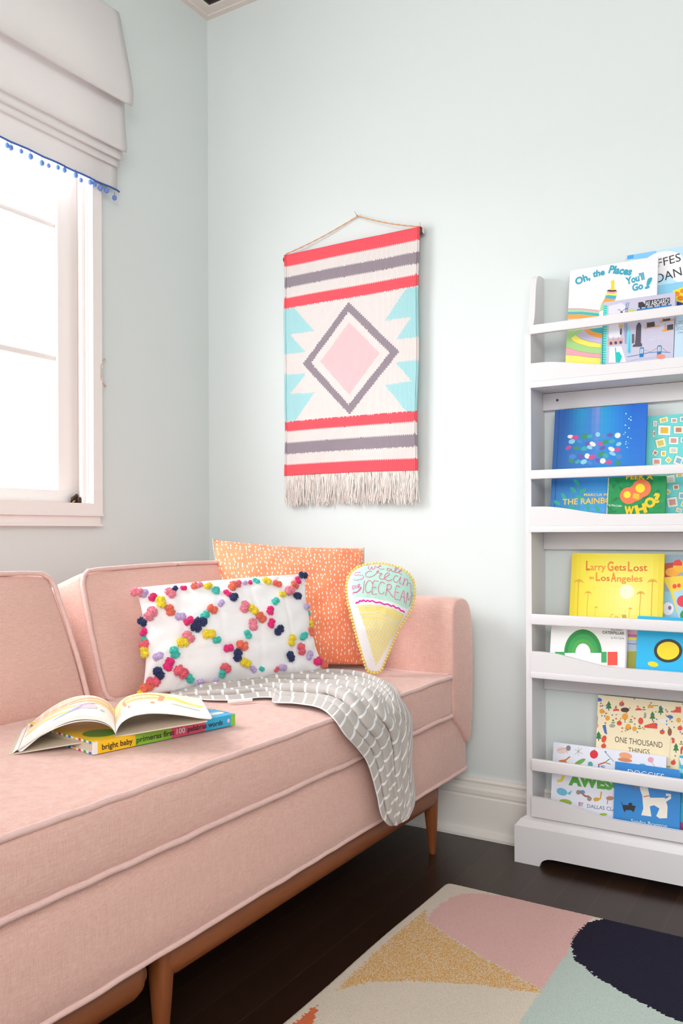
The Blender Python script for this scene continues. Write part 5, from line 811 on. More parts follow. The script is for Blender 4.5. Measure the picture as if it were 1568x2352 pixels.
('g',0,'000000',['sun']),('t',1,'d9671f',['L',39.2,270.0,10.2,0.021,24.3,2,0]),('t',1,'e8892c',['arry',50.5,270.2,40.4,0.021,17.3,1,0]),('t',1,'e8892c',['G',94.9,269.4,16.0,0.021,23.9,2,0]),('t',1,'d9671f',['ets',112.6,270.9,30.1,0.002,17.0,1,0]),('t',1,'e8892c',['L',146.8,269.9,12.2,0.021,23.7,2,0]),('t',1,'d9671f',['ost',161.1,270.2,34.7,0.037,17.4,1,0]),('t',1,'d9671f',['in',49.9,246.0,10.7,0.026,8.6,1,0]),('t',1,'e8892c',['L',65.8,242.5,11.8,0.027,21.2,2,0]),('t',1,'d9671f',['os',78.7,242.8,23.4,0.003,15.4,1,0]),('t',1,'e8892c',['A',104.9,241.2,14.3,0.028,23.2,2,0]),('t',1,'e8892c',['ngeles',120.3,241.7,64.2,0.019,16.4,1,0]),('p',1,'f6f1cf',[1651,2167,1646,2120,1629,2075,1602,2036,1565,2005,1521,1985,1474,1977,1426,1982,1381,1998,1342,2026,1311,2063,1291,2107,1283,2155,1288,2203,1305,2248,1333,2287,1370,2318,1414,2338,1461,2345,1509,2341,1554,2323,1593,2295,1623,2258,1643,2214]),('l',1,'e0a42c',[20,211,2384,209,1923,217,1466]),('l',1,'e0a42c',[20,211,2384,135,2393,86,2357]),('l',1,'e0a42c',[20,211,2384,143,2425,101,2396]),('l',1,'e0a42c',[20,211,2384,170,2449,146,2425]),('l',1,'e0a42c',[20,211,2384,208,2459,209,2437]),('l',1,'e0a42c',[20,211,2384,246,2451,272,2428]),('l',1,'e0a42c',[20,211,2384,275,2429,319,2402]),('l',1,'e0a42c',[20,211,2384,286,2397,338,2364]),('l',1,'e0a42c',[14,475,2090,465,1783,467,1478]),('l',1,'e0a42c',[14,475,2090,420,2100,385,2064]),('l',1,'e0a42c',[14,475,2090,426,2123,396,2092]),('l',1,'e0a42c',[14,475,2090,445,2140,428,2113]),('l',1,'e0a42c',[14,475,2090,472,2147,473,2122]),
('l',1,'e0a42c',[14,475,2090,500,2142,519,2117]),('l',1,'e0a42c',[14,475,2090,520,2126,553,2098]),('l',1,'e0a42c',[14,475,2090,528,2104,566,2071]),('l',1,'e0a42c',[8,698,1715,681,1601,674,1488]),('l',1,'e0a42c',[8,698,1715,668,1725,649,1691]),('l',1,'e0a42c',[8,698,1715,671,1738,655,1706]),('l',1,'e0a42c',[8,698,1715,682,1748,673,1718]),('l',1,'e0a42c',[8,698,1715,697,1752,698,1723]),('l',1,'e0a42c',[8,698,1715,712,1749,723,1720]),('l',1,'e0a42c',[8,698,1715,724,1740,742,1710]),('l',1,'e0a42c',[8,698,1715,728,1728,750,1695]),('l',1,'e0a42c',[8,1564,1720,1546,1611,1539,1503]),('l',1,'e0a42c',[8,1564,1720,1534,1730,1516,1695]),('l',1,'e0a42c',[8,1564,1720,1538,1742,1522,1711]),('l',1,'e0a42c',[8,1564,1720,1548,1752,1540,1722]),('l',1,'e0a42c',[8,1564,1720,1563,1756,1564,1727]),('l',1,'e0a42c',[8,1564,1720,1577,1753,1588,1725]),('l',1,'e0a42c',[8,1564,1720,1588,1744,1606,1714]),('l',1,'e0a42c',[8,1564,1720,1592,1732,1613,1700]),('l',1,'e0a42c',[16,1812,2123,1801,1818,1800,1516]),('l',1,'e0a42c',[16,1812,2123,1751,2132,1712,2097]),('l',1,'e0a42c',[16,1812,2123,1758,2158,1724,2129]),('l',1,'e0a42c',[16,1812,2123,1780,2178,1761,2154]),('l',1,'e0a42c',[16,1812,2123,1810,2186,1811,2164]),('l',1,'e0a42c',[16,1812,2123,1841,2180,1861,2157]),('l',1,'e0a42c',[16,1812,2123,1863,2162,1899,2135]),('l',1,'e0a42c',[16,1812,2123,1872,2136,1913,2104]),('l',1,'e0a42c',[19,2090,2436,2083,1981,2086,1530]),('l',1,'e0a42c',[19,2090,2436,2017,2445,1970,2410]),('l',1,'e0a42c',[19,2090,2436,2026,2477,1985,2449]),
('l',1,'e0a42c',[19,2090,2436,2052,2501,2029,2478]),('l',1,'e0a42c',[19,2090,2436,2088,2510,2089,2490]),('l',1,'e0a42c',[19,2090,2436,2125,2503,2149,2481]),('l',1,'e0a42c',[19,2090,2436,2152,2480,2194,2455]),('l',1,'e0a42c',[19,2090,2436,2162,2449,2211,2417]),('l',1,'c98a24',[11,1076,1480,1100,1559,1155,1554]),('l',1,'c98a24',[11,1172,1485,1225,1515,1281,1484]),('l',1,'a8722a',[14,1370,1564,1389,1481]),('l',1,'a8722a',[14,1397,1565,1416,1483]),('l',1,'a8722a',[14,1424,1566,1443,1484]),('l',1,'a8722a',[13,1451,1568,1470,1485]),('p',1,'e9b3cc',[1479,1224,1745,1238,1753,1006,1487,990]),('p',1,'b7c3d8',[1490,922,1755,938,1764,667,1499,648]),('p',1,'a9a436',[1500,634,1765,653,1780,207,1516,186]),('p',2,'d06f9a',[1484,1072,1751,1075,1753,1006,1487,1004]),('p',2,'6a6f8c',[1493,839,1759,843,1759,824,1493,820]),]),
 'toys': ((1.517, -0.074, 0.509),0.243,0.313,0.009,0.1604,'#8fa6b4',[
('p',0,'b5402c',[71,2901,305,2933,315,2493,82,2487]),('p',0,'8fc3da',[90,2185,548,2200,569,1284,114,1259]),('p',1,'f0cf3c',[81,2542,872,2643,899,1303,548,1283,245,2190,83,2460]),('p',2,'f2a22a',[455,2688,447,2653,424,2620,387,2594,340,2576,288,2569,235,2574,187,2589,148,2614,123,2645,114,2681,121,2717,145,2750,182,2776,229,2793,282,2800,335,2795,383,2780,421,2755,446,2724]),('p',2,'f2b42a',[653,2829,645,2782,621,2740,582,2706,533,2684,478,2675,422,2681,372,2702,331,2734,304,2776,294,2822,302,2869,327,2912,366,2946,416,2968,471,2976,527,2970,577,2949,617,2917,643,2875]),('p',2,'e23b34',[281,2850,329,2974,432,3012,510,2936,512,2854]),('p',3,'e8483a',[397,2326,393,2303,383,2283,366,2270,347,2264,327,2268,310,2281,298,2300,294,2323,297,2346,308,2366,324,2379,344,2385,364,2381,380,2368,392,2349]),('p',3,'e8483a',[493,2348,490,2327,481,2309,466,2297,449,2292,431,2296,416,2307,405,2325,401,2345,404,2366,414,2384,428,2397,446,2401,464,2398,479,2386,489,2369]),('p',3,'a9d3e6',[323,2193,878,2319,899,1303,523,1282]),('p',3,'e9e4ea',[338,1758,330,1695,302,1641,260,1604,209,1589,157,1599,113,1632,82,1684,70,1746,79,1809,107,1864,150,1901,201,1915,252,1905,297,1871,327,1820]),('p',4,'7a6a9c',[284,1777,281,1756,273,1738,260,1726,244,1721,228,1725,215,1736,205,1753,202,1774,204,1795,213,1813,226,1825,242,1830,257,1826,271,1815,280,1798]),('p',4,'e2364a',[710,1963,700,1906,668,1856,620,1822,562,1808,503,1817,453,1847,419,1894,406,1951,416,2008,448,2058,497,2092,555,2106,613,2096,663,2066,697,2019]),
('p',4,'2f8f4a',[893,1622,879,1560,837,1506,772,1468,696,1452,619,1460,552,1492,507,1542,490,1603,504,1665,547,1720,612,1758,689,1773,766,1765,832,1733,876,1683]),]),
 'green_arch': ((1.248, -0.103, 0.509),0.197,0.1377,0.008,0.1974,'#f1eeee',[
('p',0,'c9c4d6',[1940,0,1970,0,1970,1377,1940,1377]),('p',1,'1f8c3c',[380,503,383,624,405,741,445,851,502,949,574,1030,656,1092,747,1132,843,1150,939,1143,1032,1114,1119,1062,1196,991,1260,902,1309,801,1342,689,1356,572,1260,566,1249,659,1223,748,1183,830,1131,901,1070,957,1000,999,926,1022,849,1027,773,1013,700,980,634,931,577,866,532,788,500,700,482,607,480,510]),('p',1,'2fa050',[480,510,482,607,500,700,532,788,577,866,634,931,700,980,773,1013,849,1027,926,1022,1000,999,1070,957,1131,901,1183,830,1223,748,1249,659,1260,566,1164,559,1155,629,1136,696,1106,757,1067,810,1021,853,969,883,913,901,855,904,798,894,744,869,694,832,652,783,618,725,594,659,581,589,579,517]),('p',1,'4aa84a',[579,517,581,589,594,659,618,725,652,783,694,832,744,869,798,894,855,904,913,901,969,883,1021,853,1067,810,1106,757,1136,696,1155,629,1164,559,1068,552,1062,599,1049,644,1029,684,1003,720,972,748,937,768,900,780,861,782,823,775,787,758,754,734,726,701,704,662,688,619,679,572,677,524]),('p',1,'3aa35a',[135,514,393,532,399,420,141,401]),('p',1,'3aa35a',[1341,599,1477,608,1490,335,1354,324]),('p',1,'e94b3a',[1499,610,1747,627,1761,287,1514,268]),('t',2,'3a3a3c',['HUNGRY',156.2,115.2,32.4,0.032,8.3,0,0]),('t',2,'2c2c2e',['CATERPILLAR',134.7,107.0,54.7,-0.001,7.2,1,0]),('t',2,'6a6468',['by Eric Carle',157.0,95.6,32.3,0.003,5.0,0,0]),]),
 'blue_bird': ((1.4695, -0.103, 0.509),0.2105,0.1571,0.013,0.1986,'#10b4e8',[
('p',0,'2b2a20',[1084,763,1078,698,1055,635,1018,577,967,528,905,488,836,462,762,449,688,450,617,467,552,496,497,539,455,591,428,652,417,716,423,782,446,846,484,905,536,955,599,994,669,1020,744,1032,818,1030,889,1012,953,982,1007,939,1048,886,1074,827]),('p',1,'f4d90f',[1014,758,1008,704,988,653,953,607,907,568,853,539,792,521,729,517,667,525,609,546,561,578,523,619,498,668,489,721,495,776,516,828,550,875,597,914,653,942,714,959,778,963,840,955,896,933,944,901,981,859,1005,810]),('p',1,'f4d90f',[535,368,522,345,492,327,449,318,400,318,352,328,312,346,287,369,281,395,294,418,324,436,367,446,417,445,464,435,504,417,528,394]),]),
 'pattern': ((1.357, -0.082, 0.126),0.263,0.3226,0.01,0.1682,'#f3e3bf',[
('p',0,'2c7a3c',[286,3094,351,2994,323,2991,371,2907,216,2891,257,2984,229,2981]),('p',0,'4c3524',[282,2898,305,2900,307,2844,284,2842]),('p',0,'2c7a3c',[1589,3114,1649,3018,1623,3015,1667,2933,1521,2918,1560,3008,1534,3006]),('p',0,'4c3524',[1584,2924,1605,2927,1606,2873,1585,2870]),('p',0,'2c7a3c',[1391,2945,1452,2848,1426,2845,1470,2763,1323,2747,1362,2838,1336,2835]),('p',0,'4c3524',[1386,2754,1407,2756,1409,2702,1388,2700]),('p',0,'2c7a3c',[0,2186,51,2287,117,2189,89,2185,137,2102,0,2086,0,2127,22,2177,0,2175]),('p',0,'4c3524',[48,2092,70,2094,72,2039,50,2036]),('p',0,'2c7a3c',[1978,2220,2036,2126,2011,2123,2054,2044,1911,2026,1950,2115,1924,2112]),('p',0,'4c3524',[1972,2034,1993,2036,1994,1983,1974,1981]),('p',0,'e14a30',[685,3056,678,3024,654,3000,622,2988,589,2993,564,3013,554,3042,562,3074,585,3098,618,3110,651,3105,675,3085]),('l',0,'333028',[11,618,3104,644,3140]),('p',0,'e14a30',[640,2559,632,2528,609,2503,576,2491,543,2496,518,2515,509,2544,516,2576,540,2600,572,2612,605,2608,630,2588]),('l',0,'333028',[11,572,2607,598,2643]),('p',0,'e14a30',[1704,2459,1696,2428,1674,2404,1643,2392,1612,2397,1588,2415,1579,2444,1586,2474,1609,2499,1640,2510,1671,2506,1694,2487]),('l',0,'333028',[10,1640,2505,1665,2540]),('p',0,'e14a30',[2124,2601,2117,2571,2095,2547,2065,2536,2034,2540,2011,2559,2002,2587,2009,2617,2031,2641,2062,2652,2092,2648,2115,2629]),('l',0,'333028',[10,2062,2647,2087,2682]),('p',0,'e14a30',[1988,1737,1980,1707,1958,1683,1928,1671,1897,1675,1874,1693,1865,1721,1873,1751,1895,1775,1925,1787,1956,1783,1979,1765]),
('l',0,'333028',[10,1925,1781,1950,1816]),('p',0,'e14a30',[263,1930,256,1899,232,1874,199,1861,166,1865,141,1884,130,1913,138,1945,162,1970,195,1982,228,1978,253,1959]),('l',0,'333028',[11,195,1977,221,2013]),('p',0,'3d6cb4',[110,3089,89,3064,47,3053,0,3061,0,3146,20,3151,67,3143,102,3120]),('p',0,'3d6cb4',[1895,2836,1876,2812,1837,2801,1794,2809,1762,2831,1755,2860,1774,2884,1813,2895,1857,2887,1888,2865]),('p',0,'3d6cb4',[1768,2858,1704,2905,1753,2819]),('p',0,'3d6cb4',[143,2442,226,2479,277,2222,206,2255]),('p',0,'e14a30',[401,2846,403,2863,411,2880,423,2895,440,2908,460,2916,481,2921,503,2921,523,2916,540,2908,554,2895,562,2880,566,2863]),('p',0,'f7efe0',[467,2853,500,2856,506,2763,468,2759]),('p',0,'e14a30',[964,2919,967,2936,974,2953,986,2968,1003,2980,1022,2989,1043,2993,1064,2993,1083,2988,1100,2980,1113,2967,1122,2952,1125,2936]),('p',0,'f7efe0',[1029,2926,1061,2929,1067,2837,1029,2832]),('p',0,'eaa32a',[177,2814,166,2773,137,2746,99,2742,67,2763,54,2801,64,2842,94,2869,132,2873,163,2852]),('p',0,'eaa32a',[331,2652,320,2612,291,2584,253,2580,222,2601,209,2639,219,2679,248,2707,286,2711,317,2690]),('p',0,'eaa32a',[2084,2796,2074,2757,2046,2731,2012,2727,1983,2747,1971,2784,1981,2822,2009,2849,2043,2852,2072,2832]),('p',0,'eaa32a',[1020,2460,1010,2420,981,2393,945,2389,914,2409,902,2446,912,2486,940,2513,977,2517,1007,2497]),('p',0,'eaa32a',[43,2431,33,2390,3,2362,0,2362,0,2488,30,2468]),('p',0,'f0a032',[794,2741,787,2705,766,2674,734,2654,697,2650,664,2663,641,2689,631,2724,638,2760,660,2791,692,2811,728,2815,761,2802,785,2776]),
('l',0,'5a3a20',[14,715,2672,718,2576]),('p',0,'e14a30',[1173,2673,1170,2640,1157,2610,1136,2589,1112,2579,1088,2583,1066,2600,1051,2626,1045,2659,1049,2693,1062,2723,1082,2744,1107,2753,1131,2749,1153,2733,1167,2706]),('p',0,'4a3428',[815,2917,808,2893,785,2871,750,2854,709,2845,667,2845,631,2855,607,2872,598,2894,605,2918,628,2941,663,2957,705,2966,747,2966,782,2956,806,2939]),('p',0,'e14a30',[1860,2986,1949,3049,1947,3116,2076,3121,2079,2977,1853,2964]),('p',0,'e14a30',[1203,2563,1413,2654,1518,2647,1522,2518,1200,2508]),('p',0,'eaa32a',[1273,3082,1405,3096,1407,3025,1275,3011]),('l',0,'3a3a34',[13,1405,3085,1526,3097]),('p',0,'eaa32a',[873,2484,869,2452,855,2424,833,2403,806,2394,779,2397,756,2412,739,2437,733,2468,737,2500,752,2528,774,2549,800,2558,828,2555,851,2540,867,2515]),('p',0,'a7a49a',[1246,2826,1244,2796,1238,2771,1228,2753,1216,2746,1204,2751,1193,2766,1186,2790,1182,2819,1184,2848,1190,2874,1200,2891,1212,2898,1224,2894,1235,2879,1243,2855]),('p',0,'a7a49a',[25,2610,24,2580,19,2554,10,2536,0,2529,0,2682,4,2680,14,2664,21,2640]),('p',0,'a7a49a',[475,2474,470,2455,454,2437,430,2423,400,2416,371,2416,345,2424,328,2438,321,2457,326,2476,342,2494,367,2508,397,2515,426,2515,452,2507,469,2493]),('p',0,'eee8e2',[1756,2733,1748,2709,1725,2688,1690,2671,1648,2662,1607,2661,1571,2670,1546,2687,1537,2709,1545,2732,1568,2754,1603,2771,1645,2780,1687,2780,1723,2771,1747,2754]),('p',0,'8a5a34',[1874,2479,1871,2441,1860,2409,1844,2386,1825,2377,1805,2382,1788,2400,1776,2430,1771,2466,1774,2504,1784,2536,1800,2559,1820,2568,1840,2563,1857,2545,1869,2515]),
('p',0,'e14a30',[256,2088,241,2054,219,2027,194,2011,170,2010,150,2022,137,2046,134,2079,140,2115,156,2150,178,2176,203,2192,227,2193,247,2181,260,2157,263,2124]),('p',0,'e14a30',[1877,2346,1942,2327,1945,2221,1881,2200]),('p',0,'b5482c',[2088,2106,2126,2111,2129,1967,2091,1962]),('p',0,'d9553c',[118,2948,116,2939,108,2931,97,2925,83,2922,69,2922,57,2926,49,2932,45,2940]),('p',0,'d9553c',[93,2945,93,2934,91,2925,87,2919,83,2916,79,2918,75,2923,72,2932,71,2943,71,2954,73,2963,77,2969,81,2972,85,2970,89,2965,92,2956]),('p',0,'d9553c',[265,2776,262,2767,255,2759,243,2753,229,2750,216,2750,204,2753,195,2760,192,2768]),('p',0,'d9553c',[240,2773,239,2762,237,2753,234,2747,230,2744,225,2746,221,2751,219,2760,217,2771,218,2781,220,2791,223,2797,228,2800,232,2798,236,2792,238,2784]),('p',0,'d9553c',[507,2960,505,2951,497,2943,486,2937,472,2934,459,2934,447,2938,439,2944,436,2952]),('p',0,'d9553c',[483,2957,482,2947,480,2937,477,2931,473,2928,468,2930,465,2936,462,2944,461,2955,461,2966,463,2975,466,2981,471,2984,475,2982,479,2976,481,2968]),('p',0,'d9553c',[526,2665,524,2656,516,2648,505,2642,491,2639,478,2639,466,2643,458,2649,455,2657]),('p',0,'d9553c',[502,2662,501,2652,499,2643,496,2636,492,2634,487,2635,484,2641,481,2650,480,2660,480,2671,482,2680,485,2686,490,2689,494,2687,498,2682,500,2673]),('p',0,'d9553c',[255,2524,252,2515,245,2507,233,2501,219,2498,206,2498,194,2502,186,2508,183,2516]),('p',0,'d9553c',[230,2521,229,2511,227,2501,224,2495,220,2492,215,2494,212,2500,209,2508,208,2519,208,2530,210,2539,213,2545,218,2548,222,2546,226,2541,228,2532]),
('p',0,'d9553c',[690,2444,688,2435,680,2427,669,2421,656,2418,642,2418,630,2421,622,2428,619,2436]),('p',0,'d9553c',[666,2441,665,2430,663,2421,660,2415,656,2412,652,2414,648,2419,645,2428,644,2438,644,2449,646,2458,650,2465,654,2467,658,2465,662,2460,664,2451]),('p',0,'d9553c',[1058,3033,1055,3024,1048,3016,1037,3010,1023,3007,1010,3008,999,3011,991,3018,988,3026]),('p',0,'d9553c',[1033,3030,1033,3020,1031,3011,1028,3004,1024,3002,1019,3004,1016,3009,1013,3018,1012,3028,1012,3039,1015,3048,1018,3054,1022,3057,1026,3055,1030,3049,1032,3041]),('p',0,'d9553c',[992,2724,990,2716,983,2708,971,2702,958,2699,945,2699,933,2703,925,2709,922,2717]),('p',0,'d9553c',[968,2722,968,2711,966,2702,962,2696,958,2693,954,2695,950,2701,948,2709,947,2719,947,2730,949,2739,952,2745,956,2748,961,2746,964,2741,967,2732]),('p',0,'d9553c',[1783,2978,1781,2969,1774,2962,1763,2956,1750,2953,1737,2953,1726,2957,1718,2963,1716,2971]),('p',0,'d9553c',[1760,2975,1759,2965,1757,2956,1754,2950,1750,2947,1746,2949,1742,2954,1740,2963,1739,2973,1739,2984,1741,2992,1745,2999,1749,3001,1753,3000,1756,2994,1759,2986]),('p',0,'d9553c',[1976,1801,1973,1793,1966,1785,1956,1779,1943,1776,1930,1776,1920,1779,1912,1785,1910,1793]),('p',0,'d9553c',[1953,1798,1952,1788,1950,1779,1947,1773,1943,1771,1939,1772,1936,1777,1934,1786,1932,1796,1933,1806,1935,1815,1938,1821,1942,1823,1946,1822,1949,1817,1952,1808]),('p',0,'d9553c',[2150,2471,2148,2463,2141,2455,2130,2449,2118,2446,2105,2446,2094,2450,2087,2456,2084,2463]),('p',0,'d9553c',[2127,2469,2127,2458,2125,2450,2122,2443,2118,2441,2114,2442,2111,2448,2108,2456,2107,2466,2108,2476,2110,2485,2113,2491,2117,2494,2121,2492,2124,2487,2126,2479]),
('p',0,'2c7a3c',[440,2609,439,2600,433,2592,426,2587,416,2584,407,2584,398,2588,393,2595,391,2603,392,2612,397,2620,405,2625,415,2628,424,2627,432,2623,438,2617]),('p',0,'8f8f3a',[472,2557,468,2550,457,2543,439,2538,418,2534,397,2533,379,2535,367,2539,362,2545,366,2551,378,2558,396,2564,417,2567,438,2568,456,2567,468,2563]),('p',0,'2c7a3c',[889,2672,887,2663,882,2656,874,2650,865,2647,856,2648,848,2652,842,2658,840,2667,842,2675,847,2683,855,2689,864,2691,873,2691,881,2687,887,2680]),('p',0,'8f8f3a',[920,2621,916,2614,905,2607,887,2602,867,2598,846,2597,829,2599,817,2603,812,2609,816,2615,828,2622,845,2628,866,2631,886,2632,904,2631,916,2627]),('p',0,'2c7a3c',[1200,3020,1198,3012,1193,3004,1186,2998,1177,2996,1167,2997,1160,3000,1154,3007,1152,3015,1154,3024,1159,3031,1166,3037,1175,3039,1185,3039,1193,3035,1198,3028]),('p',0,'8f8f3a',[1231,2969,1227,2962,1216,2955,1199,2950,1178,2947,1158,2946,1140,2948,1129,2952,1124,2958,1128,2964,1140,2971,1157,2976,1177,2979,1198,2980,1215,2979,1227,2974]),('p',0,'2c7a3c',[1108,2533,1107,2524,1102,2517,1094,2511,1085,2508,1076,2509,1068,2513,1062,2519,1060,2527,1062,2536,1067,2543,1075,2549,1084,2552,1093,2551,1101,2547,1106,2541]),('p',0,'8f8f3a',[1139,2482,1136,2475,1124,2469,1107,2463,1087,2459,1066,2458,1049,2460,1037,2464,1033,2470,1037,2476,1048,2483,1065,2488,1086,2492,1106,2493,1123,2492,1135,2488]),('p',0,'2c7a3c',[2125,2264,2123,2256,2118,2249,2111,2243,2102,2240,2094,2241,2086,2245,2081,2251,2079,2259,2081,2267,2085,2274,2093,2280,2101,2283,2110,2282,2118,2278,2123,2272]),
('p',0,'8f8f3a',[2154,2215,2150,2209,2139,2202,2123,2197,2104,2193,2084,2192,2068,2193,2056,2197,2052,2202,2056,2209,2067,2215,2083,2221,2103,2225,2122,2226,2139,2224,2150,2221]),('p',0,'2c7a3c',[1833,1671,1832,1663,1827,1655,1819,1650,1811,1647,1802,1647,1794,1651,1789,1657,1787,1665,1789,1673,1793,1681,1801,1686,1810,1689,1818,1689,1826,1685,1831,1679]),('p',0,'8f8f3a',[1863,1622,1859,1616,1848,1609,1832,1604,1812,1600,1792,1598,1776,1599,1764,1603,1760,1608,1764,1615,1775,1622,1792,1627,1811,1631,1831,1633,1847,1632,1859,1628]),('p',0,'a8913a',[1216,2474,1211,2460,1198,2453,1185,2457,1179,2469,1184,2483,1197,2490,1210,2486]),('p',0,'3d6cb4',[1942,2602,1937,2588,1925,2581,1912,2585,1906,2598,1911,2611,1924,2618,1937,2614]),('p',0,'3d6cb4',[151,2961,146,2946,132,2939,118,2943,112,2957,117,2971,131,2978,145,2974]),('p',0,'a8913a',[667,2351,662,2336,649,2329,635,2333,629,2346,634,2360,647,2367,661,2363]),('p',0,'3d6cb4',[2093,2501,2088,2487,2076,2480,2063,2484,2057,2497,2062,2511,2075,2517,2087,2513]),('p',0,'3d6cb4',[18,2511,13,2497,0,2490,0,2528,12,2524]),('p',0,'a8913a',[497,2975,492,2960,479,2953,465,2958,459,2971,464,2985,477,2992,491,2988]),('p',0,'3d6cb4',[1735,3016,1730,3002,1717,2996,1704,3000,1698,3012,1703,3026,1716,3033,1729,3029]),('p',0,'3d6cb4',[2295,2626,2290,2612,2278,2605,2265,2609,2260,2622,2265,2635,2277,2642,2290,2638]),('p',0,'a8913a',[1492,2939,1487,2925,1474,2918,1461,2923,1455,2935,1460,2949,1473,2956,1486,2952]),('p',0,'3d6cb4',[408,2741,403,2727,389,2720,375,2724,369,2737,374,2751,388,2759,402,2754]),
('p',0,'3d6cb4',[143,2697,137,2683,124,2675,110,2680,104,2693,109,2707,122,2714,136,2710]),('p',0,'a8913a',[1210,2768,1205,2754,1192,2747,1179,2751,1173,2764,1178,2778,1191,2785,1204,2781]),('p',0,'3d6cb4',[664,3030,659,3016,646,3009,632,3013,626,3026,631,3040,644,3047,658,3043]),('p',0,'3d6cb4',[1654,3028,1649,3015,1636,3008,1623,3012,1617,3025,1622,3039,1635,3045,1648,3041]),('p',0,'a8913a',[509,2766,504,2752,490,2744,476,2749,470,2762,475,2776,489,2783,503,2779]),('p',0,'3d6cb4',[1054,2380,1049,2366,1036,2359,1022,2363,1016,2376,1021,2390,1034,2397,1048,2393]),('p',0,'3d6cb4',[802,2408,797,2394,783,2387,770,2391,764,2403,769,2418,782,2425,796,2421]),('p',0,'a8913a',[2224,2556,2219,2543,2207,2536,2194,2540,2189,2552,2194,2566,2206,2573,2219,2569]),('p',0,'3d6cb4',[982,2571,977,2557,964,2550,951,2554,945,2567,950,2581,963,2588,976,2584]),('p',0,'3d6cb4',[491,2946,486,2932,473,2925,459,2929,453,2942,458,2957,471,2964,485,2959]),('p',0,'a8913a',[195,2802,189,2787,176,2780,162,2784,156,2798,161,2812,174,2819,188,2815]),('p',0,'3d6cb4',[1445,2690,1440,2676,1428,2669,1414,2673,1409,2686,1414,2700,1427,2707,1440,2703]),('p',0,'3d6cb4',[1519,2754,1514,2740,1501,2734,1488,2738,1482,2750,1487,2764,1500,2771,1513,2767]),('p',0,'a8913a',[758,2379,753,2364,740,2357,726,2361,720,2374,726,2388,739,2396,752,2391]),('p',0,'3d6cb4',[1841,2783,1836,2770,1823,2763,1810,2767,1805,2779,1810,2793,1822,2800,1835,2796]),('p',0,'3d6cb4',[1664,2485,1659,2471,1646,2464,1633,2468,1627,2481,1632,2495,1645,2502,1658,2498]),
('p',0,'a8913a',[594,3015,589,3001,575,2994,562,2998,556,3011,561,3025,574,3032,588,3028]),('p',0,'3d6cb4',[1524,2620,1519,2606,1507,2599,1493,2603,1488,2616,1493,2630,1505,2637,1519,2633]),('p',0,'a8913a',[1343,3102,1338,3088,1325,3081,1312,3086,1306,3099,1311,3113,1324,3120,1337,3115]),('p',0,'3d6cb4',[215,2697,210,2683,197,2676,183,2680,177,2693,182,2707,195,2715,209,2710]),('p',0,'3d6cb4',[230,2443,224,2429,211,2421,197,2426,191,2439,196,2453,209,2460,223,2456]),('p',0,'a8913a',[764,2439,759,2425,746,2418,732,2422,726,2435,731,2449,745,2456,758,2452]),('p',0,'3d6cb4',[1369,3153,1364,3139,1351,3132,1338,3136,1332,3149,1337,3163,1350,3170,1363,3166]),('p',0,'3d6cb4',[1760,2738,1755,2724,1742,2717,1730,2721,1724,2734,1729,2748,1741,2754,1754,2750]),('p',0,'a8913a',[2320,2593,2316,2579,2303,2572,2291,2576,2285,2588,2290,2602,2302,2609,2315,2605]),('p',0,'3d6cb4',[1764,2655,1759,2641,1746,2634,1733,2638,1728,2651,1733,2664,1745,2671,1758,2667]),('p',0,'3d6cb4',[1885,2738,1880,2725,1868,2718,1855,2722,1849,2734,1854,2748,1867,2755,1880,2751]),('p',0,'a8913a',[628,2674,623,2660,610,2653,596,2657,590,2670,595,2684,609,2691,622,2687]),('p',0,'3d6cb4',[1499,2642,1494,2629,1481,2622,1468,2626,1462,2638,1467,2652,1480,2659,1493,2655]),('p',0,'3d6cb4',[1818,2583,1813,2569,1801,2562,1788,2566,1782,2579,1787,2593,1800,2600,1813,2596]),('p',0,'a8913a',[2286,3226,2285,3221,2272,3214,2260,3219,2257,3226]),('p',0,'3d6cb4',[104,3017,99,3002,86,2995,71,2999,65,3013,70,3027,84,3034,98,3030]),('p',0,'a8913a',[2201,2553,2197,2539,2184,2532,2172,2536,2166,2549,2171,2562,2183,2569,2196,2565]),
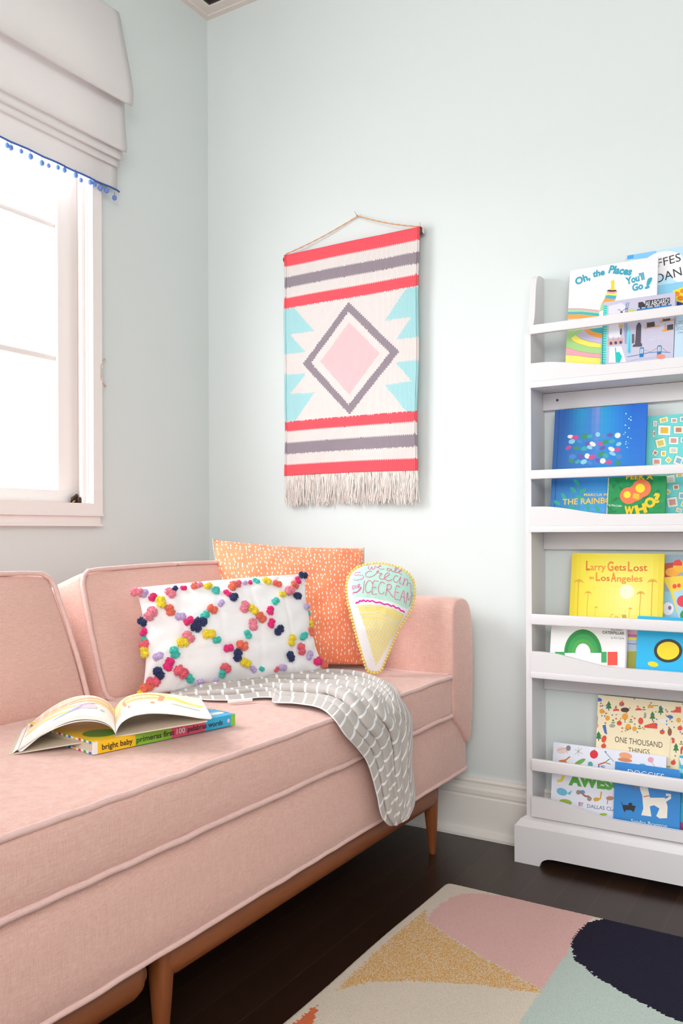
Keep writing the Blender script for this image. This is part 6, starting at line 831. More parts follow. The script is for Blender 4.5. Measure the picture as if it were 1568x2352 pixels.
('p',0,'3d6cb4',[1583,3075,1578,3061,1565,3054,1552,3058,1547,3071,1551,3085,1564,3092,1577,3088]),('p',0,'3d6cb4',[2155,2774,2150,2760,2137,2753,2125,2757,2119,2770,2124,2784,2136,2791,2149,2786]),('p',0,'a8913a',[1183,2507,1178,2493,1165,2486,1152,2490,1146,2503,1151,2517,1164,2524,1177,2520]),('p',0,'3d6cb4',[1871,2989,1866,2975,1853,2968,1840,2972,1835,2985,1840,2999,1852,3005,1865,3001]),('p',0,'3d6cb4',[1423,2849,1418,2835,1405,2828,1392,2832,1386,2845,1392,2859,1404,2865,1418,2861]),('p',0,'a8913a',[769,2838,764,2824,750,2817,737,2821,731,2834,736,2848,749,2855,763,2851]),('p',0,'3d6cb4',[947,3226,952,3215,947,3201,934,3194,920,3198,914,3211,920,3225,920,3226]),('p',0,'3d6cb4',[2139,3203,2134,3189,2121,3183,2108,3187,2103,3199,2108,3213,2120,3220,2133,3216]),('p',0,'a8913a',[847,2967,842,2953,829,2946,815,2950,809,2963,814,2978,827,2985,841,2980]),('p',0,'3d6cb4',[877,2456,872,2442,859,2434,845,2438,839,2451,844,2465,858,2473,871,2468]),('p',0,'3d6cb4',[2195,2772,2190,2758,2177,2752,2165,2756,2159,2768,2164,2782,2177,2789,2189,2785]),('p',0,'a8913a',[915,2758,910,2744,896,2737,883,2741,877,2754,882,2768,895,2775,909,2771]),('p',0,'3d6cb4',[250,2972,245,2958,231,2951,217,2955,211,2968,216,2983,230,2990,244,2985]),('p',0,'3d6cb4',[2308,3226,2312,3217,2307,3203,2294,3197,2282,3201,2276,3214,2280,3226]),('p',0,'3d6cb4',[267,2907,262,2893,248,2886,234,2890,228,2903,233,2918,247,2925,261,2920]),('p',0,'3d6cb4',[2243,1821,2238,1808,2226,1800,2213,1804,2208,1816,2213,1830,2225,1837,2238,1833]),
('p',0,'3d6cb4',[1898,2315,1893,2301,1881,2294,1868,2298,1862,2311,1867,2325,1880,2332,1893,2328]),('p',0,'a8913a',[2338,1987,2333,1974,2321,1967,2308,1970,2303,1983,2308,1996,2320,2003,2333,1999]),('p',0,'a8913a',[139,2177,134,2163,121,2156,107,2160,100,2173,105,2187,119,2194,133,2190]),('p',0,'3d6cb4',[181,1514,176,1500,163,1492,149,1496,143,1509,148,1523,161,1531,175,1527]),('p',0,'3d6cb4',[74,1653,69,1639,56,1631,42,1635,35,1648,41,1662,54,1670,68,1666]),('p',0,'3d6cb4',[1987,1906,1982,1892,1969,1885,1957,1889,1951,1901,1956,1915,1969,1922,1981,1918]),('p',0,'3d6cb4',[87,2106,82,2091,69,2084,55,2088,48,2101,54,2115,67,2123,81,2119]),('p',0,'3d6cb4',[206,1700,201,1686,187,1678,173,1682,167,1695,172,1709,186,1717,200,1713]),('p',1,'f3e3bf',[276,2263,1839,2328,1831,1650,293,1439]),('t',2,'2e2a22',['ONE THOUSAND',47.9,206.1,118.1,-0.003,14.2,0,0]),('t',2,'2e2a22',['THINGS',82.5,184.3,52.8,0.017,12.5,0,0]),('p',2,'e14a30',[2259,2023,2252,1996,2232,1974,2205,1964,2178,1967,2158,1984,2150,2009,2156,2036,2176,2057,2203,2068,2230,2064,2251,2048]),('l',2,'333028',[9,2203,2063,2225,2094]),('p',2,'e14a30',[2206,2121,2199,2094,2180,2073,2152,2062,2125,2066,2105,2082,2097,2108,2103,2135,2123,2156,2150,2167,2177,2163,2198,2146]),('l',2,'333028',[9,2150,2162,2172,2193]),]),
 'awesome': ((1.247, -0.094, 0.126),0.288,0.1887,0.008,0.1704,'#e7e8f3',[
('p',0,'e6cfc6',[376,1719,364,1676,328,1638,273,1613,211,1605,155,1616,114,1644,99,1684,110,1727,148,1765,203,1790,264,1798,321,1787,361,1759]),('p',0,'8a8088',[471,1787,466,1755,450,1728,425,1710,397,1707,371,1718,353,1741,345,1771,350,1804,366,1831,391,1848,419,1852,445,1841,463,1818]),('l',0,'c06a6a',[9,107,1685,336,1770,400,1638]),('p',0,'eadf8a',[714,1735,711,1717,700,1702,685,1693,667,1691,651,1696,639,1708,634,1724,638,1742,648,1757,664,1766,681,1768,698,1763,709,1751]),('l',0,'6f7aa8',[8,567,1771,799,1676]),('l',0,'6f7aa8',[8,587,1635,764,1824]),('l',0,'6f7aa8',[8,672,1841,682,1619]),('p',0,'e02a3c',[1190,1719,1182,1670,1154,1628,1112,1602,1065,1595,1022,1611,991,1645,979,1691,987,1740,1015,1782,1057,1809,1104,1815,1147,1799,1178,1765]),('l',0,'5a4a3a',[11,1081,1796,1101,1840]),('l',0,'5a6a8a',[14,1367,1805,1594,1589]),('p',0,'4d78b0',[1346,1830,1408,1818,1382,1766]),('p',0,'efa27a',[2050,1770,2029,1735,1980,1709,1912,1696,1838,1700,1774,1718,1732,1749,1721,1785,1742,1820,1792,1846,1860,1858,1933,1855,1997,1836,2039,1806]),('p',0,'d58a5e',[2057,1667,2037,1646,1985,1629,1912,1620,1831,1621,1759,1630,1710,1648,1694,1669,1714,1690,1767,1707,1841,1716,1921,1715,1993,1705,2041,1688]),('p',0,'e9a3ae',[2577,1767,2571,1736,2552,1710,2523,1692,2490,1688,2461,1697,2440,1719,2432,1748,2438,1778,2457,1805,2486,1822,2519,1827,2548,1817,2569,1796]),('l',0,'7f9a5a',[10,2532,1703,2619,1595]),('l',0,'c4763c',[35,179,1413,350,1464,461,1568]),('p',0,'d87a3a',[382,1412,372,1384,341,1359,295,1341,244,1334,197,1339,164,1356,151,1381,161,1409,192,1435,238,1453,290,1460,336,1454,369,1437]),
('p',0,'7cae5a',[866,1560,865,1531,836,1488,784,1438,721,1393,658,1360,607,1347,580,1356,581,1385,610,1429,662,1478,725,1524,789,1556,839,1569]),('p',0,'58a8ac',[1067,1444,1062,1410,1045,1381,1019,1363,989,1359,961,1370,942,1394,934,1426,939,1460,956,1489,983,1508,1012,1512,1040,1501,1059,1477]),('l',0,'d85a4a',[33,1201,1454,1390,1548]),('l',0,'5f9a4a',[22,1390,1554,1491,1644]),('l',0,'5f9a4a',[22,1391,1535,1515,1511]),('p',0,'6cb8cc',[2394,1604,2386,1582,2362,1562,2326,1548,2287,1542,2251,1547,2225,1560,2216,1579,2224,1601,2248,1622,2284,1636,2323,1641,2359,1637,2385,1623]),('t',0,'4a78b8',['IS',120.4,135.9,19.3,0.068,8.2,1,0]),('l',0,'e9cf3a',[75,146,891,260,921,318,1055]),('t',0,'55a83c',['AWESOME',45.1,85.2,200.8,0.036,26.2,4,0]),('p',0,'6fb9d6',[430,607,403,569,354,544,292,537,228,550,177,579,147,619,145,662,172,699,222,724,285,731,348,718,400,689,429,649]),('p',0,'6fb9d6',[419,612,557,716,506,584]),('p',0,'9a8f8c',[785,696,780,669,763,645,739,630,712,626,686,634,668,652,661,677,666,704,682,727,707,743,734,747,759,739,777,721]),('p',0,'9a8f8c',[1075,577,1070,550,1054,527,1030,512,1003,507,978,515,961,533,953,558,958,585,974,608,998,623,1026,628,1050,620,1068,602]),('l',0,'a8705a',[50,755,719,900,618,1012,622]),('p',0,'5f9ac0',[894,696,881,683,860,676,834,678,810,688,792,703,783,722,785,740,799,753,820,760,846,758,870,748,888,732,897,714]),('l',0,'d9a83a',[38,1141,533,1290,610,1316,790]),('p',0,'d9a83a',[1276,595,1269,573,1247,552,1214,538,1178,532,1144,536,1121,549,1112,569,1119,591,1141,612,1174,626,1211,632,1244,628,1268,615]),
('p',0,'c08a6a',[1631,677,1622,652,1596,630,1558,613,1514,607,1475,611,1447,625,1436,647,1445,672,1472,694,1510,711,1554,717,1593,713,1621,699]),('l',0,'c08a6a',[22,1481,613,1472,504]),('p',0,'9fb848',[569,387,548,356,498,332,429,318,353,319,287,334,243,359,230,391,251,422,302,447,372,460,447,459,513,444,557,418]),('t',0,'b5446a',['BY',74.3,34.8,12.6,0.009,9.8,1,0]),('t',0,'5a6070',['DALLAS CLAYTON',96.8,33.7,108.7,0.03,9.2,0,0]),('p',0,'a6c04a',[1484,252,1475,236,1449,221,1410,208,1366,201,1327,201,1299,207,1289,220,1298,235,1325,251,1364,263,1407,270,1447,271,1474,264]),]),
 'dogs': ((1.413, -0.105, 0.126),0.159,0.1623,0.01,0.1672,'#2f86cf',[
('t',0,'eef2f6',['DOGGIES',32.0,135.4,87.9,-0.001,12.8,0,0]),('p',0,'f0e8dc',[620,1084,814,1113,879,861,1231,915,1300,719,1295,435,1118,400,1040,444,1111,637,982,694,880,652,926,412,680,405,727,575,691,884,649,983]),('l',1,'f0e8dc',[61,1233,838,1352,934,1355,999,1254,992]),('p',1,'9a7a6a',[480,1090,579,1118,569,1037,490,1025]),('l',1,'c9664a',[21,718,857,877,913]),('p',1,'26262a',[213,585,543,611,496,446,429,487,310,468,272,409,230,495]),('l',1,'26262a',[16,227,574,184,646]),('p',1,'26262a',[463,638,458,621,444,606,424,595,400,592,379,595,364,606,358,621,363,638,377,653,398,663,421,667,442,663,457,653]),('t',1,'2fa0a8',['A COUNTING AND BARKING BOOK',21.1,25.4,118.8,0.038,4.2,0,0]),('t',1,'eef2f6',['Sandra Boynton',43.9,18.7,86.2,0.015,8.9,0,0]),]),
 'turquoise': ((1.566, -0.094, 0.126),0.184,0.195,0.012,0.1753,'#25b4d2',[
('p',0,'7fd8ea',[0,1644,86,1635,88,1529,0,1538]),('p',1,'f0e6ea',[0,1867,0,1897,79,1893,83,1726,33,1742]),('p',2,'1f9aa2',[30,1005,233,1037,241,738,34,855]),('p',2,'b03a6a',[47,362,279,371,286,76,55,35]),]),
}
# ================================================================ BOOKS ON THE SEAT
SZ = 0.4985
s0 = Vector((0.827, -1.283, SZ)); s1 = Vector((0.894, -0.980, SZ)); sd = (s1 - s0); SLn = sd.length; sd.normalize(); wdir = Vector((-0.985, 0.172, 0)).normalized(); up = Vector((0, 0, 1)); out_ = sd.cross(up)
BT = 0.0215; BWd = 0.225
BB = thing('board_book', s0, 'thick board book with rainbow coloured spine lying flat on the sofa seat', 'book')
def fr3(o, a, b_, c): return lambda x, y, z: o + a * x + b_ * y + c * z
g = fr3(s0, sd, wdir, up)
def boxf(b, f, x0, x1, y0, y1, z0, z1, m):
    vs = [f(x, y, z) for z in (z0, z1) for y in (y0, y1) for x in (x0, x1)]
    b.add(vs, [(0, 2, 3, 1), (4, 5, 7, 6), (0, 1, 5, 4), (2, 6, 7, 3), (0, 4, 6, 2), (1, 3, 7, 5)], m, False)
secs = [(0, 0.008, '#f3efec'), (0.008, 0.083, '#fcc51a'), (0.083, 0.160, '#8cc63a'), (0.160, 0.237, '#e8557a'), (0.237, 0.300, '#22b2e2'), (0.300, SLn, '#8cc63a')]
b = MB()
for a, e, c in secs: boxf(b, g, a, e, 0, 0.004, 0, BT, paint(c))
boxf(b, g, 0, SLn, 0.003, BWd, 0, 0.0035, M_white); boxf(b, g, 0, SLn, 0.003, BWd, BT - 0.0035, BT, paint('#fbd33a'))
cols = ['#3d7fd0', '#f0efec', '#4fae4a', '#f0efec', '#e23b4a', '#f0efec', '#f5c83a', '#f0efec']
for zz in ((0, 0.0036), (BT - 0.0036, BT + 0.0001)):
    for k in range(26): boxf(b, g, -0.0004, 0.0002, 0.006 + k * 0.0082, 0.006 + (k + 1) * 0.0082, zz[0], zz[1], paint(cols[k % 8]))
# cover picture on top (mostly hidden under the open book): bright patches
zt = BT + 0.0002
def patch(f, P, z, m, b): b.add([f(x, y, z) for x, y in P], [tuple(range(len(P)))], m, False)
patch(g, [(0.0, 0.0), (0.155, 0.0), (0.155, 0.2), (0.0, 0.2)], zt, paint('#fbcf22'), b); patch(g, [(0.155, 0.0), (0.232, 0.0), (0.232, 0.2), (0.155, 0.2)], zt, paint('#8cc63a'), b); patch(g, [(0.232, 0.0), (SLn, 0.0), (SLn, 0.2), (0.232, 0.2)], zt, paint('#3fb4e6'), b)
el = lambda cx, cy, rx, ry, k=20: [(cx + rx * math.cos(2 * PI * i / k), cy + ry * math.sin(2 * PI * i / k)) for i in range(k)]
patch(g, el(0.045, 0.052, 0.03, 0.03), zt + 0.0002, paint('#4a8f2e'), b); patch(g, el(0.12, 0.05, 0.028, 0.03), zt + 0.0002, paint('#c8452a'), b); patch(g, el(0.19, 0.04, 0.025, 0.024), zt + 0.0002, paint('#6a2f3a'), b)
patch(g, [(0.225, 0.02), (0.30, 0.02), (0.305, 0.035), (0.235, 0.06)], zt + 0.0002, paint('#d9effa'), b); patch(g, [(0.27, 0.07), (0.3, 0.065), (0.3, 0.09), (0.275, 0.1)], zt + 0.0002, paint('#f0533a'), b)
for k in range(10): patch(g, [(SLn - 0.004, 0.02 + k * 0.018), (SLn, 0.02 + k * 0.018), (SLn, 0.029 + k * 0.018), (SLn - 0.004, 0.029 + k * 0.018)], zt + 0.0003, paint(cols[(k * 2) % 8]), b)
M_ink = mat('black_ink', '#3a3326', 0.5)
for s_, a, e, cap, m in (('bright baby', 0.016, 0.077, 0.0095, M_ink), ('primeras first', 0.085, 0.166, 0.0095, M_ink), ('100', 0.171, 0.190, 0.0098, paint('#f7eef0')), ('palabras words', 0.196, 0.279, 0.0095, M_ink)):
    vs, fs = fit_text(s_, e - a, cap, 1); b.add([s0 + sd * (a + x) + up * (0.0058 + y) + out_ * 0.0006 for x, y in vs], fs, m, False)
b.add([s0 + sd * (0.293 + 0.0036 * math.cos(a)) + up * (0.0108 + 0.0042 * math.sin(a)) + out_ * 0.0006 for a in [2 * PI * k / 16 for k in range(16)]], [tuple(range(16))], paint('#f0c3d2'), False)
b.link('cover', BB, normals=True)
b = MB(); boxf(b, g, 0.003, SLn - 0.002, 0.004, BWd - 0.002, 0.0036, BT - 0.0036, M_pageedge); b.link('page_block', BB)
# open picture book resting on it
GF = Vector((0.829, -1.234, SZ + BT + 0.0015)); dl = Vector((-0.125, -0.12, -0.0205)); dr = Vector((0.118, 0.121, 0.019)); dd_ = Vector((-0.139, 0.130, 0.0)); DL = dd_.length
OB = thing('open_picture_book', GF, 'open picture book with watercolour pages, resting across the board book', 'book')
M_kraft = mat('cover_lining', '#d8c8b4', 0.8)
b = MB()
for d in (dl, dr):
    e = 1.03 if d is dl else 0.95; P = [GF - up * 0.001, GF + d * e - up * 0.001, GF + d * e + dd_ * 1.02 - up * 0.001, GF + dd_ * 1.02 - up * 0.001]; Q = [p - up * 0.0022 for p in P]
    b.add(P + Q, [(0, 1, 2, 3), (7, 6, 5, 4), (0, 4, 5, 1), (1, 5, 6, 2), (2, 6, 7, 3), (3, 7, 4, 0)], M_kraft, False)
b.link('cover', OB)
def page_curve(d, H, lift, end):
    def f(t):
        if H[0] == 'L': z = 0.040 * math.sin(PI * min(1, t * 1.0) ** 0.62) ** 0.9 + 0.003
        else: z = 0.036 * math.sin(PI * t ** 0.52) ** 0.85 + 0.002
        return z
    return f
prL = [(0, 0.004), (0.04, 0.018), (0.12, 0.031), (0.25, 0.042), (0.42, 0.046), (0.6, 0.041), (0.78, 0.028), (0.92, 0.013), (1.0, 0.004)]
prR = [(0, 0.004), (0.03, 0.015), (0.08, 0.024), (0.18, 0.031), (0.32, 0.032), (0.5, 0.027), (0.7, 0.018), (0.88, 0.008), (1.0, 0.003)]
def curve_pts(pr, n=40): return [(p.x, p.z) for p in catmull([Vector((a, 0, z)) for a, z in pr], n)]
def page(d, pr, thick, name, scale=0.94, dz=0.0, art=None):
    P = curve_pts(pr); b = MB(); rows = []
    base = lambda x, z, y: GF + d * (x * scale) + dd_ * y + up * (z + dz)
    n = len(P); top = [[base(x, z, y / 16) for x, z in P] for y in range(17)]
    bot = [[base(x * 0.985, max(0.0003, z - thick * min(1, 0.25 + x * 3)), y / 16) for x, z in P] for y in range(17)]
    b.grid(top, M_page, flip=True); b.grid(bot, M_page)
    for T_, B_ in ((top[0], bot[0]), (top[-1], bot[-1]), ([r[-1] for r in top], [r[-1] for r in bot]), ([r[0] for r in top], [r[0] for r in bot])): b.grid([T_, B_], M_page)
    if art:
        def at(x, y, o):
            # x along the page arc, y along depth
            f = x * (n - 1); k = min(int(f), n - 2); q = f - k; px = P[k][0] * (1 - q) + P[k + 1][0] * q; pz = P[k][1] * (1 - q) + P[k + 1][1] * q
            return base(px, pz, y) + up * o
        for li, (kind, c, data) in enumerate(art):
            o = 0.0003 + li * 0.00004; m = mat('wash_' + c, c, 0.8)
            if kind == 'r':
                x0, y0, x1, y1 = data; b.grid([[at(x0 + (x1 - x0) * i / 14, y0 + (y1 - y0) * j / 10, o) for i in range(15)] for j in range(11)], m, flip=True)
            elif kind == 'e':
                cx, cy, rx, ry = data; rws = [[at(cx + rx * r / 5 * math.cos(a), cy + ry * r / 5 * math.sin(a), o) for a in [2 * PI * k / 18 for k in range(18)]] for r in range(0, 6)]; b.grid(rws, m, closed=True)
            else:
                wd = data[0]; pts = catmull([Vector((data[i], data[i + 1], 0)) for i in range(1, len(data), 2)], 24); vs, fs = ribbon([(p.x, p.y) for p in pts], wd); b.add([at(min(1, max(0, x)), min(1, max(0, y)), o) for x, y in vs], fs, m, False)
    return b.link(name, OB)
artL = [('r', '#fdf3ea', (0.02, 0.02, 0.98, 0.99)), ('r', '#fbdcc0', (0.04, 0.60, 0.96, 0.95)), ('e', '#f9d9a0', (0.25, 0.75, 0.16, 0.14)), ('l', '#f4a987', (0.03, 0.05, 0.8, 0.2, 0.9, 0.4, 0.85, 0.6, 0.7, 0.85, 0.8)), ('l', '#f3b196', (0.025, 0.1, 0.65, 0.35, 0.72, 0.6, 0.62, 0.9, 0.66)), ('l', '#fbe08a', (0.07, 0.55, 0.3, 0.75, 0.42, 0.95, 0.4)), ('l', '#fbe694', (0.07, 0.5, 0.5, 0.72, 0.55, 0.93, 0.5)), ('e', '#e9cfd8', (0.42, 0.45, 0.10, 0.12)), ('l', '#b9a6d0', (0.03, 0.62, 0.2, 0.5, 0.32, 0.45, 0.5, 0.35, 0.6)), ('l', '#b4c6e2', (0.03, 0.66, 0.16, 0.56, 0.25, 0.5, 0.4)), ('l', '#f29a86', (0.04, 0.06, 0.6, 0.14, 0.72, 0.10, 0.85)), ('e', '#f7c9a4', (0.12, 0.72, 0.06, 0.14)), ('e', '#d8d2c8', (0.27, 0.38, 0.03, 0.04))]
artR = [('r', '#fbf1d8', (0.02, 0.45, 0.98, 0.99)), ('r', '#f6e8a4', (0.05, 0.62, 0.7, 0.97)), ('r', '#f9c9a0', (0.02, 0.30, 0.22, 0.62)), ('l', '#f3a27a', (0.04, 0.30, 0.55, 0.30, 0.85, 0.62, 0.85, 0.62, 0.55)), ('l', '#f3a27a', (0.03, 0.30, 0.70, 0.62, 0.70)), ('l', '#f3a27a', (0.03, 0.34, 0.5, 0.34, 0.40)), ('l', '#f3a27a', (0.03, 0.56, 0.5, 0.56, 0.42)), ('l', '#f5e07a', (0.08, 0.7, 0.8, 0.8, 0.6, 0.95, 0.5)), ('l', '#cfd8c0', (0.02, 0.7, 0.45, 0.8, 0.35, 0.9, 0.3))]
page(dl, [(x, z * 0.80) for x, z in prL], 0.0015, 'under_pages', 0.94, 0.0); page(dl, prL, 0.007, 'left_pages', 0.94, 0.0, artL); page(dr, prR, 0.0025, 'right_pages', 1.0, 0.0, artR)
b = MB()
for k in range(5):   # fanned page edges at the far left
    P = [GF + dl * (0.74 + 0.05 * k + q) + dd_ * y + up * (0.022 - 0.0042 * k - q * 0.12) for y in (0.0, 0.97) for q in (0, 0.06)]
    b.add(P, [(0, 1, 3, 2)], M_page, False)
b.link('loose_pages', OB)

# ================================================================ BOOKSHELF
BX0, BX1 = 1.190, 2.10; BD = -0.115
BS = thing('display_bookshelf', (BX0, 0, 0), 'white front-facing display bookshelf with railed shelves against the back wall', 'bookshelf')
def side_panel(x0):
    pr = [(0, 0.10), (BD, 0.10), (BD, 1.395), (BD + 0.002, 1.402), (BD + 0.008, 1.412), (BD + 0.018, 1.425), (BD + 0.030, 1.45), (BD + 0.037, 1.48), (BD + 0.041, 1.515), (BD + 0.046, 1.545), (BD + 0.054, 1.565), (BD + 0.066, 1.575), (-0.030, 1.579), (0, 1.579)]
    pr = [(min(p, -0.001), q) for p, q in pr]
    b = MB(); b.prism(pr, 'x', x0, x0 + 0.016, M_wpaint); o = b.link('side_panel', BS); bv = o.modifiers.new('edge', 'BEVEL'); bv.width = 0.0018; bv.segments = 2; bv.limit_method = 'ANGLE'
side_panel(BX0); side_panel(BX1 - 0.016)
IX0, IX1 = BX0 + 0.016, BX1 - 0.016
for zt in (1.275, 0.893, 0.508):
    b = MB(); b.rbox(IX0, IX1, BD - 0.012, -0.001, zt - 0.017, zt + 0.0, 0.0015, M_wpaint, 2); b.link('shelf', BS)
    b = MB(); b.rbox(IX0, IX1, -0.016, -0.001, zt - 0.064, zt - 0.0175, 0.002, M_wpaint, 2); o = b.link('back_slat', BS)
    if zt > 1.2:
        m = MB(); m.tube([(1.247, -0.016, 1.237), (1.247, -0.0175, 1.237)], 0.0035, M_metal, 14); m.sphere((1.247, -0.0175, 1.237), 0.0012, M_dark, 6, 4); m.link('screw', o)
b = MB(); b.rbox(IX0, IX1, -0.105, -0.001, 0.109, 0.125, 0.0015, M_wpaint, 2); b.link('shelf', BS)
def lip(z0, zt, zm):
    # scooped front board
    n = 60; top = []
    for i in range(n + 1):
        x = IX0 + 0.0005 + (IX1 - IX0 - 0.001) * i / n; d = min(x - IX0, IX1 - x)
        t = max(0, min(1, (d - 0.025) / 0.20)); s = (1 - math.cos(PI * t)) / 2; top.append((x, zt + (zm - zt) * s))
    pr = top + [(IX1 - 0.0005, z0), (IX0 + 0.0005, z0)]
    b = MB(); b.prism(pr, 'y', BD - 0.011, BD + 0.001, M_wpaint)
    o = b.link('front_lip', BS); bv = o.modifiers.new('edge', 'BEVEL'); bv.width = 0.002; bv.segments = 2; bv.limit_method = 'ANGLE'
lip(1.2752, 1.323, 1.299); lip(0.8932, 0.944, 0.921); lip(0.5082, 0.561, 0.535); lip(0.124, 0.176, 0.151)
for z0, z1 in ((1.400, 1.4245), (1.0165, 1.0405), (0.632, 0.660), (0.245, 0.2765)):
    b = MB(); b.rbox(IX0 + 0.0005, IX1 - 0.0005, BD - 0.012, BD + 0.001, z0, z1, 0.003, M_wpaint, 3); b.link('rail', BS)
# moulded plinth with arched cut-out
b = MB(); xa, xb = BX0 - 0.026, BX1 + 0.026; fy = -0.138
arch = [(xa, 0.0), (xa + 0.068, 0.0)] + [(xa + 0.068 + 0.035 * (1 - math.cos(a)), 0.024 * math.sin(a)) for a in (0.3, 0.6, 0.9, 1.2, PI / 2)]
arch += [(xb - (x - xa), z) for x, z in reversed(arch)] + [(xb, 0.094), (xa, 0.094)]
b.prism(arch, 'y', fy, fy + 0.014, M_wpaint)
b.box(xa, xa + 0.014, fy + 0.014, -0.036, 0, 0.094, M_wpaint); b.box(xb - 0.014, xb, fy + 0.014, -0.036, 0, 0.094, M_wpaint)
mo_ = [(0.0, 0.094), (0.0, 0.098), (0.004, 0.101), (0.006, 0.105), (0.009, 0.107), (0.012, 0.113), (0.022, 0.119), (0.026, 0.121)]
rows = []
for off, z in mo_: rows.append([(xa + off, -0.036, z), (xa + off, fy + off, z), (xb - off, fy + off, z), (xb - off, -0.036, z)])
b.grid(rows, M_wpaint); b.sm = [False] * len(b.sm)
b.add(rows[-1], [(0, 1, 2, 3)], M_wpaint, False)
b.link('plinth', BS)

# ================================================================ FACE-OUT BOOKS
INFO = {
 'giraffe': ('hardback_book', 'light blue picture book standing at the back of the top shelf, tallest there'),
 'seuss': ('hardback_book', 'white picture book with teal title and striped hills on the top shelf'),
 'city': ('board_book', 'lavender city board book with teal spine strip in front on the top shelf'),
 'snow': ('picture_book', 'pale blue picture book at the right end of the top shelf, behind the rail'),
 'fish': ('hardback_book', 'deep blue underwater picture book with yellow title on the second shelf'),
 'teal': ('hardback_book', 'aqua picture book scattered with small picture cards on the second shelf'),
 'who': ('board_book', 'small green leafy book with yellow lettering in front on the second shelf'),
 'yellow': ('hardback_book', 'bright yellow square picture book with orange title on the third shelf'),
 'toys': ('picture_book', 'picture book of orange and yellow toys at the right of the third shelf'),
 'green_arch': ('board_book', 'small white book with a green arched shape and red patch, left front of third shelf'),
 'blue_bird': ('board_book', 'bright blue board book with yellow and black round shape on the third shelf'),
 'pattern': ('hardback_book', 'cream picture book patterned with tiny trees, apples and birds on the bottom shelf'),
 'awesome': ('hardback_book', 'pale lilac picture book with scattered doodles at the left of the bottom shelf'),
 'dogs': ('board_book', 'blue board book showing a white dog in front on the bottom shelf'),
 'turquoise': ('board_book', 'turquoise and pink board book at the right end of the bottom shelf')}
CAT = {'hardback_book': 'book', 'board_book': 'book', 'picture_book': 'book'}
def rgb(h): return tuple(int(h[i:i + 2], 16) / 255 for i in (1, 3, 5))
def blend(a, b_, t): return tuple(p * (1 - t) + q * t for p, q in zip(a, b_))
def stops(st, t):
    for (t0, c0), (t1, c1) in zip(st, st[1:]):
        if t <= t1: return blend(rgb(c0), rgb(c1), (t - t0) / (t1 - t0))
    return rgb(st[-1][1])
TOPG = [(0, '#2a5fae'), (.12, '#1b62b8'), (.3, '#1b97c9'), (.4, '#3a86cf'), (.47, '#8b8fd6'), (.54, '#1f9fd2'), (.7, '#1c83da'), (.85, '#0f67d0'), (1, '#1668cf')]
MIDG = [(0, '#2766b0'), (.3, '#2a6fc0'), (.6, '#1e86cf'), (1, '#2273cf')]
BOTG = [(0, '#2a86c8'), (.2, '#28a0c8'), (.4, '#4fb0da'), (.6, '#5aa2dc'), (1, '#3f8fd6')]
def cover_wash(kind, t, s):
    if kind == 'water':
        return blend(stops(MIDG, t), stops(TOPG, t), (s - .45) / .55) if s > .45 else blend(stops(BOTG, t), stops(MIDG, t), s / .45)
    d = math.hypot(t - .62, (s - .62) * 1.1); c = blend(rgb('#f1eb8e'), rgb('#ecd92c'), min(1, d / .6))
    return blend(c, rgb('#e2c11e'), max(0, (abs(t - .5) - .38) / .12) * .5)
def shelf_book(key):
    (o, w, h, th, lean, base, sh) = ART[key]; nm, lab = INFO[key]
    T = thing(nm, o, lab, 'book', 'picture books on the display bookshelf'); T.rotation_euler = (-lean, 0, 0)
    base_m = paint(base); b = MB(); rr = 0.012 if nm == 'board_book' and key not in ('city', 'who') else 0.0015
    def rrect(x0, x1, z0, z1, r):
        P = []
        for cx, cz, a0 in ((x1 - r, z0 + r, -PI / 2), (x1 - r, z1 - r, 0)):
            for k in range(5): a = a0 + PI / 2 * k / 4; P.append((cx + r * math.cos(a), cz + r * math.sin(a)))
        P += [(x0, z1), (x0, z0)]; return P
    bt = 0.0022
    b.prism(rrect(0, w, 0, h, rr), 'y', 0, bt, base_m); b.prism(rrect(0, w, 0, h, rr), 'y', th - bt, th, base_m); b.box(0, bt, bt, th - bt, 0, h, base_m)
    W_ = w * 1000; H_ = h * 1000
    for n_it, it in enumerate(sh):
        kd, lay, c, d = it; y = -(0.0002 + 0.000005 * n_it); m = paint('#' + c)
        if kd == 'p':
            P = [(d[i] / 10000, d[i + 1] / 10000) for i in range(0, len(d), 2)]; tri = mg.tessellate_polygon([[Vector((x, z, 0)) for x, z in P]]); b.add([(x, y, z) for x, z in P], [t for t in tri], m, False)
        elif kd == 'l':
            P = [(d[i] / 10000, d[i + 1] / 10000) for i in range(1, len(d), 2)]; vs, fs = ribbon(P, d[0] / 10000); b.add([(min(max(x, 0), w), y, min(max(z, 0), h)) for x, z in vs], fs, m, False)
        elif kd == 'g':
            nx, ny = (24, 14) if d[0] == 'water' else (18, 18)
            for i in range(nx):
                for j in range(ny):
                    cc = cover_wash(d[0], (i + .5) / nx, (j + .5) / ny)
                    b.add([(w * i / nx, y, h * j / ny), (w * (i + 1) / nx, y, h * j / ny), (w * (i + 1) / nx, y, h * (j + 1) / ny), (w * i / nx, y, h * (j + 1) / ny)], [(0, 1, 2, 3)], mat('print_wash_%d_%d_%s' % (i, j, d[0]), cc, 0.35), False)
        else:
            s, x0, z0, L_, a, cap, bold, shear = d; vs, fs = fit_text(s, L_ / 1000, cap / 1000, bold, shear); ca, sa = math.cos(a), math.sin(a)
            b.add([(x0 / 1000 + x * ca - z * sa, y, z0 / 1000 + x * sa + z * ca) for x, z in vs], fs, m, False)
    me = b; cov = me.link('cover', None, normals=False); cov.parent = T
    p = MB(); p.box(bt, w - 0.004 if nm == 'hardback_book' else w - 0.0012, bt, th - bt, 0.003, h - 0.003, M_pageedge if nm != 'picture_book' else M_page); po = p.link('page_block', None); po.parent = T
    return T
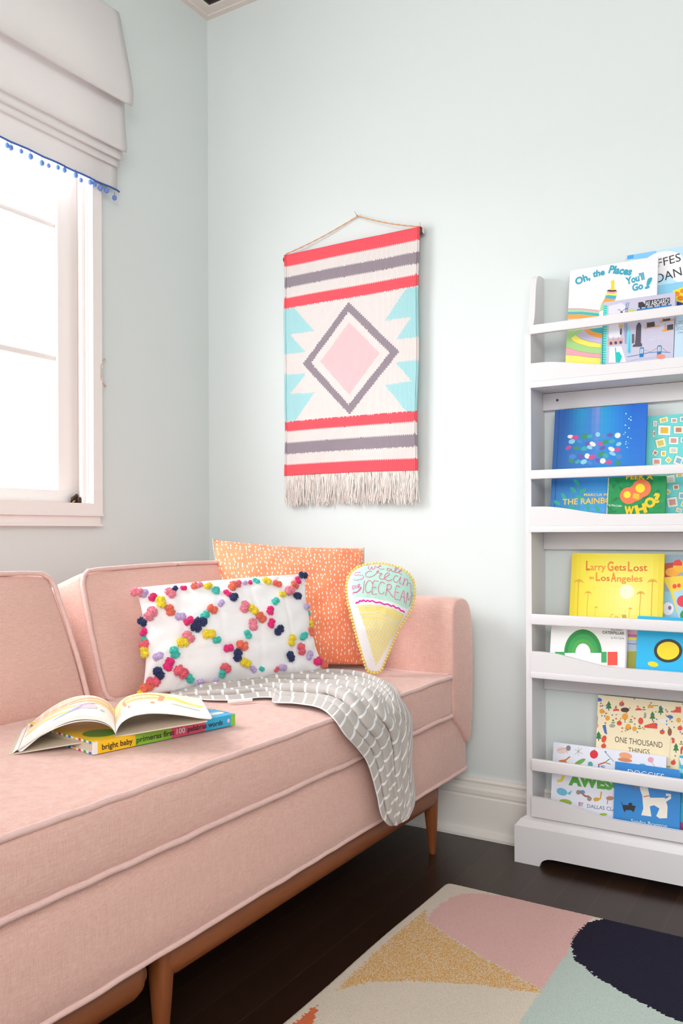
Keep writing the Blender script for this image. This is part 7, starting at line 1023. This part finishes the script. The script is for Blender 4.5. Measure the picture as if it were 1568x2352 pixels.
for k in ART: shelf_book(k)

# ================================================================ RUG
cr = {'cream': '#e6d9c9', 'pink': '#e8bcb6', 'mint': '#c6d3cb', 'navy': '#2a2738', 'must': '#dda04a', 'coral': '#e0764f'}
RM = {}
for k, c in cr.items():
    m = mat('rug_' + k, c, 1.0, Specular_IOR_Level=0.1)
    c2 = {'cream': '#c9b9a6', 'pink': '#cf9f9a', 'mint': '#a8b8b0', 'navy': '#1c1a28', 'must': '#e9dcc6', 'coral': '#c85f3c'}[k]
    f = noise_tex(m, coords(m), 420, 2); tocol(m, mixcol(m, ramp(m, f, 0.50, 0.75), c, c2) if k != 'must' else mixcol(m, ramp(m, noise_tex(m, coords(m, 'Object', (1, 0.42, 1)), 850, 1), 0.5, 0.56), c, c2)); bump(m, noise_tex(m, coords(m), 500, 2), 0.8, 0.003); RM[k] = m
RP = [('navy', [(1.459, -0.378), (1.436, -0.415), (1.430, -0.444), (1.427, -0.494), (1.434, -0.547), (1.458, -0.596), (1.51, -0.639), (1.607, -0.690), (1.70, -0.725), (1.86, -0.76), (2.02, -0.725), (2.16, -0.62), (2.2, -0.50), (2.15, -0.36), (1.49, -0.36)]),
      ('pink', [(1.123, -0.592), (1.115, -0.56), (1.115, -0.50), (1.120, -0.455), (1.138, -0.420), (1.174, -0.397), (1.222, -0.386), (1.25, -0.36), (1.434, -0.36), (1.434, -0.738), (1.273, -0.672)]),
      ('mint', [(1.434, -0.50), (1.434, -1.2), (1.8, -1.2), (1.9, -0.9), (2.3, -0.7), (1.6, -0.60)]),
      ('must', [(1.097, -0.536), (1.126, -0.597), (1.273, -0.676), (1.434, -0.740), (1.434, -0.752), (1.408, -0.760), (1.319, -0.787), (1.211, -0.837), (1.139, -0.884), (1.100, -0.945), (1.096, -0.77)]),
      ('coral', [(1.095, -1.000), (1.112, -1.03), (1.15, -1.11), (1.21, -1.17), (1.26, -1.22), (1.094, -1.30)]),
      ('pink', [(1.5, -1.3), (1.9, -1.25), (2.1, -1.6), (1.7, -1.9), (1.45, -1.6)]), ('navy', [(1.12, -1.4), (1.35, -1.45), (1.3, -1.8), (1.12, -1.85)])]
RX0, RX1, RY0, RY1 = 1.071, 2.32, -1.95, -0.374
def rcol(x, y):
    if x < 1.094: return 'cream'
    if y > -0.3765 and 1.44 > x: return 'cream'
    for k, P in RP:
        if inpoly(x, y, P): return k
    return 'cream'
b = MB(); xs = [RX0 + (RX1 - RX0) * i / 300 for i in range(301)]; NYr = 380; ys = [RY1 + (RY0 - RY1) * j / NYr for j in range(NYr + 1)]
rr_ = random.Random(2)
def corner(x, y):
    r = 0.022; cx, cy = RX0 + r, RY1 - r
    if x < cx and y > cy:
        v = Vector((x - cx, y - cy)); m_ = max(abs(v.x), abs(v.y)); 
        if v.length > 0: v = v.normalized() * m_
        return cx + v.x, cy + v.y
    return x, y
for y in ys:
    for x in xs:
        ex = min(x - RX0, RX1 - x, RY1 - y, y - RY0); z = 0.011 * min(1, (max(ex, 0) / 0.008) ** 0.5) + rr_.uniform(0, 0.0007) + 0.001
        X, Y = corner(x, y); X += 0.0018 * math.sin(y * 11) * (1 if x < 1.2 else 0)
        b.v.append((X, Y, z))
mi = {k: b.mi(m) for k, m in RM.items()}
for j in range(NYr):
    yj = (ys[j] + ys[j + 1]) / 2
    for i in range(300):
        k = rcol((xs[i] + xs[i + 1]) / 2 + rr_.uniform(-0.0028, 0.0028), yj + rr_.uniform(-0.0028, 0.0028)); q = j * 301 + i
        b.f.append((q, q + 301, q + 302, q + 1)); b.m.append(mi[k]); b.sm.append(True)
RG = b.link('area_rug', None, (1.07, -1.1, 0.0)); tag(RG, 'low pile rug with cream, pink, mint, mustard and navy shapes on dark floor', 'rug')
sm = RG.modifiers.new('thickness', 'SOLIDIFY'); sm.thickness = 0.002; sm.offset = -1
